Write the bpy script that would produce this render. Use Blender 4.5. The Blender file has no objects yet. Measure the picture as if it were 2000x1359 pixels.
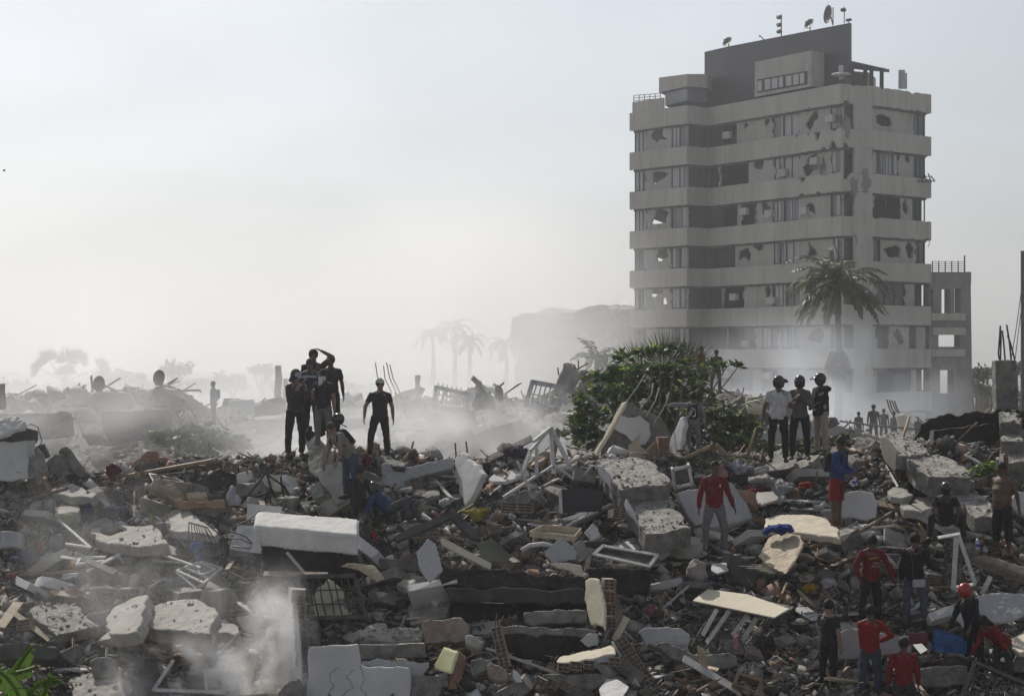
import bpy, bmesh, math, random
import numpy as np
from mathutils import Vector, Matrix, noise, geometry, Euler
rnd = random.Random(7)
nrg = np.random.default_rng(11)
SC = bpy.context.scene
COL = SC.collection
R = math.radians
# ------------------------------------------------------------------ camera
F, H0, CZ = 3889.0, 700.0, 10.0          # focal length and horizon row in photo pixels, eye height in metres
cam = bpy.data.cameras.new('camera'); camo = bpy.data.objects.new('camera', cam); COL.objects.link(camo)
cam.sensor_width = 36; cam.lens = F/2000*36; cam.clip_end = 6000; cam.clip_start = 0.5
cam.shift_y = (H0-679.5)/2000
camo.location = (0, 0, CZ); camo.rotation_euler = (R(90), 0, 0)
SC.camera = camo
# ------------------------------------------------------------------ sky, sun, exposure
SUN_AZ, SUN_EL = R(-26), R(43)           # azimuth from the view direction (negative = left)
SDIR = Vector((math.sin(SUN_AZ)*math.cos(SUN_EL), math.cos(SUN_AZ)*math.cos(SUN_EL), math.sin(SUN_EL)))
W = bpy.data.worlds.new('World'); SC.world = W; W.use_nodes = True
nt = W.node_tree; bg = nt.nodes['Background']
sky = nt.nodes.new('ShaderNodeTexSky'); sky.sky_type = 'NISHITA'; sky.sun_disc = False
sky.sun_elevation = SUN_EL; sky.sun_rotation = SUN_AZ; sky.dust_density = 1.5; sky.air_density = 1.0; sky.ozone_density = 4.0; sky.altitude = 0
hs = nt.nodes.new('ShaderNodeHueSaturation'); hs.inputs['Saturation'].default_value = 0.36
nt.links.new(sky.outputs[0], hs.inputs['Color'])
wtc = nt.nodes.new('ShaderNodeTexCoord'); wmp = nt.nodes.new('ShaderNodeMapping'); wmp.inputs['Scale'].default_value = (1, 1, 2.2); wno = nt.nodes.new('ShaderNodeTexNoise'); wno.inputs['Scale'].default_value = 5; wno.inputs['Detail'].default_value = 7; wno.inputs['Distortion'].default_value = .8
wmr = nt.nodes.new('ShaderNodeMapRange'); wmr.inputs[1].default_value = .3; wmr.inputs[2].default_value = .7; wmr.inputs[3].default_value = .93; wmr.inputs[4].default_value = 1.06     # very thin high cloud
wvm = nt.nodes.new('ShaderNodeVectorMath'); wvm.operation = 'SCALE'
nt.links.new(wtc.outputs['Generated'], wmp.inputs[0]); nt.links.new(wmp.outputs[0], wno.inputs['Vector']); nt.links.new(wno.outputs['Fac'], wmr.inputs[0])
nt.links.new(hs.outputs[0], wvm.inputs[0]); nt.links.new(wmr.outputs[0], wvm.inputs['Scale']); nt.links.new(wvm.outputs[0], bg.inputs['Color'])
bg.inputs['Strength'].default_value = 0.125
sun = bpy.data.lights.new('sun', 'SUN'); sun.energy = 5.0; sun.angle = R(0.6); sun.color = (1, 0.94, 0.86)
suno = bpy.data.objects.new('sun', sun); COL.objects.link(suno)
suno.rotation_euler = (-SDIR).to_track_quat('-Z', 'Y').to_euler()
SC.view_settings.view_transform = 'Standard'; SC.view_settings.look = 'None'; SC.view_settings.gamma = 1
SC.view_settings.exposure = -0.42
SC.render.engine = 'CYCLES'
SC.cycles.use_denoising = True
SC.cycles.max_bounces = 6; SC.cycles.diffuse_bounces = 3; SC.cycles.glossy_bounces = 2; SC.cycles.transmission_bounces = 3
SC.cycles.volume_bounces = 6; SC.cycles.transparent_max_bounces = 12
SC.cycles.volume_step_rate = 1.0; SC.cycles.volume_max_steps = 256
# ------------------------------------------------------------------ helpers
def P(px, py, Y): return Vector(((px-1000)/F*Y, Y, CZ-(py-H0)/F*Y))
def ray(px, py): return Vector(((px-1000)/F, 1.0, -(py-H0)/F))
def on_plane(px, py, p0, n):
    d = ray(px, py); o = Vector((0, 0, CZ)); return o + d*((p0-o).dot(n)/d.dot(n))
def to_px(v): return (1000+v.x/v.y*F, H0-(v.z-CZ)/v.y*F)
def V(*a): return Vector(a)
def tag(o, label=None, cat=None, group=None, kind=None):
    if label: o['label'] = label; o['kind'] = 'thing'
    if cat: o['category'] = cat
    if group: o['group'] = group
    if kind: o['kind'] = kind
    return o
def empty(name, loc, label=None, cat=None, group=None):
    o = bpy.data.objects.new(name, None); COL.objects.link(o); o.location = loc; o.empty_display_size = .1
    return tag(o, label, cat, group)
WLOC = {}
class MB:
    def __init__(s): s.v = []; s.f = []; s.m = []
    def add(s, vs, fs, mi=0):
        b = len(s.v); s.v.extend([tuple(v) for v in vs]); s.f.extend([[b+i for i in f] for f in fs]); s.m.extend([mi]*len(fs)); return s
    def box(s, c, size, rot=None, mi=0):
        c = Vector(c); h = Vector(size)/2
        M = rot if rot is not None else Matrix.Identity(3)
        vs = [c+M@Vector((x*h.x, y*h.y, z*h.z)) for x in (-1, 1) for y in (-1, 1) for z in (-1, 1)]
        return s.add(vs, [(0,1,3,2),(4,6,7,5),(0,4,5,1),(2,3,7,6),(0,2,6,4),(1,5,7,3)], mi)
    def bar(s, a, b, w, h=None, up=None, mi=0):
        a = Vector(a); b = Vector(b); d = b-a; L = d.length
        if L < 1e-5: return s
        y = d/L; u = Vector(up) if up is not None else (Vector((0, 0, 1)) if abs(y.z) < .95 else Vector((0, 1, 0)))
        x = y.cross(u).normalized(); z = x.cross(y)
        M = Matrix((x, y, z)).transposed()
        return s.box((a+b)/2, (w, L, h or w), M, mi)
    def loft(s, pts, ru, rv, side=None, n=10, mi=0, cap=True):
        pts = [Vector(p) for p in pts]; N = len(pts); rings = []
        prev = None
        for i, p in enumerate(pts):
            t = (pts[min(i+1, N-1)]-pts[max(i-1, 0)])
            t = t.normalized() if t.length > 1e-7 else Vector((0, 0, 1))
            sd = Vector(side) if side is not None else (prev if prev is not None else (Vector((1, 0, 0)) if abs(t.x) < .8 else Vector((0, 1, 0))))
            u = sd - t*sd.dot(t)
            if u.length < 1e-4: u = Vector((0, 1, 0))-t*t.y
            u.normalize(); w = t.cross(u); prev = u
            rings.append([p+u*(ru[i]*math.cos(2*math.pi*k/n))+w*(rv[i]*math.sin(2*math.pi*k/n)) for k in range(n)])
        vs = [q for r in rings for q in r]; fs = []
        for i in range(N-1):
            for k in range(n):
                fs.append((i*n+k, i*n+(k+1) % n, (i+1)*n+(k+1) % n, (i+1)*n+k))
        if cap: fs.append(tuple(range(n))[::-1]); fs.append(tuple((N-1)*n+k for k in range(n)))
        return s.add(vs, fs, mi)
    def tube(s, pts, r, n=6, mi=0):
        rr = r if isinstance(r, (list, tuple)) else [r]*len(pts)
        return s.loft(pts, rr, rr, None, n, mi)
    def cap(s, a, b, ra, rb, n=10, mi=0, side=None, fu=1, fv=1):   # tapered capsule
        a = Vector(a); b = Vector(b); d = (b-a); L = d.length; t = d/L if L > 1e-6 else Vector((0, 0, 1))
        pts = []; rs = []
        for q in (-.97, -.75, -.4, 0): pts.append(a+t*ra*q); rs.append(ra*math.sqrt(1-q*q))
        for q in (0, .4, .75, .97): pts.append(b+t*rb*q); rs.append(rb*math.sqrt(1-q*q))
        return s.loft(pts, [r*fu for r in rs], [r*fv for r in rs], side, n, mi)
    def ell(s, c, r, rot=None, n=12, m=8, mi=0, z0=-1, z1=1):
        c = Vector(c); M = rot if rot is not None else Matrix.Identity(3); vs = []; fs = []
        for i in range(m+1):
            t = z0+(z1-z0)*(.5-.5*math.cos(math.pi*i/m)); q = math.sqrt(max(1e-4, 1-t*t))
            for k in range(n):
                a = 2*math.pi*k/n; vs.append(c+M@Vector((r[0]*q*math.cos(a), r[1]*q*math.sin(a), r[2]*t)))
        for i in range(m):
            for k in range(n): fs.append((i*n+k, i*n+(k+1) % n, (i+1)*n+(k+1) % n, (i+1)*n+k))
        fs.append(tuple(range(n))[::-1]); fs.append(tuple(m*n+k for k in range(n)))
        return s.add(vs, fs, mi)
    def plate(s, outline, n, t, mi=0, holes=(), side_mi=None):   # outline 3-D points, extruded by t along -n
        n = Vector(n).normalized(); loops = [[Vector(p) for p in outline]]+[[Vector(p) for p in h] for h in holes]
        tris = geometry.tessellate_polygon(loops)
        vs = [p for l in loops for p in l]; N = len(vs); fs = []
        for a, b, c in tris:
            nn = (vs[b]-vs[a]).cross(vs[c]-vs[a])
            if nn.dot(n) < 0: a, b, c = a, c, b
            fs.append((a, b, c)); fs.append((c+N, b+N, a+N))
        s.add(vs+[p-n*t for p in vs], fs, mi)
        base = len(s.v)-2*N; o = 0; sf = []
        for l in loops:
            L = len(l)
            for i in range(L):
                a, b = base+o+i, base+o+(i+1) % L; sf.append([a, a+N, b+N, b])
            o += L
        s.f.extend(sf); s.m.extend([mi if side_mi is None else side_mi]*len(sf)); return s
    def build(s, name, mats, parent=None, smooth=False, label=None, cat=None, group=None, kind=None, fix=True):
        me = bpy.data.meshes.new(name)
        V3 = np.array(s.v, dtype=float).reshape(-1, 3)
        if parent is not None:
            off = np.array(parent.location); q = parent.parent
            while q is not None: off = off+np.array(q.location); q = q.parent
        else:
            off = np.array([(V3[:, 0].min()+V3[:, 0].max())/2, (V3[:, 1].min()+V3[:, 1].max())/2, V3[:, 2].min()])
        V3 = V3-off
        me.from_pydata(V3.tolist(), [], s.f)
        if not isinstance(mats, (list, tuple)): mats = [mats]
        for m in mats: me.materials.append(m)
        if len(mats) > 1: me.polygons.foreach_set('material_index', s.m)
        if fix:
            bm = bmesh.new(); bm.from_mesh(me); bmesh.ops.recalc_face_normals(bm, faces=bm.faces); bm.to_mesh(me); bm.free()
        if smooth: me.polygons.foreach_set('use_smooth', [True]*len(me.polygons))
        o = bpy.data.objects.new(name, me); COL.objects.link(o)
        if parent is not None: o.parent = parent
        else: o.location = off
        return tag(o, label, cat, group, kind)
def raw_mesh(name, verts, faces, mats, midx=None, smooth=False):   # numpy, all faces same vertex count
    me = bpy.data.meshes.new(name); nv = len(verts); nf, k = faces.shape
    me.vertices.add(nv); me.vertices.foreach_set('co', np.ascontiguousarray(verts, dtype=np.float32).ravel())
    me.loops.add(nf*k); me.loops.foreach_set('vertex_index', np.ascontiguousarray(faces, dtype=np.int32).ravel())
    me.polygons.add(nf); me.polygons.foreach_set('loop_start', np.arange(0, nf*k, k, dtype=np.int32))
    for m in mats: me.materials.append(m)
    if midx is not None: me.polygons.foreach_set('material_index', np.ascontiguousarray(midx, dtype=np.int32))
    if smooth: me.polygons.foreach_set('use_smooth', np.ones(nf, dtype=bool))
    me.update(calc_edges=True); me.validate()
    o = bpy.data.objects.new(name, me); COL.objects.link(o); return o
TEX = {}
def cloud_tex(scale, depth=3):
    k = (scale, depth)
    if k not in TEX:
        t = bpy.data.textures.new('clouds', 'CLOUDS'); t.noise_scale = scale; t.noise_depth = depth; TEX[k] = t
    return TEX[k]
def remesh(o, vox, smooth=0, disp=0, dscale=.2, disp2=0, dscale2=.05, shade=True):
    m = o.modifiers.new('remesh', 'REMESH'); m.mode = 'VOXEL'; m.voxel_size = vox; m.use_smooth_shade = shade
    if smooth:
        k = o.modifiers.new('smooth', 'SMOOTH'); k.iterations = smooth; k.factor = .5
    for d, sc in ((disp, dscale), (disp2, dscale2)):
        if d:
            k = o.modifiers.new('displace', 'DISPLACE'); k.texture = cloud_tex(sc); k.texture_coords = 'GLOBAL'; k.strength = d; k.mid_level = .5
    return o
def jag(pts, step, amp, rg=rnd, lin=0.25):
    out = []; n = len(pts)
    for i in range(n):
        a = Vector(pts[i]); b = Vector(pts[(i+1) % n]); L = (b-a).length; k = max(1, int(L/step))
        nd = (b-a); nd = Vector((-nd.y, nd.x))/max(L, 1e-6)
        w = 0
        for j in range(k):
            w = w*.55+rg.uniform(-1, 1)*amp
            out.append(a.lerp(b, (j+(rg.uniform(-lin, lin) if j else 0))/k)+(nd*w if j else nd*0))
    return out
# ------------------------------------------------------------------ materials
MATS = {}
def mat(name, c1, c2=None, scale=3.0, rough=.9, bump=0.0, bscale=20.0, c3=None, spec=.3, metal=0, detail=6, amt3=.6, coords='World', trans=0, stretch=None, dusty=0):
    if name in MATS: return MATS[name]
    m = bpy.data.materials.new(name); m.use_nodes = True; t = m.node_tree; N = t.nodes; Lk = t.links
    b = N['Principled BSDF']; b.inputs['Roughness'].default_value = rough; b.inputs['Metallic'].default_value = metal
    b.inputs['Specular IOR Level'].default_value = spec
    tc = N.new('ShaderNodeTexCoord'); src = tc.outputs['Object']
    gm = N.new('ShaderNodeNewGeometry')
    if coords == 'World': src = gm.outputs['Position']
    if stretch:
        mp = N.new('ShaderNodeMapping'); mp.inputs['Scale'].default_value = stretch; Lk.new(src, mp.inputs[0]); src = mp.outputs[0]
    def noi(sc, det=detail, ro=.6):
        n = N.new('ShaderNodeTexNoise'); n.inputs['Scale'].default_value = sc; n.inputs['Detail'].default_value = det; n.inputs['Roughness'].default_value = ro
        Lk.new(src, n.inputs['Vector']); return n
    c4 = lambda c: (c[0], c[1], c[2], 1)
    if c2 is None: b.inputs['Base Color'].default_value = c4(c1)
    else:
        n1 = noi(scale); r = N.new('ShaderNodeValToRGB'); r.color_ramp.elements[0].position = .36; r.color_ramp.elements[1].position = .64
        r.color_ramp.elements[0].color = c4(c1); r.color_ramp.elements[1].color = c4(c2); Lk.new(n1.outputs['Fac'], r.inputs[0]); out = r.outputs[0]
        if c3 is not None:
            n2 = noi(scale*3.7, 8, .7); r2 = N.new('ShaderNodeMapRange'); r2.inputs[1].default_value = .52; r2.inputs[2].default_value = .62; r2.inputs[4].default_value = amt3
            Lk.new(n2.outputs['Fac'], r2.inputs[0]); mx = N.new('ShaderNodeMix'); mx.data_type = 'RGBA'
            Lk.new(r2.outputs[0], mx.inputs['Factor']); Lk.new(out, mx.inputs[6]); mx.inputs[7].default_value = c4(c3); out = mx.outputs[2]
        if dusty:       # pale settled dust on upward faces, which also paints tops as if sunlit
            sp = N.new('ShaderNodeSeparateXYZ'); Lk.new(gm.outputs['True Normal'], sp.inputs[0]); n5 = noi(5.5, 6, .7)
            mr = N.new('ShaderNodeMapRange'); mr.inputs[1].default_value = .55; mr.inputs[2].default_value = .92; mr.inputs[4].default_value = dusty; Lk.new(sp.outputs[2], mr.inputs[0])
            m5 = N.new('ShaderNodeMapRange'); m5.inputs[1].default_value = .35; m5.inputs[2].default_value = .62; Lk.new(n5.outputs['Fac'], m5.inputs[0])
            mm = N.new('ShaderNodeMath'); mm.operation = 'MULTIPLY'; Lk.new(mr.outputs[0], mm.inputs[0]); Lk.new(m5.outputs[0], mm.inputs[1])
            mx = N.new('ShaderNodeMix'); mx.data_type = 'RGBA'; Lk.new(mm.outputs[0], mx.inputs['Factor']); Lk.new(out, mx.inputs[6]); mx.inputs[7].default_value = (.50,.475,.43,1); out = mx.outputs[2]
        Lk.new(out, b.inputs['Base Color'])
    if bump:
        n3 = noi(bscale, 8, .65); bp = N.new('ShaderNodeBump'); bp.inputs['Strength'].default_value = 1; bp.inputs['Distance'].default_value = bump
        Lk.new(n3.outputs['Fac'], bp.inputs['Height']); Lk.new(bp.outputs[0], b.inputs['Normal'])
    if trans:
        tr = N.new('ShaderNodeBsdfTranslucent'); ad = N.new('ShaderNodeMixShader'); ad.inputs[0].default_value = trans
        tr.inputs[0].default_value = c4([x*1.6 for x in (c2 or c1)]); Lk.new(b.outputs[0], ad.inputs[1]); Lk.new(tr.outputs[0], ad.inputs[2])
        Lk.new(ad.outputs[0], N['Material Output'].inputs['Surface'])
    MATS[name] = m; return m
CONC = mat('concrete', (.13,.125,.115), (.27,.26,.24), 2.2, .95, .02, 18, (.07,.066,.06), dusty=0.8)
CONCL = mat('pale_concrete', (.30,.285,.26), (.44,.42,.385), 1.8, .95, .014, 26, (.20,.19,.17), amt3=.35, dusty=0.5)
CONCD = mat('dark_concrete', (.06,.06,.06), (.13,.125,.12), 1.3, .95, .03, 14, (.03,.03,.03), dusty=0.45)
ROUGHC = mat('broken_concrete', (.12,.115,.105), (.26,.245,.225), 5, 1, .045, 16, (.36,.34,.315), amt3=.35, dusty=0.8)
PLAS = mat('white_plaster', (.50,.50,.495), (.62,.62,.61), .9, .9, .004, 9, (.45,.44,.42), amt3=.25, dusty=0.3)
PLASG = mat('grey_plaster', (.34,.34,.35), (.44,.44,.44), .9, .9, .004, 9, (.26,.25,.24), amt3=.4)
CREAM = mat('cream_paint', (.58,.52,.40), (.66,.60,.48), 1.1, .85, .003, 9, (.40,.35,.27), amt3=.3)
YELL = mat('pale_yellow_paint', (.62,.62,.34), (.68,.67,.42), 2, .85, .003, 9, (.5,.48,.3), amt3=.3)
CLAY = mat('clay_brick', (.24,.13,.085), (.34,.20,.14), 4, .95, .006, 30, (.32,.29,.26), amt3=.6, dusty=0.6)
CLAYG = mat('dusty_clay', (.22,.17,.14), (.32,.27,.23), 5, .95, .008, 30, (.14,.12,.10), amt3=.6, dusty=0.7)
DUST = mat('dusty_rubble_ground', (.03,.028,.026), (.075,.07,.063), 1.1, 1, .06, 9, (.12,.113,.10), coords='World', amt3=.6, dusty=0.35)
MORT = mat('mortar_debris', (.18,.17,.155), (.34,.325,.30), 7, 1, .01, 60, coords='World', dusty=0.9)
MORTD = mat('dark_debris', (.035,.033,.03), (.09,.085,.075), 6, 1, .01, 60, coords='World', dusty=0.55)
WOOD = mat('weathered_wood', (.16,.11,.07), (.28,.21,.14), 6, .8, .004, 20, stretch=(1, 1, .15), dusty=0.5)
WOODP = mat('pale_wood', (.38,.31,.22), (.50,.43,.33), 6, .8, .003, 20, (.22,.18,.13))
METW = mat('white_metal', (.42,.42,.41), (.60,.60,.59), 5, .75, 0, 9, (.22,.20,.18), spec=.3, amt3=.4)
METD = mat('dark_metal', (.045,.045,.047), (.10,.095,.09), 6, .55, .002, 40, spec=.5, metal=.4, dusty=0.3)
RUST = mat('rusty_steel', (.10,.055,.035), (.16,.10,.07), 8, .8, .003, 60, metal=.3)
BLACK = mat('charred_and_shade_black', (.012,.012,.013), (.035,.034,.033), 2, .95, .02, 12, (.07,.065,.06), amt3=.4, dusty=0.18)  # soot black, also the colour of sheets painted as cavity shade
FABW = mat('white_fabric', (.60,.59,.56), (.72,.71,.68), 4, .95, .012, 14, (.45,.43,.40), amt3=.3)
def cloth(name, c, k=.7): return mat(name, tuple(x*k for x in c), c, 9, .95, .01, 25, tuple(x*.5 for x in c), amt3=.3)
# ------------------------------------------------------------------ terrain: heap, valley, far heap
RID = [(-900,960),(-100,945),(0,925),(100,935),(200,930),(300,905),(400,902),(500,898),(600,885),(700,892),(800,885),(900,905),(1000,890),(1100,898),(1200,895),(1300,890),(1400,893),(1500,900),(1600,893),(1700,880),(1800,860),(1900,880),(2000,880),(2900,860)]
MID = [(-1500,800),(-300,790),(0,778),(100,772),(180,765),(250,762),(330,765),(420,812),(480,790),(600,790),(700,785),(800,786),(860,785),(940,760),(1000,785),(1060,775),(1120,735),(1180,725),(1300,735),(1400,765),(1480,785),(1560,812),(1640,845),(1750,862),(1850,850),(2000,820),(2400,810),(3500,800)]
def interp(T, x):
    if x <= T[0][0]: return T[0][1]
    for (a, b), (c, d) in zip(T, T[1:]):
        if x <= c:
            k = (x-a)/(c-a); k = k*k*(3-2*k); return b+(d-b)*k
    return T[-1][1]
Y0, Y1 = 35.0, 42.0
def yg(px, row):                       # depth of the front slope under a photo pixel
    rr = interp(RID, px); return Y0+(1359-row)/(1359-rr)*(Y1-Y0)
def fbm(x, y, s, o=4): return noise.fractal(Vector((x*s, y*s, 3.7)), .9, 2.1, o)
def heap(x, Y, rough=True):
    px = 1000+x/max(Y, 20)*F; rr = interp(RID, px)
    def front(Yq): return CZ-((1359-(Yq-Y0)/(Y1-Y0)*(1359-rr))-H0)/F*Yq
    if Y <= Y1:
        z = front(max(Y, 34)); z -= max(0, 34-Y)*.62; z = max(z, -.2)
    else:
        t = min(1, (Y-Y1)/5.0); t = t*t*(3-2*t); z = front(Y1)*(1-t)+3.6*t
        if Y > 50:
            mr = interp(MID, 1000+x/Y*F); zm = CZ-(mr-H0)/F*74
            if Y < 74: t = (Y-50)/24; t = t**1.3; z = 3.6+(zm-3.6)*t
            else: t = min(1, (Y-74)/22); t = t*t*(3-2*t); z = zm*(1-t)-.3*t
    if rough:
        a = 1.0 if Y < 46 else 1.8
        z += fbm(x, Y, .55)*.13*a + fbm(x+9, Y, 1.9)*.085*a + fbm(x-5, Y+3, 5, 3)*.03*a
    return z
def grid_obj(name, xs, ys, m, label, fn):
    nx, ny = len(xs), len(ys); vs = np.array([(x, y, fn(x, y)) for y in ys for x in xs])
    i = np.arange((nx-1)*(ny-1)); r = i//(nx-1); c = i % (nx-1); a = r*nx+c
    o = raw_mesh(name, vs, np.stack([a, a+1, a+1+nx, a+nx], 1), [m]); tag(o, label, None, None, 'structure'); return o
grid_obj('terrain', np.arange(-17, 17.01, .11), np.arange(27, 50.01, .11), DUST, 'dusty grey slope of collapsed building rubble', heap)
xs2 = np.arange(-48, 48.01, .5)
grid_obj('terrain', xs2, np.concatenate([np.arange(49.9, 78, .4), np.arange(78, 102, 1.2)]), DUST, 'hazy rubble mound behind the ridge', heap)
GROUND = mat('dry_ground', (.14,.13,.11), (.22,.20,.17), .05, 1, .05, 2, (.10,.11,.07), coords='World')
g = MB().add([(-1400,-60,0),(1400,-60,0),(1400,1500,0),(-1400,1500,0)], [(0,1,2,3)]).build('ground', GROUND, label='flat dusty ground reaching the horizon', kind='structure')
# ------------------------------------------------------------------ damaged apartment tower
TWALL = mat('tower_render', (.38,.365,.335), (.46,.44,.405), .6, .9, .004, 6, (.28,.26,.23), amt3=.6, stretch=(1, 1, .3))
TBAND = mat('tower_band', (.42,.405,.37), (.51,.49,.45), .5, .9, .003, 6, (.33,.31,.27), amt3=.5, stretch=(1, 1, .14))
TGREY = mat('bare_cement', (.19,.185,.175), (.26,.25,.235), .8, .95, .01, 8, (.30,.28,.25))
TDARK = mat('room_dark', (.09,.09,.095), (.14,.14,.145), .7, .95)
TBLUE = mat('black_cladding', (.03,.032,.04), (.042,.045,.055), .4, .45, 0, 5, spec=.4)
GLASS = mat('dark_window_glass', (.10,.115,.135), (.15,.165,.19), .5, .25, 0, 5, spec=.6)
GLASSD = mat('tinted_glass', (.035,.04,.05), (.06,.067,.08), .5, .2, 0, 5, spec=.6)
CURT = mat('white_curtain', (.40,.41,.42), (.55,.55,.55), 2, .9, .01, 4, stretch=(6, 6, .3))
FRM = mat('window_frame_dark', (.05,.05,.05))
YC = 150.4
ZT = CZ+(H0-210.6)/F*YC; FH = 3.04            # top of the highest band, storey height
def flat(px, Y): return Vector(((px-1000)/F*Y, Y, 0))
PA, PB, PC, PD, PE, PG = flat(1229.5,153.9), flat(1342,148.9), flat(1383,150.4), flat(1643,137.2), flat(1704,138.4), flat(1819,142.9)
tower = empty('apartment_tower', flat(1560, 150), 'cream concrete apartment tower with horizontal bands, torn walls and blown-out windows', 'building')
TP = [PA, PB, PC, PD, PE, PG]
BACK = [PG+V(-4, 13, 0), PA+V(3.5, 14, 0)]
def inset(pts, d):
    out = []; n = len(pts)
    for i in range(n):
        a, b, c = pts[i-1], pts[i], pts[(i+1) % n]
        n1 = (b-a).normalized(); n2 = (c-b).normalized()
        m1 = V(-n1.y, n1.x, 0); m2 = V(-n2.y, n2.x, 0); m = (m1+m2); m = m/max(.3, m.dot(m1)) if m.length > .1 else m1
        out.append(b+m*d)
    return out
LOOP = TP+BACK                         # counter-clockwise seen from above -> inset with positive d goes inside
area = sum(LOOP[i-1].x*LOOP[i].y-LOOP[i].x*LOOP[i-1].y for i in range(len(LOOP)))
SGN = 1 if area > 0 else -1
INN = inset(LOOP, .35*SGN)             # window wall line
CORE = inset(LOOP, 4.2*SGN)
def up(p, z): return V(p.x, p.y, z)
# floor slabs and inner walls
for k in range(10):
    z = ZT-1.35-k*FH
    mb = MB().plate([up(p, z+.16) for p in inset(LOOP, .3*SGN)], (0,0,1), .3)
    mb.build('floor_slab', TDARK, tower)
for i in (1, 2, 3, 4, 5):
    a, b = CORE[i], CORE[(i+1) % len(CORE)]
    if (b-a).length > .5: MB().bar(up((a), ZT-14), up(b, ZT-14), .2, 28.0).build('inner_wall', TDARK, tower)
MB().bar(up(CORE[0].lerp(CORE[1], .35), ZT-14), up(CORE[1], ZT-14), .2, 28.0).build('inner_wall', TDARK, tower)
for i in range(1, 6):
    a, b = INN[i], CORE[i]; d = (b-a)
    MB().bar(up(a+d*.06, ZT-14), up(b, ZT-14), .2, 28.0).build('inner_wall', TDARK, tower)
zb0 = ZT-30.5
# horizontal bands, each an outer strip following the plan
def jagline(a, b, za, amp, k):
    return [(a.lerp(b, i/k), za+(rnd.uniform(-amp, amp) if 0 < i < k else 0)) for i in range(k+1)]
band_damage = {(0,3):.25,(1,2):.5,(1,3):.55,(2,2):.28,(2,3):.4,(1,1):.0,(0,4):.12,(7,2):.2,(3,4):.1}
for k in range(9):
    zt = ZT-k*FH; zb = zt-1.35
    for i in range(7):
        a, b = LOOP[i], LOOP[i+1]
        if k == 8 and i < 3: continue
        d = (b-a).normalized(); n = V(d.y, -d.x, 0)*SGN
        amp = band_damage.get((k, i), .0); ks = max(2, int((b-a).length/.22))
        nz = lambda j, o: max(0.0, noise.noise(Vector((j*.27+k*7, i*3+o, 1)))*1.9-.05)+rnd.uniform(0, .07)
        tl = [(a.lerp(b, j/ks), zt-(amp*1.5*nz(j, 0) if amp and 0 < j < ks and (i != 2 or j > ks*.68) else 0)) for j in range(ks+1)]
        bl = [(a.lerp(b, j/ks), zb+(amp*1.3*nz(j, 5) if amp and 0 < j < ks and (i != 2 or j > ks*.7) else rnd.uniform(-.015, .015))) for j in range(ks+1)]
        out = [up(p, z) for p, z in tl]+[up(p, z) for p, z in reversed(bl)]
        m = MB().plate(out, n, .22)
        m.build('parapet_band', [TBAND], tower)
# wall panels with openings between the bands. fx: photo column -> point on the window wall
SEG = {'ab': (0, 1), 'bc': (1, 2), 'cd': (2, 3), 'de': (3, 4), 'eg': (4, 5)}
def seg_pt(sg, px):
    a, b = INN[SEG[sg][0]], INN[SEG[sg][1]]; d = b-a; rx = (px-1000)/F
    t = (a.x-rx*a.y)/(rx*d.y-d.x); return max(0.0, min(1.0, t))
def blobhole(cx, cz, rx, rz, L):
    k = rnd.randint(6, 9); ph = rnd.uniform(0, 6); co = []
    for i in range(k):
        a = ph+2*math.pi*(i+rnd.uniform(-.3, .3))/k; r0 = rnd.choice([.45, .7, 1.0, 1.25, 1.4])*rnd.uniform(.85, 1.1); co.append(V(cx+math.cos(a)*rx*r0, cz+math.sin(a)*rz*r0))
    return [(max(.06, min(L-.06, p.x)), max(.05, min(FH-1.35-.05, p.y))) for p in jag(co, .16, .05)]
def window(sg, k, px0, px1, z0=.0, z1=1.0, kind='curtain', bars=1):
    a, b = INN[SEG[sg][0]], INN[SEG[sg][1]]; L = (b-a).length; d = (b-a).normalized(); n = V(d.y, -d.x, 0)*SGN
    t0, t1 = seg_pt(sg, px0)*L, seg_pt(sg, px1)*L
    zlo = ZT-k*FH-FH; h = FH-1.35; za = zlo+z0*h+.02; zb = zlo+z1*h-.02
    inn = -n*.10
    m = MB(); w = .07
    def pt(t, z, o=0): return up(a+d*t+inn-n*o, z)
    for s_, e_ in (((t0, za), (t1, za)), ((t0, zb), (t1, zb)), ((t0, za), (t0, zb)), ((t1, za), (t1, zb))):
        m.bar(pt(s_[0], s_[1]), pt(e_[0], e_[1]), w, w, up=n)
    for j in range(1, bars+1):
        t = t0+(t1-t0)*j/(bars+1); m.bar(pt(t, za), pt(t, zb), w*.7, w*.7, up=n)
    fr = m.build('window', FRM, tower)
    if kind == 'open': return
    if kind == 'broken': parts = [(t0, t0+(t1-t0)*rnd.uniform(.3, .55))]; mt = GLASS
    else: parts = [(t0, t1)]; mt = {'curtain': GLASS, 'dark': GLASSD, 'white': CURT}[kind]
    for p0, p1 in parts:
        g = MB().plate([pt(p0, za, .05), pt(p1, za, .05), pt(p1, zb, .05), pt(p0, zb, .05)], n, .02)
        o = g.build('pane', mt, tower); o.parent = fr; o.matrix_parent_inverse = Matrix.Identity(4)
        if kind == 'curtain':
            c = MB(); q = p0
            while q < p1:
                e = min(p1, q+rnd.uniform(.25, .5))
                if rnd.random() < .6: c.plate([pt(q, za+.1, .02), pt(e, za+.1, .02), pt(e, zb, .02), pt(q, zb, .02)], n, .012)
                q = e+rnd.uniform(0, .25)
            if c.v: o2 = c.build('curtain', CURT, tower); o2.parent = fr
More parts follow.
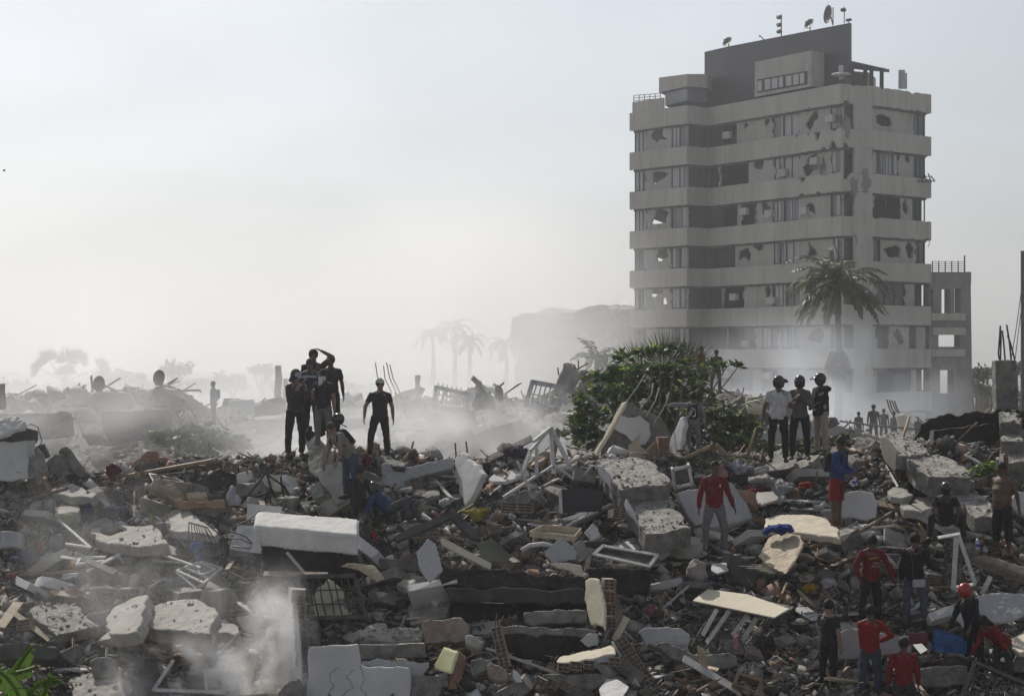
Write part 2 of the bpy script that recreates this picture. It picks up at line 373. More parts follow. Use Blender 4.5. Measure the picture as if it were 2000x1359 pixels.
def wall_seg(sg, k, holes, blobs, mtl=TWALL, ragged=()):
    """holes: (px0, px1, z0, z1) openings; blobs: (px, z, rpx, rz); panel cut into strips between full-height openings"""
    a, b = INN[SEG[sg][0]], INN[SEG[sg][1]]; L = (b-a).length; d = (b-a).normalized(); n = V(d.y, -d.x, 0)*SGN
    zlo = ZT-k*FH-FH-.01; h = FH-1.35+.02
    full = sorted([(seg_pt(sg, h_[0])*L, seg_pt(sg, h_[1])*L) for h_ in holes])
    q = 0; strips = []
    for s_, e_ in full:
        if s_-q > .05: strips.append((q, s_))
        q = max(q, e_)
    if L-q > .05: strips.append((q, L))
    for s_, e_ in strips:
        mb = MB(); hl = []
        for bx, bz, rx, rz in blobs:
            t = seg_pt(sg, bx)*L; pxm = L/max(1, abs(to_px(b)[0]-to_px(a)[0])); r = rx*pxm
            if s_+.1 < t < e_-.1:
                r = min(r, (e_-s_)*.42, ); t = max(s_+r*1.3+.03, min(e_-r*1.3-.03, t)) if (e_-s_) > 2.7*r else (s_+e_)/2
                r = min(r, (e_-s_)*.36)
                hl.append([up(a+d*x, zlo+z) for x, z in [(max(s_+.05, min(e_-.05, x)), z) for x, z in blobhole(t, bz*h, r, rz*h*.5, L)]])
        ks = 6
        def edge(x, rag):
            return [up(a+d*(x+(rnd.uniform(-.22, .22) if rag and 0 < j < ks else 0)), zlo+h*j/ks) for j in range(ks+1)]
        ragL, ragR = rnd.random() < .45 and s_ > 0, rnd.random() < .45 and e_ < L
        out = edge(s_, ragL)+list(reversed(edge(e_, ragR)))
        try: mb.plate(out, n, .16, holes=hl)
        except Exception: mb.plate(out, n, .16)
        mb.build('facade_wall', mtl, tower)
def fl(k, main, right, blob_cd, blob_eg, abw=True):
    # left wing
    if k < 7:
        wall_seg('ab', k, [(1235,1262),(1311,1341)], [(1287, .62, 15, .7)] if k != 4 else [(1283, .75, 10, .4), (1297, .4, 8, .5)])
        window('ab', k, 1235, 1262, kind=['white', 'curtain', 'white', 'curtain', 'curtain', 'dark', 'dark'][k], bars=2)
        window('ab', k, 1311, 1341, kind='curtain', bars=1)
    window('bc', k, 1344, 1381, kind='dark', bars=0)
    wall_seg('cd', k, [m[:2] for m in main], blob_cd)
    for m in main:
        if m[2]: window('cd', k, m[0], m[1], kind=m[2], bars=m[3])
    wall_seg('eg', k, [m[:2] for m in right], blob_eg)
    for m in right:
        if m[2]: window('eg', k, m[0], m[1], kind=m[2], bars=m[3])
cw = (1622, 1642, 'curtain', 0)
fl(0, [(1384,1412,'dark',1),(1412,1439,None,0),(1508,1526,'curtain',0),(1529,1560,'white',1),cw], [(1785,1814,'dark',1)], [(1583,.5,14,.9),(1455,.7,6,.3),(1498,.8,5,.3)], [(1728,.5,14,.5)])
fl(1, [(1384,1405,'dark',1),(1406,1462,None,0),(1512,1526,'curtain',0),(1530,1560,'white',1),cw], [(1706,1756,'curtain',3),(1784,1812,'dark',2)], [(1478,.75,12,.5),(1585,.5,16,.9),(1610,.4,9,.8)], [(1771,.8,5,.5)])
fl(2, [(1384,1409,'dark',1),(1409,1440,None,0),(1448,1476,'open',0),(1509,1528,'curtain',0),(1530,1562,'curtain',1),cw], [(1706,1758,'open',1),(1782,1812,'open',2)], [(1500,.6,9,.8),(1584,.5,15,.8)], [(1769,.5,6,.7)])
fl(3, [(1384,1430,'dark',2),(1430,1436,None,0),(1511,1532,'curtain',1),(1534,1562,'white',1),cw], [(1706,1720,'dark',0),(1786,1818,'dark',1)], [(1455,.6,10,.9),(1478,.8,12,.4),(1585,.5,14,.7)], [(1745,.5,16,.8),(1775,.4,8,.8)])
fl(4, [(1384,1410,'dark',1),(1412,1452,None,0),(1508,1532,'curtain',0),(1534,1562,'curtain',1),cw], [(1710,1768,'dark',2),(1786,1812,'open',0)], [(1500,.6,7,.7),(1584,.45,17,.95)], [])
fl(5, [(1384,1420,'dark',1),(1422,1476,'dark',1),(1488,1520,'curtain',1),(1526,1560,'curtain',1),cw], [(1712,1735,'open',1),(1775,1790,None,0)], [(1590,.5,14,.7)], [(1748,.6,15,.8),(1806,.4,9,.7)])
fl(6, [(1384,1470,'dark',3),(1490,1560,'dark',2),cw], [(1712,1780,'open',1),(1790,1818,'open',0)], [], [])
fl(7, [(1390,1470,'dark',3),(1490,1560,'dark',2)], [(1712,1780,'dark',2)], [], [])
fl(8, [], [], [], [])
for k in range(9):                      # corner wall between the two main faces, with the window that wraps the corner
    a, b = INN[3], INN[4]; d = (b-a).normalized(); n = V(d.y, -d.x, 0)*SGN; L = (b-a).length; zlo = ZT-k*FH-FH
    t0 = seg_pt('de', 1668)*L
    MB().plate([up(a+d*t0, zlo-.01), up(b, zlo-.01), up(b, zlo+FH-1.34), up(a+d*t0, zlo+FH-1.34)], n, .2).build('facade_wall', TWALL, tower)
    if k < 7 and k != 1: window('de', k, 1645, 1667, kind='dark', bars=0)
    # flush wall strip in front of the corner, the tower's pier
    a2, b2 = LOOP[3], LOOP[4]; MB().plate([up(a2.lerp(b2, .42), zlo-.02), up(b2, zlo-.02), up(b2, zlo+FH-1.33), up(a2.lerp(b2, .42), zlo+FH-1.33)], n, .2).build('corner_pier', TBAND, tower)
for px, zz, sx, sz in ((1690, 352, .4, 1.0), (1668, 368, .45, .8), (1655, 250, .3, .9)):    # patches where the render has come off the pier
    a2, b2 = LOOP[3], LOOP[4]; d = (b2-a2).normalized(); n = V(d.y, -d.x, 0)*SGN; rx = (px-1000)/F; t = (a2.x-rx*a2.y)/(rx*(b2-a2).y-(b2-a2).x)
    c = up(a2.lerp(b2, t), CZ+(H0-zz)/F*138)+n*.03
    MB().plate([c+d*math.cos(q)*sx*rnd.uniform(.5, 1.3)+V(0,0,1)*math.sin(q)*sz*rnd.uniform(.7, 1.1) for q in [i*.349 for i in range(18)]], n, .015).build('bare_patch', TGREY, tower)
c = None
# grey cement infill behind the main face near px 1560-1620
for k in range(5):
    a, b = INN[2], INN[3]; d = (b-a).normalized(); n = V(d.y, -d.x, 0)*SGN
    L = (b-a).length; t0, t1 = seg_pt('cd', 1563)*L, seg_pt('cd', 1606)*L; zlo = ZT-k*FH-FH
    MB().plate([up(a+d*t0-n*.9, zlo), up(a+d*t1-n*.9, zlo), up(a+d*t1-n*.9, zlo+1.7), up(a+d*t0-n*.9, zlo+1.7)], n, .1).build('back_partition', [TGREY, TWALL][k % 2], tower)
    t0, t1 = seg_pt('cd', 1440)*L, seg_pt('cd', 1476)*L
    MB().plate([up(a+d*t0-n*1.6, zlo), up(a+d*t1-n*1.6, zlo), up(a+d*t1-n*1.6, zlo+1.7), up(a+d*t0-n*1.6, zlo+1.7)], n, .1).build('back_partition', TWALL, tower)
# lower storeys: pale ground wall beneath the last band
for i in (2,):
    a, b = INN[i], INN[i+1]
# roof
MB().plate([up(p, ZT-.6) for p in inset(LOOP, .4*SGN)], (0,0,1), .2).build('roof_deck', TGREY, tower)
def roofbox(pxs, ztop_rows, Ys, rowb, depth, name, m, ztb=None):
    """box-like volume whose front edge runs through photo columns pxs at depths Ys; top rows per column"""
    fr = [V((p-1000)/F*y, y, 0) for p, y in zip(pxs, Ys)]
    zt = [CZ+(H0-r)/F*y for r, y in zip(ztop_rows, Ys)]
    zb = CZ+(H0-rowb)/F*Ys[0]
    mb = MB(); n = len(fr)
    bk = [p+V(depth*.35, depth, 0) for p in fr]
    for i in range(n-1):
        a, b = fr[i], fr[i+1]; a2, b2 = bk[i], bk[i+1]
        mb.add([up(a, zb), up(b, zb), up(b, zt[i+1]), up(a, zt[i])], [(0,1,2,3)]); mb.add([up(a2, zb), up(b2, zb), up(b2, zt[i+1]), up(a2, zt[i])], [(3,2,1,0)])
        mb.add([up(a, zt[i]), up(b, zt[i+1]), up(b2, zt[i+1]), up(a2, zt[i])], [(0,1,2,3)])
    for i in (0, n-1): mb.add([up(fr[i], zb), up(bk[i], zb), up(bk[i], zt[i]), up(fr[i], zt[i])], [(0,1,2,3)])
    return mb.build(name, m, tower)
roofbox([1376,1421.5,1661], [102,91.5,45], [153,150.5,139.3], 215, .5, 'black_roof_screen', TBLUE)
# cream penthouse with its window strip
pen = roofbox([1474,1584,1609], [122,99,103], [146.3,140.6,141.2], 190, 5, 'penthouse', TWALL)
pf = [V((p-1000)/F*y, y, 0) for p, y in ((1474,146.3),(1584,140.6))]; dd = (pf[1]-pf[0]).normalized(); pn = V(dd.y, -dd.x, 0)*SGN
def pz(px, row):
    rx = (px-1000)/F; t = (pf[0].x-rx*pf[0].y)/(rx*(pf[1]-pf[0]).y-(pf[1]-pf[0]).x); q = pf[0].lerp(pf[1], t); return up(q, CZ+(H0-row)/F*q.y)
m = MB(); m.plate([pz(1480,182)+pn*.05, pz(1577,165)+pn*.05, pz(1577,139)+pn*.05, pz(1480,156)+pn*.05], pn, .04); wo = m.build('penthouse_window', FRM, tower)
for i in range(7):
    x0 = 1481.5+i*13.8; x1 = x0+(11 if i % 3 else 8); f0 = 182-(x0-1480)*.175
    g = MB().plate([pz(x0, f0-3)+pn*.09, pz(x1, f0-3-(x1-x0)*.175)+pn*.09, pz(x1, f0-23-(x1-x0)*.175)+pn*.09, pz(x0, f0-23)+pn*.09], pn, .03).build('pane', CURT, tower); g.parent = wo
# small left penthouse with slab roof and recessed glass
roofbox([1287,1342,1381], [152,145,145], [153,149.6,150.6], 181, 6, 'upper_parapet', TBAND)
roofbox([1299,1342,1381], [178,173,173], [153,150.1,150.9], 207, 5, 'penthouse_glass_wall', GLASS)
roofbox([1235,1296], [200,191], [154,151], 222, .3, 'terrace_parapet', TBAND)
m = MB()
for r in range(3): m.tube([P(1238, 187+r*5, 154), P(1262, 185+r*5, 153), P(1290, 183+r*5, 151.6)], .025, 4)
for i in range(6): x = 1238+i*10.4; m.tube([P(x, 200, 154-.04*i), P(x, 187-(x-1238)*.08, 154-.04*i)], .03, 4)
m.build('terrace_railing', FRM, tower)
# pergola on the right of the roof
m = MB(); tp = [P(1604,124,143), P(1661,119,139.5), P(1737,136,142.5), P(1700,131,147)]
m.plate(tp, V(0,0,1), .22); m.build('pergola_roof', TBLUE, tower)
for px, y, r0 in ((1650,140,166),(1664,139.6,166),(1690,140.3,168),(1702,140.8,168),(1722,141.8,172)): MB().bar(P(px, r0+6, y), P(px, 124+(px-1650)*.13, y), .25).build('pergola_post', FRM, tower)
roofbox([1610,1648,1697], [133,138,142], [143.5,142,144], 172, 3, 'roof_room', TWALL)
roofbox([1656,1688], [140,146], [140.6,141.2], 166, .2, 'painted_roof_opening', TDARK)  # solid dark box, the shade of an opening put into its colour
MB().bar(P(1761,174,141.5), P(1761,137,141.5), .45, .12).build('roof_panel', CURT, tower); MB().bar(P(1768,174,141.8), P(1768,143,141.8), .25, .12).build('roof_panel', CURT, tower)
m = MB(); m.ell(P(1643,146,139), (.7,.5,.15)); m.bar(P(1643,156,139), P(1643,128,139), .3,.12); m.build('roof_tank', METW, tower)
m = MB()
for i in range(4): m.bar(P(1792+i*7, 345-i*2, 142.3), P(1795+i*8, 356, 141.6), .06)
m.bar(P(1786,356,142.4), P(1826,354,141.4), .07); m.bar(P(1826,354,141.4), P(1818,344,142), .06); m.bar(P(1790,345,142.5),P(1820,345,142),.05); m.build('bent_balcony_grille', FRM, tower)
for k in range(7):                      # air conditioners in the openings, bars hanging from torn edges
    a, b = LOOP[2], LOOP[3]; d = (b-a).normalized(); n = V(d.y, -d.x, 0)*SGN; L = (b-a).length
    for t in (rnd.uniform(.1, .3), rnd.uniform(.45, .62), rnd.uniform(.7, .92)):
        if rnd.random() < .6:
            c = up(a+d*(t*L)-n*.25, ZT-1.35-k*FH-rnd.uniform(.5, 1.3)); MB().bar(c-d*.4, c+d*.4, .3, .5, up=(0,0,1)).build('air_conditioner', TBAND if k % 2 else METW, tower)
    for i in range(3):
        q = rnd.choice([(2, .7, 1), (3, 0, 1), (4, 0, 1)]); a, b = LOOP[q[0]], LOOP[q[0]+1]; p = a.lerp(b, rnd.uniform(q[1], q[2])); d = (b-a).normalized(); n = V(d.y, -d.x, 0)*SGN; z = ZT-1.35-k*FH+.1; w = rnd.uniform(-.3, .3)
        MB().tube([up(p+n*.05, z), up(p+n*.15+d*w*.5, z-.3), up(p+n*.08+d*w, z-rnd.uniform(.5, 1.1))], .022, 4).build('hanging_bar', METD, tower)
# annex frame on the right with open bays that show the sky
AX = [V((p-1000)/F*y, y, 0) for p, y in ((1819,143.5),(1897,147.5))]
dA = (AX[1]-AX[0]).normalized(); nA = V(dA.y, -dA.x, 0)*SGN
def az(px, row):
    rx = (px-1000)/F; t = (AX[0].x-rx*AX[0].y)/(rx*(AX[1]-AX[0]).y-(AX[1]-AX[0]).x); q = AX[0]+(AX[1]-AX[0])*t; return up(q, CZ+(H0-row)/F*q.y)
outer = [az(1815,531), az(1897,531), az(1897,545), az(1896,560), az(1898,700), az(1902,900), az(1815,900)]
hl = [[az(a, c), az(b, c), az(b, d), az(a, d)] for a, b, c, d in ((1788+24,1823,566,607),(1839,1856,565,612),(1864,1876,563,611),(1833,1875,643,677),(1836,1862,723,768))]
hl = [h for h in hl if h[0].x > outer[0].x-.01+0.02 or True]
hl[0] = [az(a, c) for a, c in ((1817,566),(1823,566),(1823,607),(1817,607))]
MB().plate(outer, nA, .5, holes=hl).build('annex_frame', mat('annex_cement', (.20,.195,.19), (.27,.26,.25), .8, .95), tower)
for a, b, c, d in (): MB().plate([az(a,d)+nA*.02, az(b,d)+nA*.02, az(b,c)+nA*.02, az(a,c)+nA*.02], nA, .3).build('annex_pier', TWALL, tower)
for a, b, r in ((1815,1880,612),(1815,1880,682),(1815,1880,640)): MB().plate([az(a, r+14)+nA*.25, az(b, r+14)+nA*.25, az(b, r)+nA*.25, az(a, r)+nA*.25], nA, .25).build('annex_band', TBAND, tower)
m = MB()
for i in range(6): m.bar(az(1821+i*12.6, 531), az(1821+i*12.6, 510), .07)
for r in range(5): m.bar(az(1821, 511+r*4), az(1884, 511+r*4), .035)
m.bar(az(1884,531), az(1884,499), .09); m.build('annex_railing', FRM, tower)
MB().plate([up(p, 0) for p in inset(LOOP, .8*SGN)], (0,0,1), .1).build('base_slab', TGREY, tower)
# things on the roof
def dish(px, row, Y, r, face, label, stand=None, arm=True, name='satellite_dish'):
    c = P(px, row, Y); f = Vector(face).normalized(); q = f.to_track_quat('Z', 'Y').to_matrix()
    base = P(*(stand or (px+2, row+12)), Y); t = empty(name, base, label, 'dish', None)
    mb = MB(); rings = 5; n = 18; vs = []; fs = []
    for side in (0, 1):
        for i in range(rings+1):
            rr = r*i/rings+1e-3
            for k in range(n): a = 2*math.pi*k/n; vs.append(c+q@V(rr*math.cos(a), rr*1.08*math.sin(a), .32*r*(i/rings)**2-side*.02))
    o = (rings+1)*n
    for i in range(rings):
        for k in range(n):
            a, b, c2, d = i*n+k, i*n+(k+1) % n, (i+1)*n+(k+1) % n, (i+1)*n+k; fs += [(a, b, c2, d), (d+o, c2+o, b+o, a+o)]
    for k in range(n): a = rings*n+k; b = rings*n+(k+1) % n; fs.append((a, b, b+o, a+o))
    mb.add(vs, fs); mb.build('reflector', METD, t, True, fix=False)
    MB().tube([base, c-f*.03], .045 if Y > 100 else .03, 6).build('mast', METD, t)
    if arm: 
        e = c+f*r*1.15+V(0,0,-r*.25); MB().tube([c-q@V(0, 0, 0)+q@V(0, -r*.9, 0), e], .025, 5).cap(e, e+f*-.08, .06, .05, 8).build('feed_arm', METD, t)
dish(1422, 83, 150.3, .42, (-.6,-.5,.5), 'small dish at the lower left end of the black roof screen', (1424, 92))
dish(1582, 48, 143.5, .42, (-.7,-.5,.5), 'small tilted dish half way up the black roof screen', (1582, 60))
dish(1621, 29, 141, .62, (-.95,-.3,.1), 'large upright dish with a thin pole near the high end of the roof screen', (1627, 50), arm=False)
t = empty('antenna_mast', P(1526, 72, 146), 'thin antenna mast carrying three small stacked drums', 'antenna')
MB().tube([P(1526,72,146), P(1526,29,146)], .045, 5).build('pole', METD, t)
for r in (34, 49, 62): MB().cap(P(1520.5,r,146), P(1523.5,r,145.6), .18, .16, 8).bar(P(1523,r,146), P(1526,r,146), .05).build('drum', METD, t)
t = empty('antenna_mast', P(1649, 46, 139.8), 'thin antenna mast with one small head at the highest corner of the roof screen', 'antenna')
MB().tube([P(1649,46,139.8), P(1649,14,139.8)], .035, 5).build('pole', METD, t)
MB().cap(P(1645,20,139.8), P(1649,20,139.8), .14, .14, 8).build('drum', METD, t)
MB().bar(P(1492,78,147.5), P(1484,70,147.8), .06).bar(P(1484,70,147.8),P(1483,72,147.8),.1).build('bent_antenna_rod', METD, label='short bent rod leaning off the black roof screen', cat='antenna')
MB().tube([P(1627,50,140.5), P(1627,15,140.5)], .04, 5).build('antenna_pole', METD, label='bare thin pole behind the large upright roof dish', cat='antenna')
MB().cap(P(1655,40,139.6), P(1661,39,139.4), .12, .1, 8).bar(P(1658,40,139.5), P(1658,46,139.5), .05).build('roof_camera', METD, label='tiny camera on the top corner of the black roof screen', cat='camera')
# ------------------------------------------------------------------ vegetation
LEAF = mat('sea_almond_leaf', (.03,.055,.016), (.07,.11,.03), 3, .5, 0, 5, (.13,.17,.05), spec=.45, amt3=.6, trans=.35)
LEAFD = mat('dark_leaf', (.03,.045,.02), (.05,.07,.03), 3, .6, 0, 5, spec=.3, trans=.25)
LEAFY = mat('fresh_leaf', (.10,.17,.03), (.16,.24,.05), 3, .5, 0, 5, spec=.35, trans=.45)
PALML = mat('palm_leaf', (.04,.06,.022), (.08,.10,.04), 2, .5, 0, 5, (.14,.13,.05), spec=.5, amt3=.3, trans=.25)
DEADL = mat('dead_palm_leaf', (.09,.075,.055), (.15,.125,.09), 4, .9, trans=.15)
BARK = mat('bark', (.11,.09,.07), (.19,.165,.14), 4, .95, .02, 20)
SHAFT = mat('green_crownshaft', (.09,.13,.05), (.14,.17,.08), 2, .6)
BANANA = mat('banana_leaf', (.04,.085,.012), (.07,.13,.02), 5, .35, .004, 14, (.16,.18,.05), spec=.6, amt3=.5, trans=.4)
def leaves_mesh(name, pts, dirs, nrm, L, Wd, mats, midx=None):
    """diamond leaves folded along the midrib: 6 verts, 2 quads each"""
    pts, dirs, nrm = map(np.asarray, (pts, dirs, nrm)); n = len(pts); L = np.broadcast_to(L, n)[:, None]; Wd = np.broadcast_to(Wd, n)[:, None]
    dirs = dirs/np.linalg.norm(dirs, axis=1, keepdims=True); sd = np.cross(dirs, nrm); sd /= np.linalg.norm(sd, axis=1, keepdims=True)+1e-9; up_ = np.cross(sd, dirs)
    v = np.stack([pts, pts+dirs*L*.55+sd*Wd*.5+up_*Wd*.12, pts+dirs*L, pts+dirs*L*.55-sd*Wd*.5+up_*Wd*.12, pts+dirs*L*.5-up_*L*.03], 1)
    f = np.arange(n)[:, None]*5; fs = np.concatenate([f+np.array([[0, 1, 2, 4]]), f+np.array([[0, 4, 2, 3]])])
    mi = None if midx is None else np.concatenate([midx, midx])
    return raw_mesh(name, v.reshape(-1, 3), fs, mats, mi)
def reparent(o, root):
    o.parent = root; off = np.array(root.location)
    me = o.data; n = len(me.vertices); c = np.empty(n*3, dtype=np.float32); me.vertices.foreach_get('co', c)
    c = c.reshape(-1, 3)-off; me.vertices.foreach_set('co', c.astype(np.float32).ravel()); me.update(); return o
def rdir(n, up_=0.0):
    d = nrg.normal(size=(n, 3)); d[:, 2] += up_; return d/np.linalg.norm(d, axis=1, keepdims=True)
def bush(name, label, cat, clumps, Y, leafL, nper, mats, wts, trunkpx, group=None, rosette=True, trunk_r=.1, base_row=None):
    base = P(trunkpx[0], trunkpx[1], Y); root = empty(name, base, label, cat, group)
    pts, dirs, nr, mi = [], [], [], []; limb = MB()
    for cx, cy, rx, ry, dY in clumps:
        c = P(cx, cy, Y+dY); sx = rx/F*(Y+dY); sz = ry/F*(Y+dY); sy = (sx+sz)*.5
        limb.tube([base, base.lerp(c, .5)+V(rnd.uniform(-.15,.15), 0, rnd.uniform(.0,.2)), c], [trunk_r*.55, trunk_r*.35, trunk_r*.12], 4)
        k = max(5, int(nper*(sx*sz+sx*sy+sy*sz)/3/(leafL**2)*(4.5 if rosette else 22)))
        q = rdir(k, .25)*(nrg.random((k, 1))**.35); cc = np.array(c)+q*np.array([sx, sy, sz])*nrg.uniform(.75, 1.3, (k, 1))
        if rosette:
            m = 7
            for j in range(k):
                a0 = nrg.random()*6; ax = np.array([q[j, 0]*.5, q[j, 1]*.5, .8])+nrg.normal(size=3)*.25; ax /= np.linalg.norm(ax)
                t = np.cross(ax, [0, 1, .2]); t /= np.linalg.norm(t); b = np.cross(ax, t); r_ = nrg.choice(len(mats), p=wts)
                for i in range(m):
                    a = a0+i*2*math.pi/m+nrg.normal()*.2; d = t*math.cos(a)+b*math.sin(a)+ax*nrg.uniform(.1, .7)
                    pts.append(cc[j]); dirs.append(d); nr.append(ax+nrg.normal(size=3)*.2); mi.append(r_)
        else:
            pts.extend(cc); dirs.extend(rdir(k)); nr.extend(rdir(k, .6)); mi.extend(nrg.choice(len(mats), p=wts, size=k))
    n = len(pts)
    o = leaves_mesh('crown', pts, dirs, nr, leafL*nrg.uniform(.6, 1.25, n), leafL*.55*nrg.uniform(.7, 1.2, n), mats, np.array(mi)); reparent(o, root)
    limb.build('trunk', BARK, root, True); return root
# sea almond in front of the tower
bush('sea_almond_tree', 'broad leafy green sea almond sprawling over the rubble behind the boy with a backpack', 'tree',
     [(1215,700,22,12,-1),(1250,692,26,12,-1),(1290,690,26,11,-1),(1322,685,16,12,-1),(1340,710,16,7,-1.5),(1385,716,26,4,-1.5),(1420,715,20,4,-1.5),(1442,716,7,5,-1.5),
      (1160,742,26,10,-.5),(1200,735,30,16,-.5),(1250,728,36,18,0),(1300,724,34,16,0),(1345,738,34,16,0),(1180,775,40,26,0),(1235,770,44,34,0),(1300,770,46,36,0),(1360,775,40,30,.5),
      (1130,800,22,26,0),(1150,830,34,30,0),(1120,850,26,26,0),(1160,865,40,22,-.5),(1220,820,48,36,.5),(1290,820,46,36,.5),(1350,830,46,34,.5),(1410,820,40,34,.8),(1445,840,34,32,.8),(1475,850,20,24,.8),(1400,862,50,22,0),(1460,872,26,16,0),(1135,770,16,12,-.5)],
     47.5, .19, 2.3, [LEAF, LEAFD, LEAFY], [.60,.22,.18], (1290, 960), trunk_r=.09)
bush('small_shrub', 'low bright leafy shrub between the fallen slabs, right of the waist-high dark wall', 'shrub', [(1915,925,22,16,0),(1935,915,16,12,0),(1900,935,14,10,0)], 40.9, .11, 2.2, [LEAF, LEAFY], [.5,.5], (1915, 950), trunk_r=.02)
bush('small_shrub', 'low scrubby shrub at the feet of the three people in helmets', 'shrub', [(1560,872,28,16,0),(1650,860,20,16,0),(1610,870,30,16,0),(1500,880,26,12,0)], 44.5, .09, 2.2, [LEAF, LEAFD], [.4,.6], (1580, 930), trunk_r=.02)
bush('far_shrub', 'smoky leafy shrub below the two far people at left', 'shrub', [(300,855,14,10,0),(330,860,30,20,0),(370,855,36,20,0),(420,860,40,24,0),(465,870,30,20,0),(395,885,50,20,0),(305,850,10,8,0)], 58, .22, 2.2, [LEAF, LEAFD], [.4,.6], (390, 930), trunk_r=.05)
# ------- palms
def frond_data(base, d0, L, droop, leafl, n=26, wid=.05, twist=0.0, upw=(0, 0, 1)):
    base = np.array(base, float); d = np.array(d0, float); d /= np.linalg.norm(d); pts = [base.copy()]; p = base.copy(); S = 12; dd = d.copy()
    for i in range(S):
        dd = dd+np.array([0, 0, -droop/S*(1+1.2*i/S)]); dd /= np.linalg.norm(dd); p = p+dd*L/S; pts.append(p.copy())
    pts = np.array(pts); P_, D_, N_, LL = [], [], [], []
    for j in range(n):
        t = .12+.88*j/(n-1); q = t*S; i = min(S-1, int(q)); f = q-i; pos = pts[i]*(1-f)+pts[i+1]*f; tan = pts[i+1]-pts[i]; tan /= np.linalg.norm(tan)
        sd = np.cross(tan, upw); sd /= np.linalg.norm(sd)+1e-6; u = np.cross(sd, tan)
        ll = leafl*(math.sin(math.pi*min(1, .15+t*.85))**.6)*(1-.35*t)
        for s_ in (-1, 1):
            dirv = tan*.75+sd*s_*.8+u*nrg.uniform(-.25, .35)+np.array([0, 0, -.45]); P_.append(pos); D_.append(dirv); N_.append(u+nrg.normal(size=3)*.2); LL.append(ll*nrg.uniform(.8, 1.15))
    return pts, P_, D_, N_, LL
def feather_palm(name, label, px, top_row, base_row, Y, Lf, nf, m, droop=(.8, 1.9), shaft=True, group=None, dead=0, leafl=.5, spear=0, wide=.09, n=26, el=(-.1, 1.1), trunk_r=.18, tall=True):
    c = P(px, top_row, Y); root = empty(name, V(c.x, Y, heap(c.x, Y, False) if base_row is None else P(px, base_row, Y).z), label, 'palm', group)
    A, B, C_, LL = [], [], [], []; rach = MB()
    for i in range(nf):
        a = i*2.399+rnd.uniform(-.2, .2); e = rnd.uniform(*el); d = (math.cos(a)*math.cos(e), math.sin(a)*math.cos(e), math.sin(e))
        dr = rnd.uniform(*droop)*(1.0 if e > .2 else .7)
        pts, p, q, r_, l_ = frond_data(c, d, Lf*rnd.uniform(.85, 1.1), dr, leafl, n); A += p; B += q; C_ += r_; LL += l_
        rach.tube([V(*x) for x in pts[::2]], [.035, .03, .025, .02, .015, .012, .008], 4)
    if spear: rach.tube([c, c+V(.04, 0, spear)], [.07, .02], 5); 
    o = leaves_mesh('crown', A, B, C_, np.array(LL), wide, [m]); reparent(o, root)
    rach.build('frond_rib', m, root)
    z0 = root.location.z
    if tall:
        if shaft: MB().tube([c, c-V(0, 0, 1.6)], [.12, .2], 8).build('crownshaft', SHAFT, root, True)
        MB().tube([c-V(0, 0, 1.5 if shaft else 0), V(c.x+.1, c.y, (c.z+z0)/2), V(c.x, c.y, z0-.5)], [trunk_r*.8, trunk_r, trunk_r*1.25], 9).build('trunk', BARK, root, True)
    if dead:
        A, B, C_, LL = [], [], [], []
        for i in range(dead):
            a = i*2.399; cc = c-V(0, 0, 3.0+rnd.uniform(0, .7)); d = (math.cos(a)*.5, math.sin(a)*.5, -.15)
            pts, p, q, r_, l_ = frond_data(cc, d, rnd.uniform(1.4, 2.6), 3.2, .4, 16); A += p; B += q; C_ += r_; LL += l_
        o = leaves_mesh('dead_frond_skirt', A, B, C_, np.array(LL), .12, [DEADL]); reparent(o, root)
    return root
feather_palm('royal_palm', 'tall green palm with drooping feathery fronds in front of the damaged tower', 1636, 552, 860, 98, 3.15, 46, PALML, dead=18, spear=2.3, leafl=.72, el=(-.35, 1.2), droop=(.8, 2.0), wide=.085, n=34)
def fan(mb_pts, c, ax, facing, R_, spread, n, P_, D_, N_, LL):
    ax = np.array(ax, float); ax /= np.linalg.norm(ax); fc = np.array(facing, float); sd = np.cross(ax, fc); sd /= np.linalg.norm(sd)
    for i in range(n):
        a = -spread+2*spread*i/(n-1)+nrg.normal()*.02; d = ax*math.cos(a)+sd*math.sin(a)+fc*nrg.normal()*.05+np.array([0,0,-.06*abs(a)])
        P_.append(np.array(c)+d*.05); D_.append(d); N_.append(fc); LL.append(R_*nrg.uniform(.85, 1.05)*(1-.15*abs(a)/spread))
def fan_palm(name, label, px, row, base_row, Y, fans, m, Rf, wid, trunk_r=.2, group=None, n=34):
    c = P(px, row, Y); zb = P(px, base_row, Y).z; root = empty(name, V(c.x, Y, zb), label, 'palm', group)
    A, B, C_, LL = [], [], [], []; st = MB()
    for (a, ln, r) in fans:
        ang = R(a); d = V(math.sin(ang), rnd.uniform(-.5, .5), math.cos(ang)).normalized(); e = c+d*ln; st.tube([c, e], [.04, .025], 5)
        fc = V(rnd.uniform(-.4, .4), -1, rnd.uniform(-.2, .5)); fan(None, e, d, fc, Rf*r, 1.45 if r > .6 else 1.2, n, A, B, C_, LL)
    o = leaves_mesh('crown', A, B, C_, np.array(LL), wid, [m]); reparent(o, root); st.build('leaf_stalk', m, root)
    MB().tube([c, V(c.x, Y, zb-.4)], [trunk_r, trunk_r*1.3], 8).build('trunk', BARK, root, True); return root
fan_palm('fan_palm', 'large split fan leaves rising from behind the sea almond, left of the man in red', 1300, 735, 840, 52,
         [(2,.1,1),(-6,.25,.95),(70,.5,.9),(-75,.7,.75),(-110,.8,.5)], PALML, 1.25, .03, trunk_r=.12, n=44)
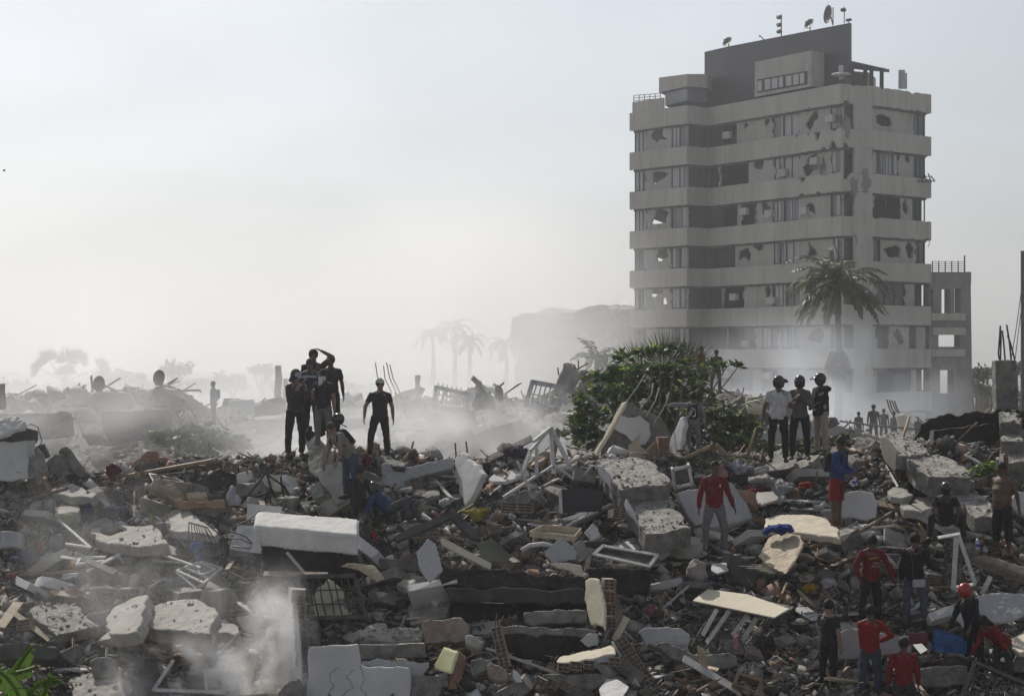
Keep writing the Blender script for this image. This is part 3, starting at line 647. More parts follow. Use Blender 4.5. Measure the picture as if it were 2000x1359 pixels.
fan_palm('fan_palm', 'hazy round-headed fan palm standing behind the far rubble at left', 126, 745, 800, 118,
         [(4,1.1,.95),(38,1.7,.75),(-32,1.5,.8),(68,2.1,.7),(-66,2.0,.75),(-98,2.3,.6),(95,2.3,.65),(18,.5,.6),(-15,.4,.5)], PALML, 1.15, .10, n=22)
for px, tr, L, lb in ((845,655,2.8,'pale hazy palm, leftmost of the trio fading into white smoke'), (887,640,3.2,'tallest pale hazy palm, middle of the trio fading into white smoke'), (916,668,2.6,'pale hazy palm, rightmost of the trio fading into white smoke'), (988,672,3.0,'pale hazy palm touching the left wall of the far collapsed building')):
    feather_palm('royal_palm', lb, px, tr, 760, 205, L, 15, PALML, droop=(1.6, 2.6), shaft=False, group='distant palms in the smoke', leafl=.6, wide=.2, n=14, el=(.1, 1.2), trunk_r=.22)
feather_palm('date_palm', 'short hazy palm in front of the far collapsed building', 1165, 705, 770, 120, 2.4, 12, PALML, shaft=False, leafl=.6, wide=.2, n=12, el=(.2, 1.3), trunk_r=.2)
# fallen fronds near the three helmets
for (px, row, Y, d, L, lb) in ((1420, 800, 46.5, (1,.1,.5), 2.1, 'loose palm frond sticking out of the bush toward the pale wall'), (1500, 905, 41.5, (-1,-.1,.35), 1.6, 'fallen dry palm frond lying in front of the man in white T-shirt')):
    pts, p, q, r_, l_ = frond_data(P(px, row, Y), d, L, .4, .45, 20); rt = empty('palm_frond', P(px, row, Y), lb, 'palm frond'); o = leaves_mesh('foliage', p, q, r_, np.array(l_), .05, [PALML]); reparent(o, rt); MB().tube([V(*x) for x in pts[::2]], [.02,.018,.015,.012,.01,.008,.005], 4).build('rib', PALML, rt)
# ------- far trees
def far_tree(px, top, w, Y, label, m=LEAFD, base=775, nblob=11, leaf=.8, grp='far trees on the horizon'):
    sc = Y/F; cl = []
    for i in range(nblob):
        cl.append((px+rnd.uniform(-.5, .5)*w, top+w*.2+abs(rnd.gauss(0, .3))*w*.5, w*rnd.uniform(.16, .3), w*rnd.uniform(.12, .24), rnd.uniform(-1, 1)))
    return bush('broadleaf_tree', label, 'tree', cl, Y, leaf, 1.6, [m], [1.0], (px, base), group=grp, rosette=False, trunk_r=.3)
for a in ((345,706,52,260,'tall open-crowned hazy tree on the horizon left of the man in blue'), (270,728,44,300,'rounded hazy tree on the horizon between the two satellite dishes'), (210,722,60,260,'hazy tree just right of the round-headed fan palm'),
          (512,710,44,330,'tall narrow hazy tree at the left of the group on the beam'), (455,728,60,340,'wide low hazy tree behind the man in blue'), (395,736,60,360,'low hazy tree between the open-crowned tree and the man in blue'),
          (30,742,80,300,'low hazy tree at the left edge below the fan palm'), (85,750,60,320,'low hazy tree directly behind the fan palm'), (560,742,50,340,'faint low tree behind the hooded person'), (700,745,60,340,'very faint low tree behind the man in the pale cap'), (160,745,50,330,'small hazy tree tucked under the fan palm right side'), (310,744,50,380,'small hazy tree below the higher satellite dish')):
    far_tree(*a)
for a in ((1925,715,60,170,'dark tree between the annex and the concrete column'), (1990,705,50,180,'dark tree behind the concrete column at the right edge'), (1905,745,40,165,'low dark tree touching the foot of the annex'), (1960,750,60,175,'low dark tree directly behind the concrete column')):
    far_tree(*a, m=LEAFD, base=840, leaf=.45, grp='trees right of the tower')
# ------- banana plant close to the camera
root = empty('banana_plant', P(20, 1500, 14), 'bright green banana leaves with torn edges in the lower left corner', 'plant')
def banana(pts, wid, tears):
    pts = [P(*p) for p in pts]; N = 48; cur = []
    for i in range(N+1):
        t = i/N*(len(pts)-1); k = min(len(pts)-2, int(t)); f = t-k; a, b = pts[k], pts[k+1]
        m0 = (pts[k+1]-pts[max(0, k-1)])*.5; m1 = (pts[min(len(pts)-1, k+2)]-pts[k])*.5
        cur.append(a*(2*f**3-3*f*f+1)+m0*(f**3-2*f*f+f)+b*(-2*f**3+3*f*f)+m1*(f**3-f*f))
    mb = MB()
    for sgn in (-1, 1):
        i = 0
        while i < N:
            j = min(N, i+rnd.choice([3, 5, 8, 12])); dz = rnd.uniform(-.55, -.1); rows = []
            for q in range(i, j+1):
                tn = (cur[min(N, q+1)]-cur[max(0, q-1)]).normalized(); sd = tn.cross(V(0, -1, .35)).normalized()*sgn
                w0 = wid*math.sin(math.pi*(q/N*.88+.07))**.55*(1 if i < q < j else .9); e = (q-(i+j)/2)/(j-i)*-.03 if q in (i, j) else 0
                rows.append([cur[q]+(sd*math.cos(dz*u*1.3)+V(0, .02, math.sin(dz*u*1.3)))*w0*u+tn*(e*u+.25*w0*u*u) for u in (0, .3, .65, 1)])
            for q in range(len(rows)-1):
                for u in range(3): mb.add([rows[q][u], rows[q+1][u], rows[q+1][u+1], rows[q][u+1]], [(0,1,2,3)])
            i = j+(1 if rnd.random() < tears else 0)
    o = mb.build('leaf', BANANA, root, True, fix=False)
    MB().tube(cur[::4], [.012]*len(cur[::4]), 5).build('midrib', LEAFY, o)
    return o
BL = [([(5,1400,14),(15,1340,14),(38,1295,14),(62,1260,14)], .075, .1), ([(-10,1335,13.8),(25,1315,13.8),(50,1308,13.8),(68,1302,13.8)], .05, .15), ([(15,1410,13.9),(60,1350,13.9),(90,1328,13.9),(120,1330,13.9)], .04, .3), ([(-30,1330,13.6),(0,1312,13.6),(30,1345,13.6),(40,1372,13.6)], .07, .1), ([(60,1400,13.9),(88,1350,13.9),(98,1322,13.9),(112,1330,13.9)], .045, .2), ([(-20,1380,13.7),(10,1370,13.7),(45,1352,13.7),(75,1358,13.7)], .05, .2)]
for b_ in BL: banana(*b_)
MB().tube([P(-30,1700,14), P(0,1500,14), P(5,1390,14)], [.07,.06,.03], 8).build('stem', SHAFT, root, True)
# ------------------------------------------------------------------ pieces of the collapsed building
HERO = []          # photo polygons kept clear of random pieces
TOPS = []          # slab tops that receive crumbs
def slab(name, label, cat, outline, n, t, m, Y=None, lift=.45, step=.16, amp=.05, vox=.026, disp=.035, dsc=.3, group=None, holes=(), root=None, hero=True, crumb=0, smoothj=True, reb=0):
    """broken slab: the outline (photo pixels) is cut out of a plane of its own, jagged and given real thickness"""
    cx = sum(p[0] for p in outline)/len(outline); cy = sum(p[1] for p in outline)/len(outline)
    if Y is None: Y = yg(cx, cy)-lift
    n = Vector(n).normalized()
    if n.z > .74 and Y < 45: n = Vector((n.x-.10, -.25, .95)).normalized()
    p0 = P(cx, cy, Y)
    out = [on_plane(x, y, p0, n) for x, y in outline]
    q = n.to_track_quat('Z', 'Y').to_matrix(); qi = q.transposed()
    def jj(o3, am):
        l2 = [qi@(p-p0) for p in o3]; z = l2[0].z
        return [p0+q@V(w.x, w.y, 0) for w in jag([V(p.x, p.y) for p in l2], step, am)]
    hl = [jj([on_plane(x, y, p0, n) for x, y in h], amp) for h in holes]
    mb = MB().plate(jj(out, amp) if amp else out, n, t, holes=hl)
    o = mb.build(name, m, root, label=label, cat=cat, group=group)
    if vox: remesh(o, vox, 0, disp, dsc, disp*.3, .07, shade=m in (PLAS, CREAM, YELL, FABW))
    if hero: HERO.append(outline)
    if crumb: TOPS.append((out, n, crumb))
    return o
def subtag(o, lab): o['label'] = lab; return o
UPT = (-.05, -.35, .93)       # like the slope itself
def block_bm(mb, c, M, w, h, d, nx, nz, wt=.018, mi=0):
    """hollow clay block: outer shell and webs, cells open along local y"""
    def bx(x, z, sx, sz): mb.box(c+M@V(x, 0, z), (sx, d, sz), M, mi)
    for i in range(nx+1): bx(-w/2+wt/2+(w-wt)*i/nx, 0, wt, h)
    for j in range(nz+1):
        z = -h/2+wt/2+(h-wt)*j/nz
        for i in range(nx): a = -w/2+wt+(w-wt)*i/nx; b = -w/2+(w-wt)*(i+1)/nx; bx((a+b)/2, z, b-a-.001, wt-.001)
    mb.box(c-M@V(0, d*.1, 0), (w*.96, .01, h*.96), M, mi)       # partition deep inside keeps the cells dark
def frame_M(nrm, up_):
    y = -Vector(nrm).normalized(); z = Vector(up_); z = (z-y*z.dot(y)).normalized(); x = y.cross(z); return Matrix((x, y, z)).transposed()
def block_wall(name, label, cat, px, row, Y, nrm, up_, cols, rows, bw=.30, bh=.19, bd=.14, plaster=None, group=None, m=None, plast_t=.015, plast_side=1, root=None, jagp=.03):
    c = P(px, row, Y); M = frame_M(nrm, up_); r = root or empty(name, c, label, cat, group)
    mb = MB()
    for j in range(rows):
        for i in range(cols):
            if (i, j) in ((0, rows-1), (cols-1, rows-1)) and rows > 2 and rnd.random() < .5: continue
            q = c+M@V((i-(cols-1)/2)*bw, 0, (j-(rows-1)/2)*bh)
            block_bm(mb, q, M, bw-.012, bh-.012, bd, 2, 3)
    mb.build('hollow_block', m or CLAYG, r)
    W_, H_ = cols*bw, rows*bh
    mm = MB()
    for j in range(rows-1): mm.box(c+M@V(0, .01, (j+1-rows/2)*bh), (W_*.97, bd-.03, .013), M)
    if rows > 1: mm.build('mortar_joint', MORT, r)
    if plaster: # plaster skin on one broad side
        for sx, pm in plaster:
            ol = [(-bd/2-.0, -H_/2), (bd/2, -H_/2), (bd/2, H_/2), (-bd/2, H_/2)]
            x = sx*(W_/2+.012); pts = [V(x, a, b) for a, b in ol]
            mb2 = MB().plate([c+M@p for p in pts], M@V(sx, 0, 0), .02); mb2.build('plaster_skin', pm, r)
    return r
def cloth_heap(label, px, row, w, h, m, Y=None, cat='cloth', name='crumpled_cloth', amp=.16, dep=.5, vox=.022, lift=.35, seed=0, group=None):
    Y = Y or yg(px, row)-lift; c = P(px, row, Y); sx = w/F*Y/2; sz = h/F*Y/2
    mb = MB(); rg = random.Random(int(px*13+row*7+seed))
    for i in range(7):
        a = rg.uniform(0, 6.28); q = c+V(math.cos(a)*sx*.55*rg.random()**.5, rg.uniform(-dep, dep)*sx*.6, rg.uniform(-.5, .35)*sz)
        mb.ell(q, (sx*rg.uniform(.35, .6), sx*dep*rg.uniform(.6, 1), sz*rg.uniform(.4, .7)), Euler((rg.uniform(-.4,.4), rg.uniform(-.4,.4), a)).to_matrix(), 12, 8)
    o = mb.build(name, m, label=label, cat=cat, group=group); remesh(o, vox, 2, min(amp, sx*.6), .22, min(.06, sz*.7), .06)
    HERO.append([(px-w/2, row-h/2), (px+w/2, row-h/2), (px+w/2, row+h/2), (px-w/2, row+h/2)]); return o
def plank(label, a, b, w, t=.025, m=None, Y=None, name='plank', cat='plank', dY=0.0, group=None, up_=(0,-.4,.9), lift=.45):
    ya = (Y or yg(*a)-lift); yb = (Y or yg(*b)-lift)+dY
    o = MB().bar(P(a[0], a[1], ya), P(b[0], b[1], yb), w, t, up=up_).build(name, m or WOOD, label=label, cat=cat, group=group); return o
def frame(label, pix, w=.05, m=None, Y=None, lift=.5, name='fallen_casement', cat='window frame', glass=None, bars=(), group=None, n=None, t=.04):
    """rectangular (or broken) frame from photo corners lying in one plane"""
    m = m or METW
    gaps = [p[2:] == ('x',) for p in pix]; pix = [p[:2] for p in pix]
    cx = sum(p[0] for p in pix)/len(pix); cy = sum(p[1] for p in pix)/len(pix); Y = Y or yg(cx, cy)-lift; p0 = P(cx, cy, Y); n = Vector(n or UPT).normalized()
    q = [on_plane(x, y, p0, n) for x, y in pix]; r = empty(name, p0, label, cat, group); mb = MB()
    for i in range(len(q)):
        if gaps[i]: continue
        a, b = q[i], q[(i+1) % len(q)]; mb.bar(a, b+(b-a).normalized()*w*.4, w, t, up=n)
    mb.build('rail', m, r)
    for (i, s, j, e) in bars:
        A = q[i].lerp(q[(i+1) % len(q)], s); B = q[j].lerp(q[(j+1) % len(q)], e); MB().bar(A+n*.004, B+n*.004, w*.6, t*.7, up=n).build('mullion', m, r)
    if glass: MB().plate([p-n*.01 for p in q], n, .008).build('pane', glass, r)
    HERO.append([p[:2] for p in pix]) ; return r
def rods(label, runs, r=.012, Y=None, m=None, name='reinforcing_bar', cat='rebar', group=None, dYs=None, lift=.4):
    """each run is one bent bar and one thing"""
    order = sorted(range(len(runs)), key=lambda i: sum(p[0] for p in runs[i])/len(runs[i]))
    ORD = ['leftmost', 'second from left', 'third from left', 'fourth from left', 'fifth from left', 'sixth from left', 'seventh from left', 'eighth from left', 'ninth from left', 'tenth from left']
    if not isinstance(label, (list, tuple)) and len(runs) > 1:
        names = {k: (ORD[r] if r < len(order)-1 else 'rightmost') for r, k in enumerate(order)}; label = [names[k].replace('from left', 'left')+' '+label for k in range(len(runs))]
    for k, pix in enumerate(runs):
        yy = Y if Y is not None else yg(pix[-1][0], min(1355, max(900, pix[-1][1])))-lift
        pts = [P(x, y, yy+(dYs[k] if dYs else 0)+.05*i) for i, (x, y) in enumerate(pix)]
        MB().tube(pts, r, 5).build(name, m or RUST, label=label[k] if isinstance(label, (list, tuple)) else label, cat=cat, group=group, smooth=True)
def cage(label, pix, nx, ny, w=.045, br=.009, m=None, bm_=None, Y=None, n=None, lift=.5, name='window_grille', cat='grille', skip=0.0, bend=.03):
    """frame with bars across: pix = four corners"""
    cx = sum(p[0] for p in pix)/4; cy = sum(p[1] for p in pix)/4; Y = Y or yg(cx, cy)-lift; p0 = P(cx, cy, Y); n = Vector(n or UPT).normalized()
    q = [on_plane(x, y, p0, n) for x, y in pix]; r = empty(name, p0, label, cat); mb = MB()
    if w:
        for i in range(4): a, b = q[i], q[(i+1) % 4]; mb.bar(a, b+(b-a).normalized()*w*.4, w, w*.8, up=n)
        mb.build('frame', m or METD, r)
    for i in range(1, nx):
        if rnd.random() < skip: continue
        A = q[0].lerp(q[1], i/nx); B = q[3].lerp(q[2], i/nx); C_ = (A+B)/2+n*rnd.uniform(-bend, bend)+V(rnd.uniform(-bend, bend), 0, 0)
        MB().tube([A, A.lerp(C_, .6), C_, B], br, 4).build('bar', bm_ or m or METD, r)
    for i in range(1, ny):
        A = q[0].lerp(q[3], i/ny); B = q[1].lerp(q[2], i/ny)
        MB().tube([A+n*.015, (A+B)/2+n*(rnd.uniform(-bend, bend)+.015), B+n*.015], br, 4).build('bar', bm_ or m or METD, r)
    HERO.append([p[:2] for p in pix]); return r
S = slab
# --- bottom centre: white wall and the brick edges beside it
S('wall_fragment', 'big smooth white plastered wall piece with hairline cracks, at the bottom centre', 'wall piece', [(603,1262),(650,1259),(698,1257),(704,1298),(740,1301),(799,1304),(801,1400),(594,1400)], (-.05,-1,.12), .16, PLAS, Y=34.6, step=.15, amp=.025, disp=.012, vox=.025)
WALLO = [o_ for o_ in bpy.data.objects if o_.get('label', '').startswith('big smooth white')][0]
for ck in ([(668,1359),(690,1340),(676,1322),(692,1306),(702,1290)],[(640,1359),(650,1338),(643,1318),(660,1302)],[(704,1300),(712,1325),(706,1345),(716,1359)]):
    MB().tube([P(ck[int(i/5)][0]*(1-i%5/5)+ck[min(3,int(i/5)+1)][0]*(i%5/5)+rnd.uniform(-2.2,2.2), ck[int(i/5)][1]*(1-i%5/5)+ck[min(3,int(i/5)+1)][1]*(i%5/5), 34.37) for i in range(16)], [.003+.003*rnd.random() for _ in range(16)], 4).build('hairline_crack', BLACK, WALLO)
S('plaster_fragment', 'torn grey plaster sheet leaning on the right of the big white wall piece', 'plaster piece', [(706,1290),(750,1286),(838,1292),(838,1302),(812,1330),(760,1308),(706,1300)], (0,-1,.15), .05, PLASG, Y=34.75, step=.12, amp=.03, disp=.02)
S('concrete_beam', 'long grey beam lying on top of the big white wall piece', 'beam', [(700,1258),(828,1256),(832,1284),(703,1288)], (0,-1,.1), .35, ROUGHC, Y=34.95, step=.3, amp=.02)
S('concrete_slab', 'slab stub under the torn grey plaster sheet at the bottom edge', 'slab', [(800,1318),(856,1318),(856,1362),(800,1362)], (0,-.9,.4), .3, ROUGHC, Y=34.6)
# left-lit bright wall seen edge-on and its hollow brick edge
pts = [P(566,1146,36.2), P(573,1150,35.6), P(586,1300,34.7), P(587,1345,34.5), P(578,1370,34.9), P(552,1300,36.4), P(556,1200,36.6)]
nn = (pts[1]-pts[0]).cross(pts[3]-pts[0]); nn = nn if nn.x < 0 else -nn
bw_ = empty('wall_fragment', P(572,1359,35), 'tall bright white wall edge lit from the left, standing in rising smoke', 'wall piece')
MB().plate([P(563,1146,36.6), P(574,1150,35.4), P(584,1250,35.0), P(588,1300,34.9), P(588,1400,34.9), P(551,1400,36.6), P(553,1230,36.8)], (-.93,-.36,.0), .03).build('plaster_skin', PLAS, bw_)
for j in range(7):
    if j == 5: continue
    mb = MB(); M = frame_M((0,-1,0), (.06,0,1)); c = P(583+j*2.2, 1163+j*30.5, 35.35); block_bm(mb, c, M, .235, .25, .24, 2, 3, .02); mb.build('hollow_block', CLAYG, bw_)
# grille with fallen boards above the white wall edge
cage('bent dark window grille in a square frame, upper right of the bright white wall edge', [(582,1126),(692,1124),(715,1204),(592,1208)], 8, 3, w=.075, br=.014, m=METD, Y=36.6, n=(.1,-.9,.35))
for a in (([(610,1165),(640,1130),(668,1150),(672,1170),(640,1180),(612,1182)], CREAM, 'pale torn paper bag inside the bent square grille'), ([(612,1176),(660,1172),(690,1200),(650,1206),(615,1204)], CREAM, 'creased cream board at the foot of the bent square grille')):
    S('board', a[2], 'board', a[0], (-.3,-.8,.4), .03, a[1], Y=36.9, step=.1, amp=.04, vox=.02)
# dark sofa base and mattress
def mattress(name, label, pix4, thick_v, m, Y0_, n, bul=.03):
    p0 = P(sum(p[0] for p in pix4)/4, sum(p[1] for p in pix4)/4, Y0_); q = [on_plane(x, y, p0, Vector(n).normalized()) for x, y in pix4]
    t = Vector(thick_v); r = empty(name, p0+t, label, 'mattress')
    mb = MB(); NX, NY = 14, 6; tl = []
    vs = []; 
    mb.plate(q, -t.normalized(), t.length)
    o = mb.build('cushion', m, r); remesh(o, .03, 9, .05, .6, .012, .10)
    sm = MB(); nr = Vector(n).normalized()
    for k, off in enumerate((.06, t.length-.06)):
        qq = [p+t.normalized()*off for p in q]; c_ = sum(qq, V(0,0,0))/4
        qq = [c_+(p-c_)*1.0 for p in qq]; sm.tube(qq+[qq[0]], .014, 5)
    sm.build('piping', m, r); HERO.append(pix4); return r
mattress('mattress', 'thick dusty white mattress, lit along its upper side, lying on a dark base', [(501,997),(701,1012),(698,1044),(496,1026)], (0,.06,-.40), FABW, 37.3, (-.05,-.32,.94))
S('bed_box', 'long black box base under the thick white mattress', 'bed base', [(512,1058),(696,1078),(700,1122),(640,1126),(515,1118)], (0,-.95,.3), .9, BLACK, Y=37.6, amp=.01, disp=.02)
S('board', 'smooth white board propped behind the left end of the white mattress', 'board', [(483,983),(550,989),(549,1012),(482,1015)], (-.1,-.9,.35), .03, PLAS, Y=38.3, amp=0, vox=0)
S('metal_sheet', 'curved pale metal sheet hanging below the left end of the white mattress', 'metal sheet', [(465,1024),(505,1026),(510,1080),(448,1071)], (-.3,-.8,.5), .02, METW, Y=37.4, amp=.01, vox=0)
plank('narrow grey board leaning against the black bed base', (560,1078), (594,1118), .06, m=METW, Y=37.0)
plank('long flat timber along the foot of the black bed base', (515,1120), (640,1122), .16, m=WOOD, Y=37.2)
# folded chair frame and clothes rack
rods('thin bent dark chair tube beside the white mattress', [[(440,1050),(470,1052),(491,1062),(488,1071),(455,1066)],[(446,1035),(480,1048),(492,1060)],[(430,1078),(445,1040),(460,1028)],[(400,1020),(445,1056)],[(446,1034),(480,1018),(508,996)]], .014, Y=37.1, m=METD, name='metal_tube', cat='tube', group='bent chair tubes beside the mattress')
cage('small dark wire rack lying with blue cloths left of the mattress', [(369,1020),(405,1030),(440,1088),(368,1078)], 8, 3, w=.02, br=.008, m=METD, Y=37.3, n=(0,-.8,.5))
cloth_heap('crumpled bright blue cloth caught in the small wire rack', 385, 1068, 34, 26, cloth('blue_cloth', (.05,.10,.26)), Y=37.2)
cloth_heap('thin blue cloth strip hanging below the small wire rack', 391, 1085, 14, 26, cloth('blue_cloth', (.05,.10,.26)), Y=37.1)
# slabs lower left
S('concrete_slab', 'pale slab tipped on its side, smoother of the two sunlit slabs at lower left', 'slab', [(209,1226),(213,1198),(222,1184),(262,1166),(285,1160),(284,1180),(268,1232),(212,1236)], (-.35,-.55,.76), .26, CONCL, Y=35.7, crumb=5)
S('concrete_slab', 'large speckled sunlit slab with a ragged top edge, right of the tipped pale slab', 'slab', [(284,1215),(300,1180),(330,1172),(385,1167),(420,1186),(422,1205),(412,1238),(380,1236),(285,1222)], (-.1,-.62,.78), .28, CONCL, Y=35.6, disp=.06, crumb=12)
S('concrete_slab', 'dark rubble-covered slab left of the tipped pale slab', 'slab', [(56,1192),(70,1180),(135,1178),(150,1182),(198,1222),(160,1230),(110,1240)], (.1,-.42,.9), .2, ROUGHC, lift=.6, crumb=30)
S('concrete_slab', 'small speckled slab lump just right of the large speckled slab', 'slab', [(425,1212),(440,1206),(466,1226),(458,1240),(424,1236)], (-.1,-.6,.78), .2, CONCL)
S('concrete_slab', 'pale broken slab with a ledge, upper middle left, right of the white frames', 'slab', [(312,984),(345,988),(380,1005),(402,1020),(424,1032),(420,1046),(375,1040),(330,1035),(322,1020),(315,1012)], (-.15,-.45,.88), .18, CONCL, lift=.7, disp=.05)
S('concrete_slab', 'wide cracked grey slab with a dark hollow in its middle, upper left', 'slab', [(163,1025),(185,1010),(210,1009),(240,1022),(300,1025),(328,1062),(270,1068),(195,1058)], (-.1,-.42,.9), .22, CONCL, lift=.5, disp=.05, crumb=20, holes=[[(200,1025),(235,1022),(248,1035),(215,1045),(198,1040)]])
S('concrete_slab', 'flat white-topped slab by the green rag, upper left', 'slab', [(106,988),(155,987),(157,992),(152,1000),(107,1003)], (0,-.25,.97), .24, CONCL, lift=.5)
S('concrete_slab', 'flat pale slab left of the pink boards at left edge row', 'slab', [(88,960),(125,938),(150,948),(185,960),(180,972),(130,968)], (-.1,-.35,.93), .2, CONCL, lift=.4)
S('concrete_slab', 'long low slab edge standing out at the far left above the bricks', 'slab', [(0,1036),(42,1040),(44,1072),(0,1070)], (0,-.95,.3), .2, PLASG, lift=.5)
S('concrete_slab', 'buried slab with a straight lower edge at the lower left corner', 'slab', [(0,1262),(60,1255),(110,1262),(108,1285),(0,1290)], (0,-.9,.4), .5, CONCD, Y=35.1)
S('concrete_slab', 'rough half-buried slab in the smoke at the bottom left, right of the banana leaves', 'slab', [(145,1322),(200,1300),(240,1320),(262,1345),(250,1359),(150,1370)], (0,-.5,.85), .2, ROUGHC, Y=34.8, crumb=10)
S('wall_fragment', 'upright dark slab face in the smoke above the broken white frames', 'wall piece', [(268,1299),(310,1297),(322,1310),(330,1370),(262,1370)], (0,-1,.1), .2, CONCD, Y=34.9)
S('stone', 'rounded grey boulder of plaster half hidden in smoke, lower left', 'stone', [(176,1292),(190,1282),(215,1282),(228,1292),(222,1318),(182,1320)], (0,-.8,.5), .3, CONC, Y=35.1, disp=.08)
S('post', 'short brown splintered post upright in the dense white smoke', 'post', [(484,1274),(503,1275),(500,1305),(497,1330),(481,1330)], (-.2,-.95,.0), .09, WOOD, Y=34.7, vox=.02)
S('wall_fragment', 'rounded dark concrete lump at the foot of the bright white wall edge', 'wall piece', [(548,1345),(565,1328),(585,1324),(590,1359),(590,1380),(535,1380)], (0,-.9,.4), .3, ROUGHC, Y=34.3)
frame('large broken white window frame with a collapsed side, bottom left in dense smoke', [(339,1288),(300,1347),(438,1352),(440,1308,'x')], .06, Y=34.6, n=(0,-.85,.5))
frame('white sash with a cross bar in dense smoke, right of the large broken frame', [(400,1309),(438,1308),(456,1344),(404,1350)], .045, Y=34.7, n=(0,-.85,.5), bars=[(0,.9,2,.1)])
frame('white frame corner lying under the large speckled slab', [(360,1243),(379,1268),(425,1280,'x'),(398,1250)], .06, Y=35.2)
frame('nested white aluminium frames in the middle left, the larger one', [(345,1114),(392,1096),(432,1110),(398,1138)], .045, bars=[(0,.3,2,.7)])
frame('small white aluminium frame with a clouded pane inside the nested frames', [(366,1110),(393,1099),(420,1112),(394,1122)], .035, lift=.56, glass=GLASS)
frame('slim white V-shaped frame near the top left beside the cracked grey slab', [(110,1011),(176,1069),(130,1062,'x'),(140,1017)], .05)
frame('thin metal frame angled like a roof over the smoky hollow at left', [(158,1088),(205,1088,'x'),(204,1095),(150,1102)], .05)
frame('dusty folded frame in the smoke left of centre', [(172,1115),(262,1065),(390,1108,'x'),(265,1068)], .05)
for a in (((290,1146),(324,1128),.03,'short bright strip left of the nested white frames'),((345,1117),(386,1150),.05,'bright white bar sloping down from the nested white frames'),((363,1165),(418,1124),.09,'long grey board sloping up to the right above the large speckled slab'),((300,1094),(372,1100),.05,'level pale bar above the nested white frames'),
          ((97,1156),(153,1163),.16,'pale pinkish plank above the dark rubble-covered slab'),((0,1225),(36,1176),.2,'leaning pale board cut by the left edge'),((25,1195),(122,1268),.12,'long grooved dark timber sloping down at lower left'),((122,1268),(100,1300),.1,'short dark strut under the end of the grooved timber'),
          ((105,1086),(165,1092),.1,'dark plank with a bright top near the left frames'),((262,1010),(262,958),.04,'thin upright wooden stake beside the cracked grey slab')):
    plank(a[3], a[0], a[1], a[2], m=METW if 'bright' in a[3] or 'bar' in a[3] else (WOODP if 'pale' in a[3] or 'board' in a[3] else WOOD))
rods('curved wire in the smoke above the tipped pale slab', [[(190,1204),(215,1190),(240,1160),(262,1134),(250,1138)],[(200,1168),(213,1145)],[(212,1172),(236,1148),(255,1152)],[(186,1205),(212,1192),(228,1176)]], .006, m=METW, name='wire', cat='wire', group='curved wires over the tipped slab')
cloth_heap('navy blue sack beside the white-topped slab, upper left', 172, 998, 34, 36, cloth('navy_cloth', (.03,.045,.12)))
cloth_heap('striped dark clothing heap right of the navy sack', 222, 998, 60, 26, cloth('charcoal_cloth', (.07,.08,.12)))
cloth_heap('dark navy blanket heap at the left below the red-patterned cloth', 40, 1086, 50, 32, cloth('navy_cloth', (.03,.045,.12)))
cloth_heap('grey sheet draped over debris at far left', 110, 1062, 40, 46, cloth('grey_cloth', (.24,.23,.22)))
cloth_heap('red cloth with white loops draped at far left', 76, 1068, 13, 34, cloth('red_cloth', (.25,.03,.03)), amp=.05)
cloth_heap('pale green rag beside the white-topped slab', 140, 1013, 44, 20, cloth('sage_cloth', (.25,.29,.17)))
# --- left middle ridge
lb = empty('wall_fragment', P(27,935,41), 'pitted white block wall at the left edge with a sheet on top', 'wall piece')
S('plaster_face', None, None, [(-30,862),(54,860),(56,900),(55,936),(-30,938)], (-.12,-1,.02), .5, PLAS, Y=41.2, root=lb, disp=.02)
S('crumpled_blanket', 'grey-white blanket thrown over the dark bundle on the pitted wall', 'blanket', [(-20,825),(10,815),(38,813),(50,822),(46,835),(20,840),(0,852),(-20,850)], (-.2,-.7,.7), .12, FABW, Y=41.0, disp=.12, dsc=.25)
S('bundle', 'dark square bundle between the blanket and the pitted wall', 'bundle', [(-20,838),(45,833),(60,838),(58,862),(-20,862)], (0,-1,.1), .7, CONCD, Y=41.3)
cloth_heap('dusty sheet spilling down the right side of the pitted wall', 75, 905, 46, 80, cloth('dusty_sheet', (.30,.29,.28)), Y=41.2, dep=.35)
S('speaker_box', 'small dark box hung by a wire on the left ridge', 'box', [(68,872),(85,865),(96,890),(80,896)], (.1,-1,.1), .22, CONCD, Y=41.8, amp=0, vox=.02)
rods('black cable looping from the bundle to the small dark box', [[(45,822),(52,832),(60,828),(74,834),(82,862),(70,880),(63,884)]], .012, Y=41.4, m=METD, name='cable', cat='cable')
S('concrete_beam', 'long beam end jutting up to the left, ridge at upper left', 'beam', [(116,876),(130,871),(186,924),(176,932),(158,932)], (.3,-.9,.3), .3, ROUGHC, Y=41.9)
S('concrete_slab', 'pale triangular slab behind the dusty sheet, ridge at upper left', 'slab', [(82,908),(108,886),(122,888),(152,925),(120,931),(95,928)], (-.25,-.9,.3), .2, CONC, Y=42.1)
S('brick_wall_fragment', 'dark red brick lump standing on the smoky ridge', 'wall piece', [(258,902),(276,892),(286,881),(306,881),(310,892),(328,893),(329,912),(262,912)], (0,-1,.1), .3, CLAY, Y=42.1)
S('padded_panel', 'dark padded rectangular panel on the ridge, left of the black seat', 'panel', [(336,914),(345,896),(360,896),(420,905),(425,915),(385,922)], (0,-.9,.4), .3, mat('slate_fabric', (.05,.055,.07), (.08,.085,.10), 3), Y=41.9, amp=0.0, disp=.02)
S('seat', 'upturned black seat shell with a hollow side on the left ridge', 'chair', [(382,950),(425,915),(462,925),(460,945),(440,955),(410,958)], (.2,-.8,.5), .12, BLACK, Y=41.2, amp=.0, disp=.03)
S('pallet', 'tilted wooden board with a dark side below the dark padded panel', 'board', [(290,950),(300,935),(340,940),(372,955),(365,968),(350,985),(320,965)], (.25,-.6,.7), .16, WOOD, Y=40.6, disp=.03)
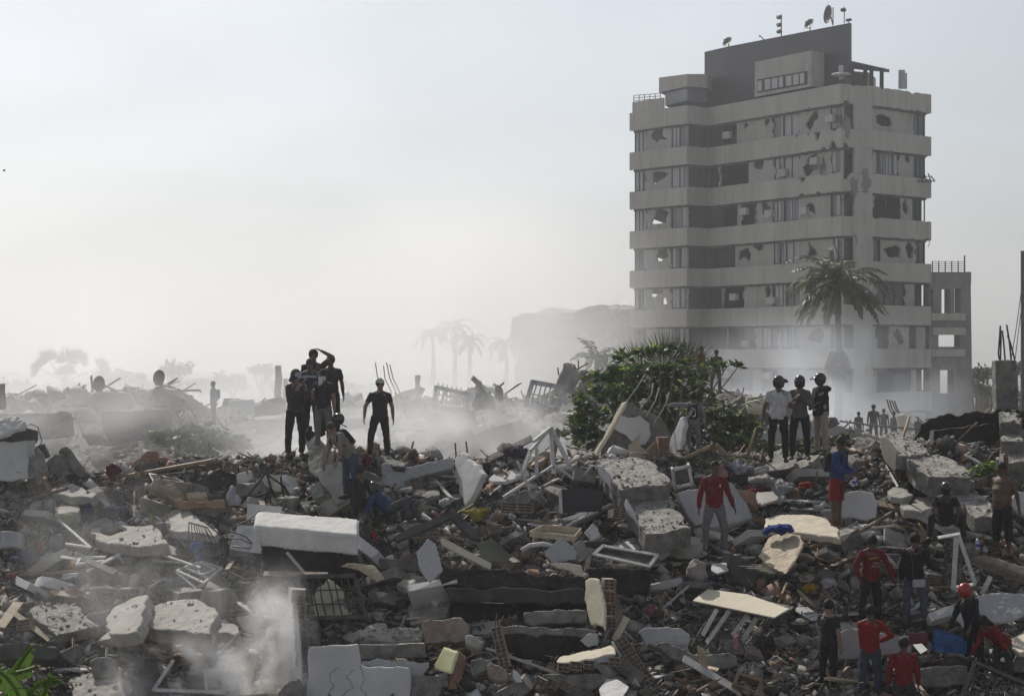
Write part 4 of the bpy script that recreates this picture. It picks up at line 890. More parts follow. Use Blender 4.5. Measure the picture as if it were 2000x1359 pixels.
cage('flat dark grating below the brick lump on the left', [(292,925),(345,935),(368,948),(300,940)], 3, 6, w=.03, br=.01, Y=41.2)
cage('dark slatted crate lid on the left, right of the dark red bag', [(235,948),(262,935),(275,945),(260,958)], 6, 4, w=.025, br=.012, Y=40.8, m=BLACK, n=(0,-.9,.5))
cloth_heap('dark red bag on the left ridge', 222, 922, 34, 38, cloth('maroon_cloth', (.10,.012,.02)), Y=41.3, dep=.4)
cloth_heap('white and yellow laundry heap on the left ridge', 235, 912, 50, 26, cloth('white_cloth', (.5,.49,.46)), Y=41.6)
cloth_heap('bundle of white sheets hanging beside the burnt chair frame', 458, 970, 34, 50, cloth('lilac_white', (.42,.42,.48)), Y=40.2, dep=.4)
S('concrete_beam', 'reddish straight beam lying across the upper left slope', 'beam', [(345,972),(438,974),(440,990),(348,988)], (0,-.9,.4), .3, CLAY, Y=40.1)
S('wall_fragment', 'white wall patch buried behind the burnt chair frame', 'wall piece', [(462,925),(490,918),(490,935),(475,948),(462,945)], (-.1,-1,.1), .15, PLAS, Y=41.2)
S('cardboard_box', 'small open tan box above the reddish beam', 'box', [(364,962),(402,960),(405,970),(366,972)], (0,-.8,.5), .15, WOODP, Y=40.0, amp=0, vox=0)
rods('charred bar of the burnt chair frame on the left ridge', [[(470,985),(495,955),(520,922)],[(520,922),(530,955),(545,985)],[(520,925),(555,950),(575,985)],[(528,952),(512,990)],[(548,930),(552,960),(560,995)],[(478,975),(500,970),(530,960)]], .022, Y=40.6, m=BLACK, name='charred_bar', cat='bar', group='bars of the burnt chair frame')
# --- beam where the group stands
S('concrete_beam', 'broken square beam sloping down under the standing group', 'beam', [(592,858),(612,850),(632,868),(628,905),(640,930),(625,945),(600,905)], (-.5,-.7,.5), .35, CONCL, Y=41.0, disp=.04)
S('concrete_beam', 'lower pale beam continuing down from the group, beside the man in jeans', 'beam', [(632,905),(662,898),(668,930),(676,975),(655,985),(628,950)], (-.35,-.8,.5), .4, CONCL, Y=40.3, disp=.04)
S('concrete_slab', 'pale beam stub lying in front of the seated person', 'slab', [(605,948),(625,940),(632,968),(612,975)], (-.4,-.8,.5), .2, CONC, Y=40.1)
S('concrete_slab', 'dark sheet of slab running right from the foot of the man in the pale cap', 'slab', [(722,888),(760,893),(800,903),(790,912),(755,906)], (.1,-.4,.9), .12, CONCD, Y=41.5)
S('wall_fragment', 'curved grey wall slab between the man in the pale cap and the white wedge', 'wall piece', [(744,905),(800,912),(850,900),(885,893),(886,912),(850,922),(800,935),(790,950),(745,945)], (0,-.9,.4), .25, PLASG, Y=41.2, disp=.05)
# white wedge with hollow brick edge
S('wall_fragment', 'white wedge-shaped wall leaning left with a hollow brick edge, middle of the ridge', 'wall piece', [(888,895),(905,882),(925,905),(944,925),(928,960),(908,990),(895,960),(884,925)], (-.85,-.45,.3), .12, PLAS, Y=40.8, disp=.015, step=.15)
block_wall('block_stack', 'column of hollow bricks leaning on the right side of the white wedge', 'hollow bricks', 928, 950, 40.7, (.25,-.9,.2), (.25,.1,1), 1, 4, .28, .17, .16)
rods(['upright bar left of the pair above the white wedge', 'upright bar right of the pair above the white wedge'], [[(891,900),(889,865)],[(913,884),(910,862)]], .018, Y=41.5)
# A-shaped frame
af = empty('fallen_doorcase', P(1070,905,41), 'broken white door frame standing up like a tent on the ridge', 'door frame')
for a, b in (((1076,835),(1036,880)),((1036,880),(1018,930)),((1076,835),(1112,908)),((1075,840),(1082,925)),((1048,862),(1048,925)),((1076,835),(1042,862))):
    MB().bar(P(*a, 40.9), P(*b, 40.6), .075, .06).build('bar', METW, af)
for a in (((982,970),(1052,925),'long white slat crossing below the tent-shaped frame'),((1010,900),(1040,970),'thin white slat standing under the tent-shaped frame'),((984,972),(1080,908),'second long slat beneath the tent-shaped frame'),((1052,925),(1082,912),'short slat at the foot of the tent-shaped frame'),((956,966),(978,948),'small bright white offcut below the tent-shaped frame'),((1080,905),(1120,935),'grey slat right of the tent-shaped frame')):
    plank(a[2], a[0], a[1], .05, m=METW, Y=40.6)
cloth_heap('dark patterned cloth bundle at the peak left of the tent-shaped frame', 1012, 880, 56, 34, cloth('purple_dark_cloth', (.06,.05,.08)), Y=41.6)
plank('dark roof board rising to the patterned bundle', (958,895), (1040,855), .25, m=CONCD, Y=41.9) 
# board edge and wall with the white patch
S('leaning_board', 'thin leaning wall panel lit on its pink edge, left of the round white patch', 'wall panel', [(1150,893),(1185,838),(1215,786),(1224,782),(1200,830),(1165,888)], (-.85,-.45,.3), .06, CREAM, Y=42.3, disp=.01)
ww = empty('wall_fragment', P(1258,900,43), 'grey wall slab with a large white rounded patch, in front of the green tree', 'wall piece')
S('concrete_face', None, None, [(1155,895),(1180,850),(1215,785),(1250,800),(1300,830),(1318,860),(1300,905),(1225,912)], (-.1,-1,.1), .2, CONC, Y=43.0, root=ww, disp=.03)
S('plaster_skin', None, None, [(1200,838),(1215,812),(1250,810),(1268,825),(1272,850),(1262,868),(1240,868),(1222,850)], (-.1,-1,.1), .03, PLAS, Y=42.85, root=ww, disp=.01, step=.12, hero=False)
rods('bar curving up from the wall with the white patch', [[(1222,786),(1245,755),(1260,730)],[(1249,800),(1272,770),(1276,748)],[(1262,812),(1280,782),(1287,757)],[(1277,826),(1300,790),(1307,766)],[(1302,770),(1303,795),(1310,806)]], .014, Y=42.8, m=METW, group='bars curving up from the wall with the white patch')
wd = empty('drawer_box', P(1258,905,42), 'broken wooden drawer box with open compartments in front of the round white patch', 'drawer box')
S('side_board', None, None, [(1227,870),(1249,848),(1250,870),(1262,880),(1262,902),(1228,905)], (-.1,-1,.2), .025, WOODP, Y=42.0, root=wd, amp=0, vox=0)
S('side_board', None, None, [(1262,880),(1282,860),(1290,895),(1264,905)], (.3,-.9,.2), .025, WOOD, Y=41.95, root=wd, amp=0, vox=0)
MB().bar(P(1232,884,41.8), P(1266,884,41.9), .12, .02).build('shelf', WOODP, wd)
block_wall('brick_pier', 'brown brick pier standing upright between the drawer box and the white wedge', 'brick pier', 1294, 893, 42.0, (.2,-1,0), (0,0,1), 1, 6, .25, .145, .2, m=CLAY)
S('wall_fragment', 'tall bright white wedge of wall beside the boy with the backpack', 'wall piece', [(1303,889),(1312,850),(1328,815),(1334,812),(1338,830),(1333,860),(1328,888)], (-.88,-.42,.2), .1, PLAS, Y=42.2, disp=.01, step=.15)
block_wall('block_stack', 'hollow bricks forming the right edge of the tall bright white wedge', 'hollow bricks', 1337, 862, 42.3, (.4,-.9,0), (0,.05,1), 1, 4, .22, .17, .15, m=CLAYG)
plank('curled brown wooden board on the ridge right of the backpack boy', (1398,868), (1430,900), .2, m=WOOD, Y=42.0)
# big slabs centre right
S('concrete_slab', 'long thick tilted slab with a white painted edge, right of the tent frame', 'slab', [(1165,898),(1180,893),(1262,895),(1285,910),(1310,940),(1300,948),(1250,950),(1215,958),(1190,930)], (.1,-.42,.9), .42, ROUGHC, Y=40.3, disp=.05, crumb=40)
S('plaster_fragment', 'torn white paint face under the long thick slab', 'plaster piece', [(1166,905),(1178,912),(1198,945),(1208,965),(1202,978),(1185,945),(1168,925)], (-.75,-.6,.1), .04, PLAS, Y=40.0, disp=.01)
S('concrete_slab', 'second thick slab tilted toward the viewer, in front of the long one', 'slab', [(1222,968),(1250,962),(1300,962),(1335,1015),(1350,1030),(1300,1040),(1260,1042),(1240,1005)], (.1,-.45,.88), .4, ROUGHC, Y=38.9, disp=.05, crumb=40)
S('plaster_fragment', 'white paint face along the left side of the second thick slab', 'plaster piece', [(1222,972),(1236,998),(1258,1040),(1264,1050),(1248,1040),(1224,1005),(1218,985)], (-.7,-.7,.1), .04, PLAS, Y=38.7, disp=.01)
S('wall_fragment', 'smooth grey tilted slab behind the legs of the man in red sweater', 'wall piece', [(1322,962),(1345,955),(1430,940),(1470,1010),(1420,1025),(1365,1032),(1345,1010)], (.1,-.8,.6), .2, PLASG, Y=39.7, step=.3)
rods('short bar stub between the two thick slabs', [[(1222,958),(1218,945)],[(1245,955),(1240,942)],[(1262,955),(1255,945)]], .016, Y=39.9, group='bar stubs between the two thick slabs')
S('concrete_slab', 'flat white-topped slab at the feet of the man in red sweater', 'slab', [(1305,1050),(1340,1045),(1370,1048),(1375,1060),(1335,1064),(1305,1060)], (0,-.3,.95), .3, CONCL, lift=.6)
S('wall_fragment', 'block of masonry under the flat white-topped slab', 'wall piece', [(1303,1062),(1375,1064),(1376,1082),(1320,1084)], (0,-1,.1), .2, CLAYG, lift=.5)
# white appliance
ap = empty('appliance', P(1335,950,41), 'white open metal cabinet frame beside the brick pier', 'cabinet')
ac = [(1313,918),(1345,910),(1352,945),(1318,952)]; q_ = [P(x, y, 40.7) for x, y in ac]
for i in range(4): MB().bar(q_[i], q_[(i+1) % 4], .06, .06).build('edge_rail', METW, ap)
for p_ in q_: MB().bar(p_, p_+V(.02,.4,.03), .04).build('side_rail', METW, ap)
MB().plate([p+V(0,.35,0) for p in q_], (0,-1,0), .03).build('back_plate', CONCD, ap)
HERO.append(ac)
# clothes strip right of it
for a in ((1412,918,30,40,(.40,.22,.24),'pink towel hanging over a board, middle right'),(1445,915,70,26,(.30,.30,.36),'wide heap of pale patterned clothes below the three helmets'),(1400,940,34,20,(.28,.28,.34),'grey patterned sheet below the pink towel'),(1505,940,80,30,(.36,.35,.33),'large pale dusty sheet below the three helmets'),(1475,958,40,20,(.16,.03,.04),'dark red shirt on the clothes heap'),(1530,955,60,20,(.28,.28,.27),'rolled grey-white duvet on the clothes heap'),(1570,948,40,16,(.30,.05,.03),'bright red garment with an orange edge on the clothes heap'),
          (1590,965,46,16,(.06,.06,.07),'black clothing beside the red garment'),(1520,975,44,18,(.40,.40,.42),'white shirt low on the clothes heap'),(1500,965,34,16,(.05,.06,.16),'dark blue garment low on the clothes heap'),(1620,955,30,20,(.36,.34,.30),'cream rag left of the man in the blue sweater'),(1462,985,40,16,(.12,.10,.09),'brown rag under the dark red shirt'),(1560,985,40,18,(.10,.10,.11),'dark jacket low on the clothes heap'),(1605,990,36,20,(.42,.42,.40),'white plastic sack left of the red shorts'),(1660,930,50,24,(.22,.21,.20),'grey sack behind the water bottles')):
    cloth_heap(a[5], a[0], a[1], a[2], a[3], cloth('cloth_%d_%d' % (a[0], a[1]), a[4]), Y=yg(a[0], a[1])-.5)
plank('long pale pipe lying below the clothes heap', (1528,975+2), (1612,980), .07, m=METW)
plank('second pale pipe lying right of the clothes heap', (1545,992), (1625,996), .06, m=METW)
S('wall_fragment', 'brick and plaster chunk below the pink towel', 'wall piece', [(1425,948),(1470,958),(1490,975),(1480,990),(1440,975)], (.1,-.8,.5), .2, CLAY, Y=40.0)
S('concrete_slab', 'pale tilted plate in the middle of the clothes heap', 'slab', [(1478,960),(1510,958),(1520,975),(1488,985)], (0,-.6,.7), .06, CONCL, Y=39.8)
S('concrete_slab', 'large cracked flat slab under the bare feet of the man in red shorts', 'slab', [(1494,1012),(1520,1005),(1570,1003),(1615,1010),(1640,1035),(1645,1052),(1600,1046),(1560,1040),(1500,1032)], (0,-.33,.94), .14, CREAM, Y=38.6, disp=.03)
cloth_heap('royal blue tarp crumpled on the left of the large cracked slab', 1524, 1032, 76, 22, cloth('royal_cloth', (.02,.04,.20)), Y=38.1)
S('cardboard_sheet', 'large curled cardboard sheet with printed lines in front of the cracked slab', 'cardboard', [(1480,1085),(1500,1048),(1518,1041),(1562,1044),(1570,1060),(1555,1092),(1535,1120),(1500,1105)], (-.2,-.6,.75), .03, WOODP, Y=37.6, disp=.1, dsc=.6, amp=.0)
S('cardboard_sheet', 'flat pale sheet at the foot of the curled cardboard', 'cardboard', [(1440,1104),(1475,1100),(1512,1098),(1545,1098),(1530,1112),(1512,1120),(1480,1112)], (0,-.3,.95), .02, CREAM, Y=37.3, disp=.04, amp=.0)
o = cloth_heap('round dusty grey cushion below the man in red sweater', 1358, 1110, 66, 44, cloth('dust_cushion', (.30,.28,.26)), Y=37.1, amp=.04, name='cushion', cat='cushion')
S('wall_fragment', 'crumpled white board right of the round grey cushion', 'board', [(1388,1098),(1420,1098),(1425,1112),(1400,1120),(1388,1112)], (0,-.6,.7), .04, PLAS, lift=.6)
# right: white wall piece and big slabs
S('wall_fragment', 'white wall piece with a ragged right edge behind the red shorts', 'wall piece', [(1640,966),(1660,960),(1705,962),(1714,985),(1712,1010),(1690,1016),(1645,1012)], (-.05,-1,.2), .12, PLAS, Y=38.9, disp=.02, step=.18)
S('concrete_slab', 'upper thick slab of the stair-like pair on the right with a pale tiled edge', 'slab', [(1724,845),(1745,843),(1800,868),(1814,886),(1790,892),(1760,890),(1735,870)], (.15,-.5,.85), .3, ROUGHC, Y=41.2, disp=.05, crumb=30)
S('plaster_fragment', 'pale pink tiled edge of the upper right thick slab', 'wall piece', [(1718,852),(1728,852),(1760,890),(1758,905),(1745,920),(1722,888)], (-.55,-.8,.15), .08, CREAM, Y=40.9, disp=.02)
S('concrete_slab', 'lower thick slab of the stair-like pair on the right with grooved side', 'slab', [(1772,890),(1800,887),(1850,892),(1895,920),(1897,932),(1860,930),(1815,930),(1790,915)], (.12,-.42,.9), .42, ROUGHC, Y=40.0, disp=.05, crumb=30)
S('wall_fragment', 'dark grooved concrete side under the lower right thick slab', 'wall piece', [(1772,895),(1815,932),(1860,938),(1905,940),(1905,962),(1840,965),(1800,945),(1775,920)], (-.15,-1,.0), .3, ROUGHC, Y=39.9, disp=.04)
rods('bar stub on the dark side of the lower right thick slab', [[(1838,945),(1846,960)],[(1862,943),(1872,960)],[(1880,942),(1890,960)]], .018, Y=39.5, group='bar stubs under the lower right slab')
S('concrete_slab', 'long slab running down to the right between the crouching man and the shirtless man', 'slab', [(1848,960),(1872,957),(1930,968),(1938,985),(1940,1010),(1905,1012),(1880,990)], (.1,-.5,.85), .3, ROUGHC, Y=39.0, disp=.06, crumb=25)
S('concrete_slab', 'flat pale slab left of the stair-like pair', 'slab', [(1732,958),(1745,950),(1775,955),(1785,966),(1760,972),(1738,970)], (0,-.4,.9), .15, CONCL, lift=.5)
S('concrete_slab', 'rough grey slab above the crouching man', 'slab', [(1762,978),(1790,970),(1825,968),(1835,985),(1800,1000),(1765,995)], (0,-.4,.9), .2, CONCL, lift=.5)
S('wall_fragment', 'white-faced slab cut by the right edge beside the shirtless man', 'wall piece', [(1970,985),(1985,958),(2040,975),(2040,1020),(1985,1000)], (-.2,-.8,.5), .15, PLAS, Y=38.4)
S('wall_fragment', 'long charred wall lying across the right ridge, upper part with a crumbly top', 'wall piece', [(1790,850),(1800,826),(1830,815),(1860,808),(1880,811),(1900,803),(1925,806),(1946,800),(2040,803),(2040,870),(1946,875),(1830,882),(1792,882)], (-.1,-1,.1), .6, BLACK, Y=43.2, disp=.05, step=.07, amp=.05)
S('wall_fragment', 'long charred wall lying across the right ridge, lower smooth part', 'wall piece', [(1818,840),(1870,835),(1946,830),(1950,880),(1828,886)], (-.1,-1,.05), .3, BLACK, Y=42.6, disp=.02)
S('plaster_fragment', 'narrow pale edge at the left end of the lower charred wall', 'wall piece', [(1818,840),(1824,838),(1820,885),(1813,884)], (-.5,-.8,0), .05, PLASG, Y=42.4, amp=.01)
cl = empty('concrete_column', P(1966,800,43.5), 'square scorched concrete column with bare bars rising from its top, right edge', 'column')
S('column_shaft', None, None, [(1944,704),(1986,704),(1989,800),(1946,800)], (-.05,-1,0), .45, ROUGHC, Y=43.5, root=cl, amp=.01, disp=.02)
for a in ([(1952,703),(1950,690),(1954,636)],[(1954,703),(1955,660),(1953,640)],[(1963,703),(1960,665),(1957,645)],[(1975,703),(1971,665),(1966,634)],[(1982,703),(1974,672),(1968,655)]):
    MB().tube([P(x, y, 43.6) for x, y in a], .02, 5).build('reinforcing_bar', METD, cl)
for k, (a, lb_) in enumerate((([(1950,803),(1985,803),(1996,818),(1996,828),(1952,826)],'topmost'),([(1956,834),(1996,832),(2000,862),(1960,862)],'second'),([(1952,868),(2004,866),(2006,900),(1958,902)],'third'))):
    S('concrete_block', lb_+' pale-topped layer of the stacked column below the scorched column', 'block', a, (0,-.6,.8), .4, ROUGHC, Y=42.2-k*.3, disp=.09, amp=.09, crumb=10)
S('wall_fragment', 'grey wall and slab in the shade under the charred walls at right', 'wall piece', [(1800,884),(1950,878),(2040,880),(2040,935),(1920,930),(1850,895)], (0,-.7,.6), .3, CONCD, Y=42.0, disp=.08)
plank('white slat lying in the shade right of the stair-like pair', (1885,888), (1922,908), .1, m=METW, Y=41.3)
mattress('mattress', 'brown worn mattress bending over the debris at the right edge', [(1900,1086),(1918,1080),(2050,1118),(2045,1140)], (0,.12,-.2), cloth('brown_mattress', (.24,.21,.17)), 37.0, (.1,-.6,.78))
cage('curved dark wire gate in front of the brown mattress', [(1846,1048),(1872,1044),(1880,1130),(1848,1140)], 3, 14, w=.03, br=.01, Y=36.9, m=METD, n=(-.3,-.9,.2))
for a in (((1872,1045),(1905,1140),'white door jamb leaning left of the brown mattress'),((1868,1048),(1862,1150),'upright white jamb behind the wire gate'),((1905,1140),(1860,1148),'short white rail at the foot of the wire gate'),((1935,1125),(1918,1160),'grey strut under the brown mattress'),((1832,1050),(1875,1042),'white lintel piece beside the crouching man')):
    plank(a[2], a[0], a[1], .09, m=METW, Y=36.8)
# --- lower right
S('plaster_fragment', 'large broken white tile sheet right of the red-helmeted man', 'tile piece', [(1895,1170),(1920,1160),(2000,1158),(2000,1200),(1965,1215),(1920,1218)], (-.1,-.7,.7), .06, PLASG, Y=36.1)
S('plaster_fragment', 'white cracked plate just left of the red-helmeted man', 'tile piece', [(1857,1190),(1872,1180),(1888,1190),(1885,1235),(1875,1215),(1858,1205)], (-.3,-.8,.5), .05, PLAS, Y=36.0)
cage('heavy steel grating lying across the lower right corner', [(1904,1293),(2040,1352),(2040,1420),(1868,1385)], 12, 6, w=.07, br=.014, Y=34.0, m=METD, n=(.05,-.75,.65))
S('concrete_slab', 'smooth beige slab tilted up at the right edge above the grating', 'slab', [(1968,1250),(2030,1215),(2050,1225),(2050,1262),(1990,1275),(1972,1262)], (-.2,-.6,.75), .1, CREAM, Y=35.4)
S('concrete_slab', 'dark beam sloping up to the right edge behind the long-haired figure', 'beam', [(1975,1310),(1990,1275),(2050,1240),(2050,1300),(2000,1312)], (0,-.9,.3), .3, CONC, Y=35.3)
S('wall_fragment', 'wide concrete beam face below the blue crate', 'beam', [(1795,1306),(1890,1300),(1890,1336),(1802,1340)], (0,-.95,.2), .4, CONC, Y=34.9)
S('wall_fragment', 'grey wall block behind the man with his hand on his hip', 'wall piece', [(1635,1235),(1680,1228),(1740,1240),(1780,1240),(1780,1280),(1640,1286)], (0,-.9,.3), .3, PLASG, Y=35.6)
S('board', 'dark pink board behind the man in the red cap', 'board', [(1774,1237),(1812,1236),(1812,1256),(1776,1258)], (0,-.8,.5), .03, cloth('dark_pink', (.14,.04,.06)), Y=35.3, amp=0, vox=0)
S('paper', 'white sheet of paper lying near the red cap', 'paper', [(1783,1258),(1800,1256),(1812,1268),(1798,1276)], (0,-.4,.9), .008, PLAS, Y=35.0, amp=0, vox=0)
cr = empty('crate', P(1855,1275,35.2), 'blue plastic crate with a mesh of square holes, lower right', 'crate')
cpt = [(1832,1238),(1886,1252),(1886,1276),(1826,1270)]
q_ = [P(x, y, 35.2) for x, y in cpt]; BLUEP = cloth('crate_blue', (.04,.12,.30))
for i in range(4): MB().bar(q_[i], q_[(i+1) % 4], .035, .02).build('rim', BLUEP, cr)
mb = MB()
for i in range(1, 12): mb.bar(q_[0].lerp(q_[1], i/12), q_[3].lerp(q_[2], i/12), .014, .01)
for i in range(1, 5): mb.bar(q_[0].lerp(q_[3], i/5)+V(0,-.012,0), q_[1].lerp(q_[2], i/5)+V(0,-.012,0), .014, .01)
mb.build('mesh_side', BLUEP, cr); MB().plate([p+V(0,.25,.06) for p in q_], (0,-1,0), .012).build('rear_side', BLUEP, cr); MB().plate([q_[3], q_[2], q_[2]+V(0,.25,.06), q_[3]+V(0,.25,.06)], (0,0,1), .012).build('base', BLUEP, cr)
HERO.append(cpt)
cloth_heap('mustard yellow cloth, middle right near the white plastic bags', 1578, 1145, 38, 20, cloth('mustard', (.42,.26,.03)), amp=.06)
cloth_heap('crumpled white plastic bags beside the mustard cloth', 1621, 1142, 40, 30, cloth('plastic_white', (.5,.48,.52)), amp=.12)
cloth_heap('pink cloth snagged on the panel rack', 1438, 1252, 18, 44, cloth('pink', (.40,.18,.26)), Y=35.3, dep=.4, amp=.06)
cloth_heap('dark red checked cloth in the gap right of the cream wall piece', 1272, 1190, 24, 30, cloth('pink_check', (.26,.07,.09)), amp=.05)
# white panel on its metal rack
S('sheet_panel', 'cream metal sheet tilted on a wrecked rack, lower right of centre', 'metal sheet', [(1353,1172),(1382,1150),(1460,1160),(1541,1188),(1512,1205),(1440,1190)], (-.05,-.42,.9), .025, CREAM, Y=36.0, amp=0, vox=0)
cage('wrecked steel shelf rack under the tilted cream sheet', [(1385,1182),(1512,1205),(1455,1280),(1335,1262)], 9, 4, w=.04, br=.012, Y=36.1, m=METD, n=(-.05,-.9,.4), skip=.1)
for a in (((1400,1190),(1372,1240),'leftmost'),((1425,1192),(1380,1255),'second left'),((1460,1200),(1430,1240),'third left'),((1478,1206),(1450,1250),'rightmost')): plank(a[2]+' pale slat inside the wrecked steel rack', a[0], a[1], .09, m=METW, Y=36.0, group='slats in the wrecked rack')
S('wall_fragment', 'round-topped grey wall lump inside the wrecked rack', 'wall piece', [(1380,1262),(1392,1235),(1420,1228),(1440,1245),(1436,1275),(1385,1280)], (0,-1,.1), .2, CONC, Y=36.3)
S('wall_fragment', 'large smooth round grey slab left of the wrecked rack', 'wall piece', [(1248,1232),(1262,1224),(1330,1226),(1348,1240),(1345,1262),(1320,1275),(1262,1262)], (0,-.95,.2), .2, PLASG, Y=35.9)
plank('long grooved beam sloping down to the right, lower right of centre', (1335,1285), (1448,1352), .2, m=METW, Y=34.9)
S('box', 'open dark box frame near the bottom, right of the grooved beam', 'box', [(1440,1310),(1490,1325),(1485,1355),(1430,1335)], (0,-.8,.5), .2, WOOD, Y=34.8, amp=0, holes=[[(1445,1317),(1484,1329),(1480,1350),(1438,1333)]], vox=0)
S('concrete_beam', 'broad cream beam crossing behind the wrecked rack', 'beam', [(1262,1252),(1300,1250),(1350,1275),(1440,1280),(1442,1300),(1390,1305),(1330,1290)], (0,-.9,.4), .25, CONC, Y=35.5)
# dark cavity centre, its shade painted on as black sheets
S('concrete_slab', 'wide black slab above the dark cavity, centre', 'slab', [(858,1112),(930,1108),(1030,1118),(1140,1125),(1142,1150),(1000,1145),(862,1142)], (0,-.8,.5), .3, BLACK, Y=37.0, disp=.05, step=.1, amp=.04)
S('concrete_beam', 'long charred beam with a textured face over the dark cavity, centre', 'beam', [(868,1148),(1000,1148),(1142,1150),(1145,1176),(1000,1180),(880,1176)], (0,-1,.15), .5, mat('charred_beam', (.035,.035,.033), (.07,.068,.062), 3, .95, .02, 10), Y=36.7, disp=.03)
S('cavity_shade_sheet', 'black sheet painted as deep shade below the long charred beam', 'wall piece', [(880,1176),(1145,1178),(1150,1215),(885,1212)], (0,-1,0), .2, BLACK, Y=37.1, amp=.02)
S('cavity_shade_sheet', 'black sheet painted as recess shade under the paired cream beams, bottom centre', 'wall piece', [(985,1240),(1160,1240),(1150,1300),(1000,1305)], (0,-1,.05), .2, BLACK, Y=35.9, amp=.02)
S('board', 'dark green-grey flat panel above the black slab, centre', 'board', [(930,1060),(965,1052),(1000,1085),(990,1098),(945,1095)], (.1,-.7,.6), .04, mat('moss_board', (.10,.11,.08), (.14,.15,.11), 2), Y=37.7, amp=.01)
S('board', 'grey angular board standing by the silver hoop, centre', 'board', [(1062,1078),(1098,1046),(1128,1078),(1125,1092),(1078,1100)], (.05,-.9,.4), .03, PLASG, Y=37.5, amp=.01)
S('speckled_board', 'speckled white insulation board hanging over the dark cavity, centre', 'board', [(812,1078),(835,1050),(852,1062),(866,1115),(840,1138),(818,1110)], (-.15,-.9,.4), .03, mat('speckled', (.35,.35,.35), (.55,.55,.55), 60, .9), Y=37.0, amp=.03)
S('wall_fragment', 'cream plaster face with hollow bricks, centre, above the charred beam', 'wall piece', [(1072,1100),(1110,1098),(1135,1102),(1142,1130),(1125,1125),(1090,1110)], (-.1,-.9,.3), .14, CREAM, Y=37.2)
# roof like folded metal tray
for a in (([(770,1048),(800,1030),(880,1000),(888,1005),(840,1030),(775,1055)],'dark folded gutter, left half of the roof-shaped pair above the speckled board'),([(878,1000),(892,1000),(935,1040),(938,1052),(920,1050),(885,1015)],'dark folded gutter, right half of the roof-shaped pair above the speckled board')):
    S('gutter', a[1], 'gutter', a[0], (0,-.8,.6), .12, METD, Y=37.8, amp=0, vox=0)
S('fallen_doorcase', 'long cream door frame strip sloping down to the right across the centre', 'door frame', [(860,1052),(866,1050),(960,1100),(958,1112),(945,1106),(862,1062)], (0,-.85,.5), .08, CREAM, Y=37.5, amp=0, vox=0)
rods('thin bar in the broken cage under the folded gutters', [[(800,1035),(803,1052)],[(820,1028),(822,1052)],[(840,1020),(842,1048)],[(860,1012),(862,1042)],[(880,1006),(882,1040)],[(900,1015),(902,1050)],[(915,1028),(918,1058)],[(790,1045),(850,1040),(930,1050)],[(800,1052),(870,1046),(925,1062)]], .009, Y=37.9, group='thin bars in the broken cage')
# wooden tray, white hoop, basket
wt = empty('wooden_tray', P(1085,1040,38), 'shallow wooden drawer tray lying on the rubble, centre', 'tray')
tq = [P(x, y, 38.1+dy) for x, y, dy in ((1035,1042,-.2),(1062,1030,.2),(1135,1036,.2),(1122,1052,-.2))]
for i in range(4): MB().bar(tq[i], tq[(i+1) % 4], .02, .11).build('side_board', WOODP, wt)
MB().plate([p-V(0,0,.04) for p in tq], (0,0,1), .01).build('base', WOOD, wt); HERO.append([(1035,1030),(1135,1030),(1135,1055),(1035,1055)])
MB().tube([P(1018,1075,37.6), P(1035,1065,37.6), P(1060,1062,37.6), P(1085,1068,37.6)], .045, 8).build('silver_hoop', METW, label='curved silver pipe beside the grey angular board, centre', cat='pipe', smooth=True)
S('sink', 'small white basin on its side, right of the wooden tray', 'basin', [(1140,1040),(1158,1020),(1168,1030),(1172,1048),(1155,1056)], (-.2,-.9,.4), .1, METW, Y=38.2, disp=.02, amp=0)
# window frame dark
frame('long white window frame with a black pane painted as shade, right of centre', [(1160,1082),(1178,1066),(1284,1084),(1268,1106)], .06, Y=37.6, n=(0,-.6,.8), glass=BLACK)  # black pane is painted shade for the gap behind the frame
S('cavity_shade_sheet', 'black sheet painted as the shaded void under the long white window frame', 'wall piece', [(1150,1110),(1270,1112),(1268,1160),(1155,1158)], (0,-1,.1), .2, BLACK, Y=37.4, amp=.02)  # black sheet painted as the shade of a void
# cream tall piece
cw_ = empty('wall_fragment', P(1165,1235,36), 'tall cream painted wall piece, brightly lit, with a hollow brick side, centre right', 'wall piece')
S('painted_face', None, None, [(1142,1134),(1150,1128),(1168,1130),(1174,1150),(1178,1170),(1181,1200),(1180,1234),(1170,1222),(1152,1222),(1146,1190),(1140,1170)], (-.88,-.42,.2), .05, CREAM, Y=36.1, root=cw_, disp=.01, step=.12)
for j in range(4):
    mb = MB(); block_bm(mb, P(1187+j*1.5, 1140+j*25, 36.15), frame_M((.25,-1,0), (.05,0,1)), .2, .2, .2, 2, 3, .018); mb.build('hollow_block', CLAYG if j != 1 else CLAY, cw_)
S('mortar_core', None, None, [(1198,1130),(1205,1132),(1212,1230),(1196,1240),(1192,1180)], (.3,-1,0), .15, ROUGHC, Y=36.3, root=cw_)
plank('pale board leaning right of the tall cream wall piece', (1200,1250), (1225,1205), .14, m=CREAM, Y=35.9)
S('plaster_fragment', 'pale round-cornered plate under the tall cream wall piece', 'plaster piece', [(1130,1250),(1150,1234),(1170,1236),(1168,1258),(1148,1264)], (-.1,-.9,.4), .03, PLASG, Y=35.6)
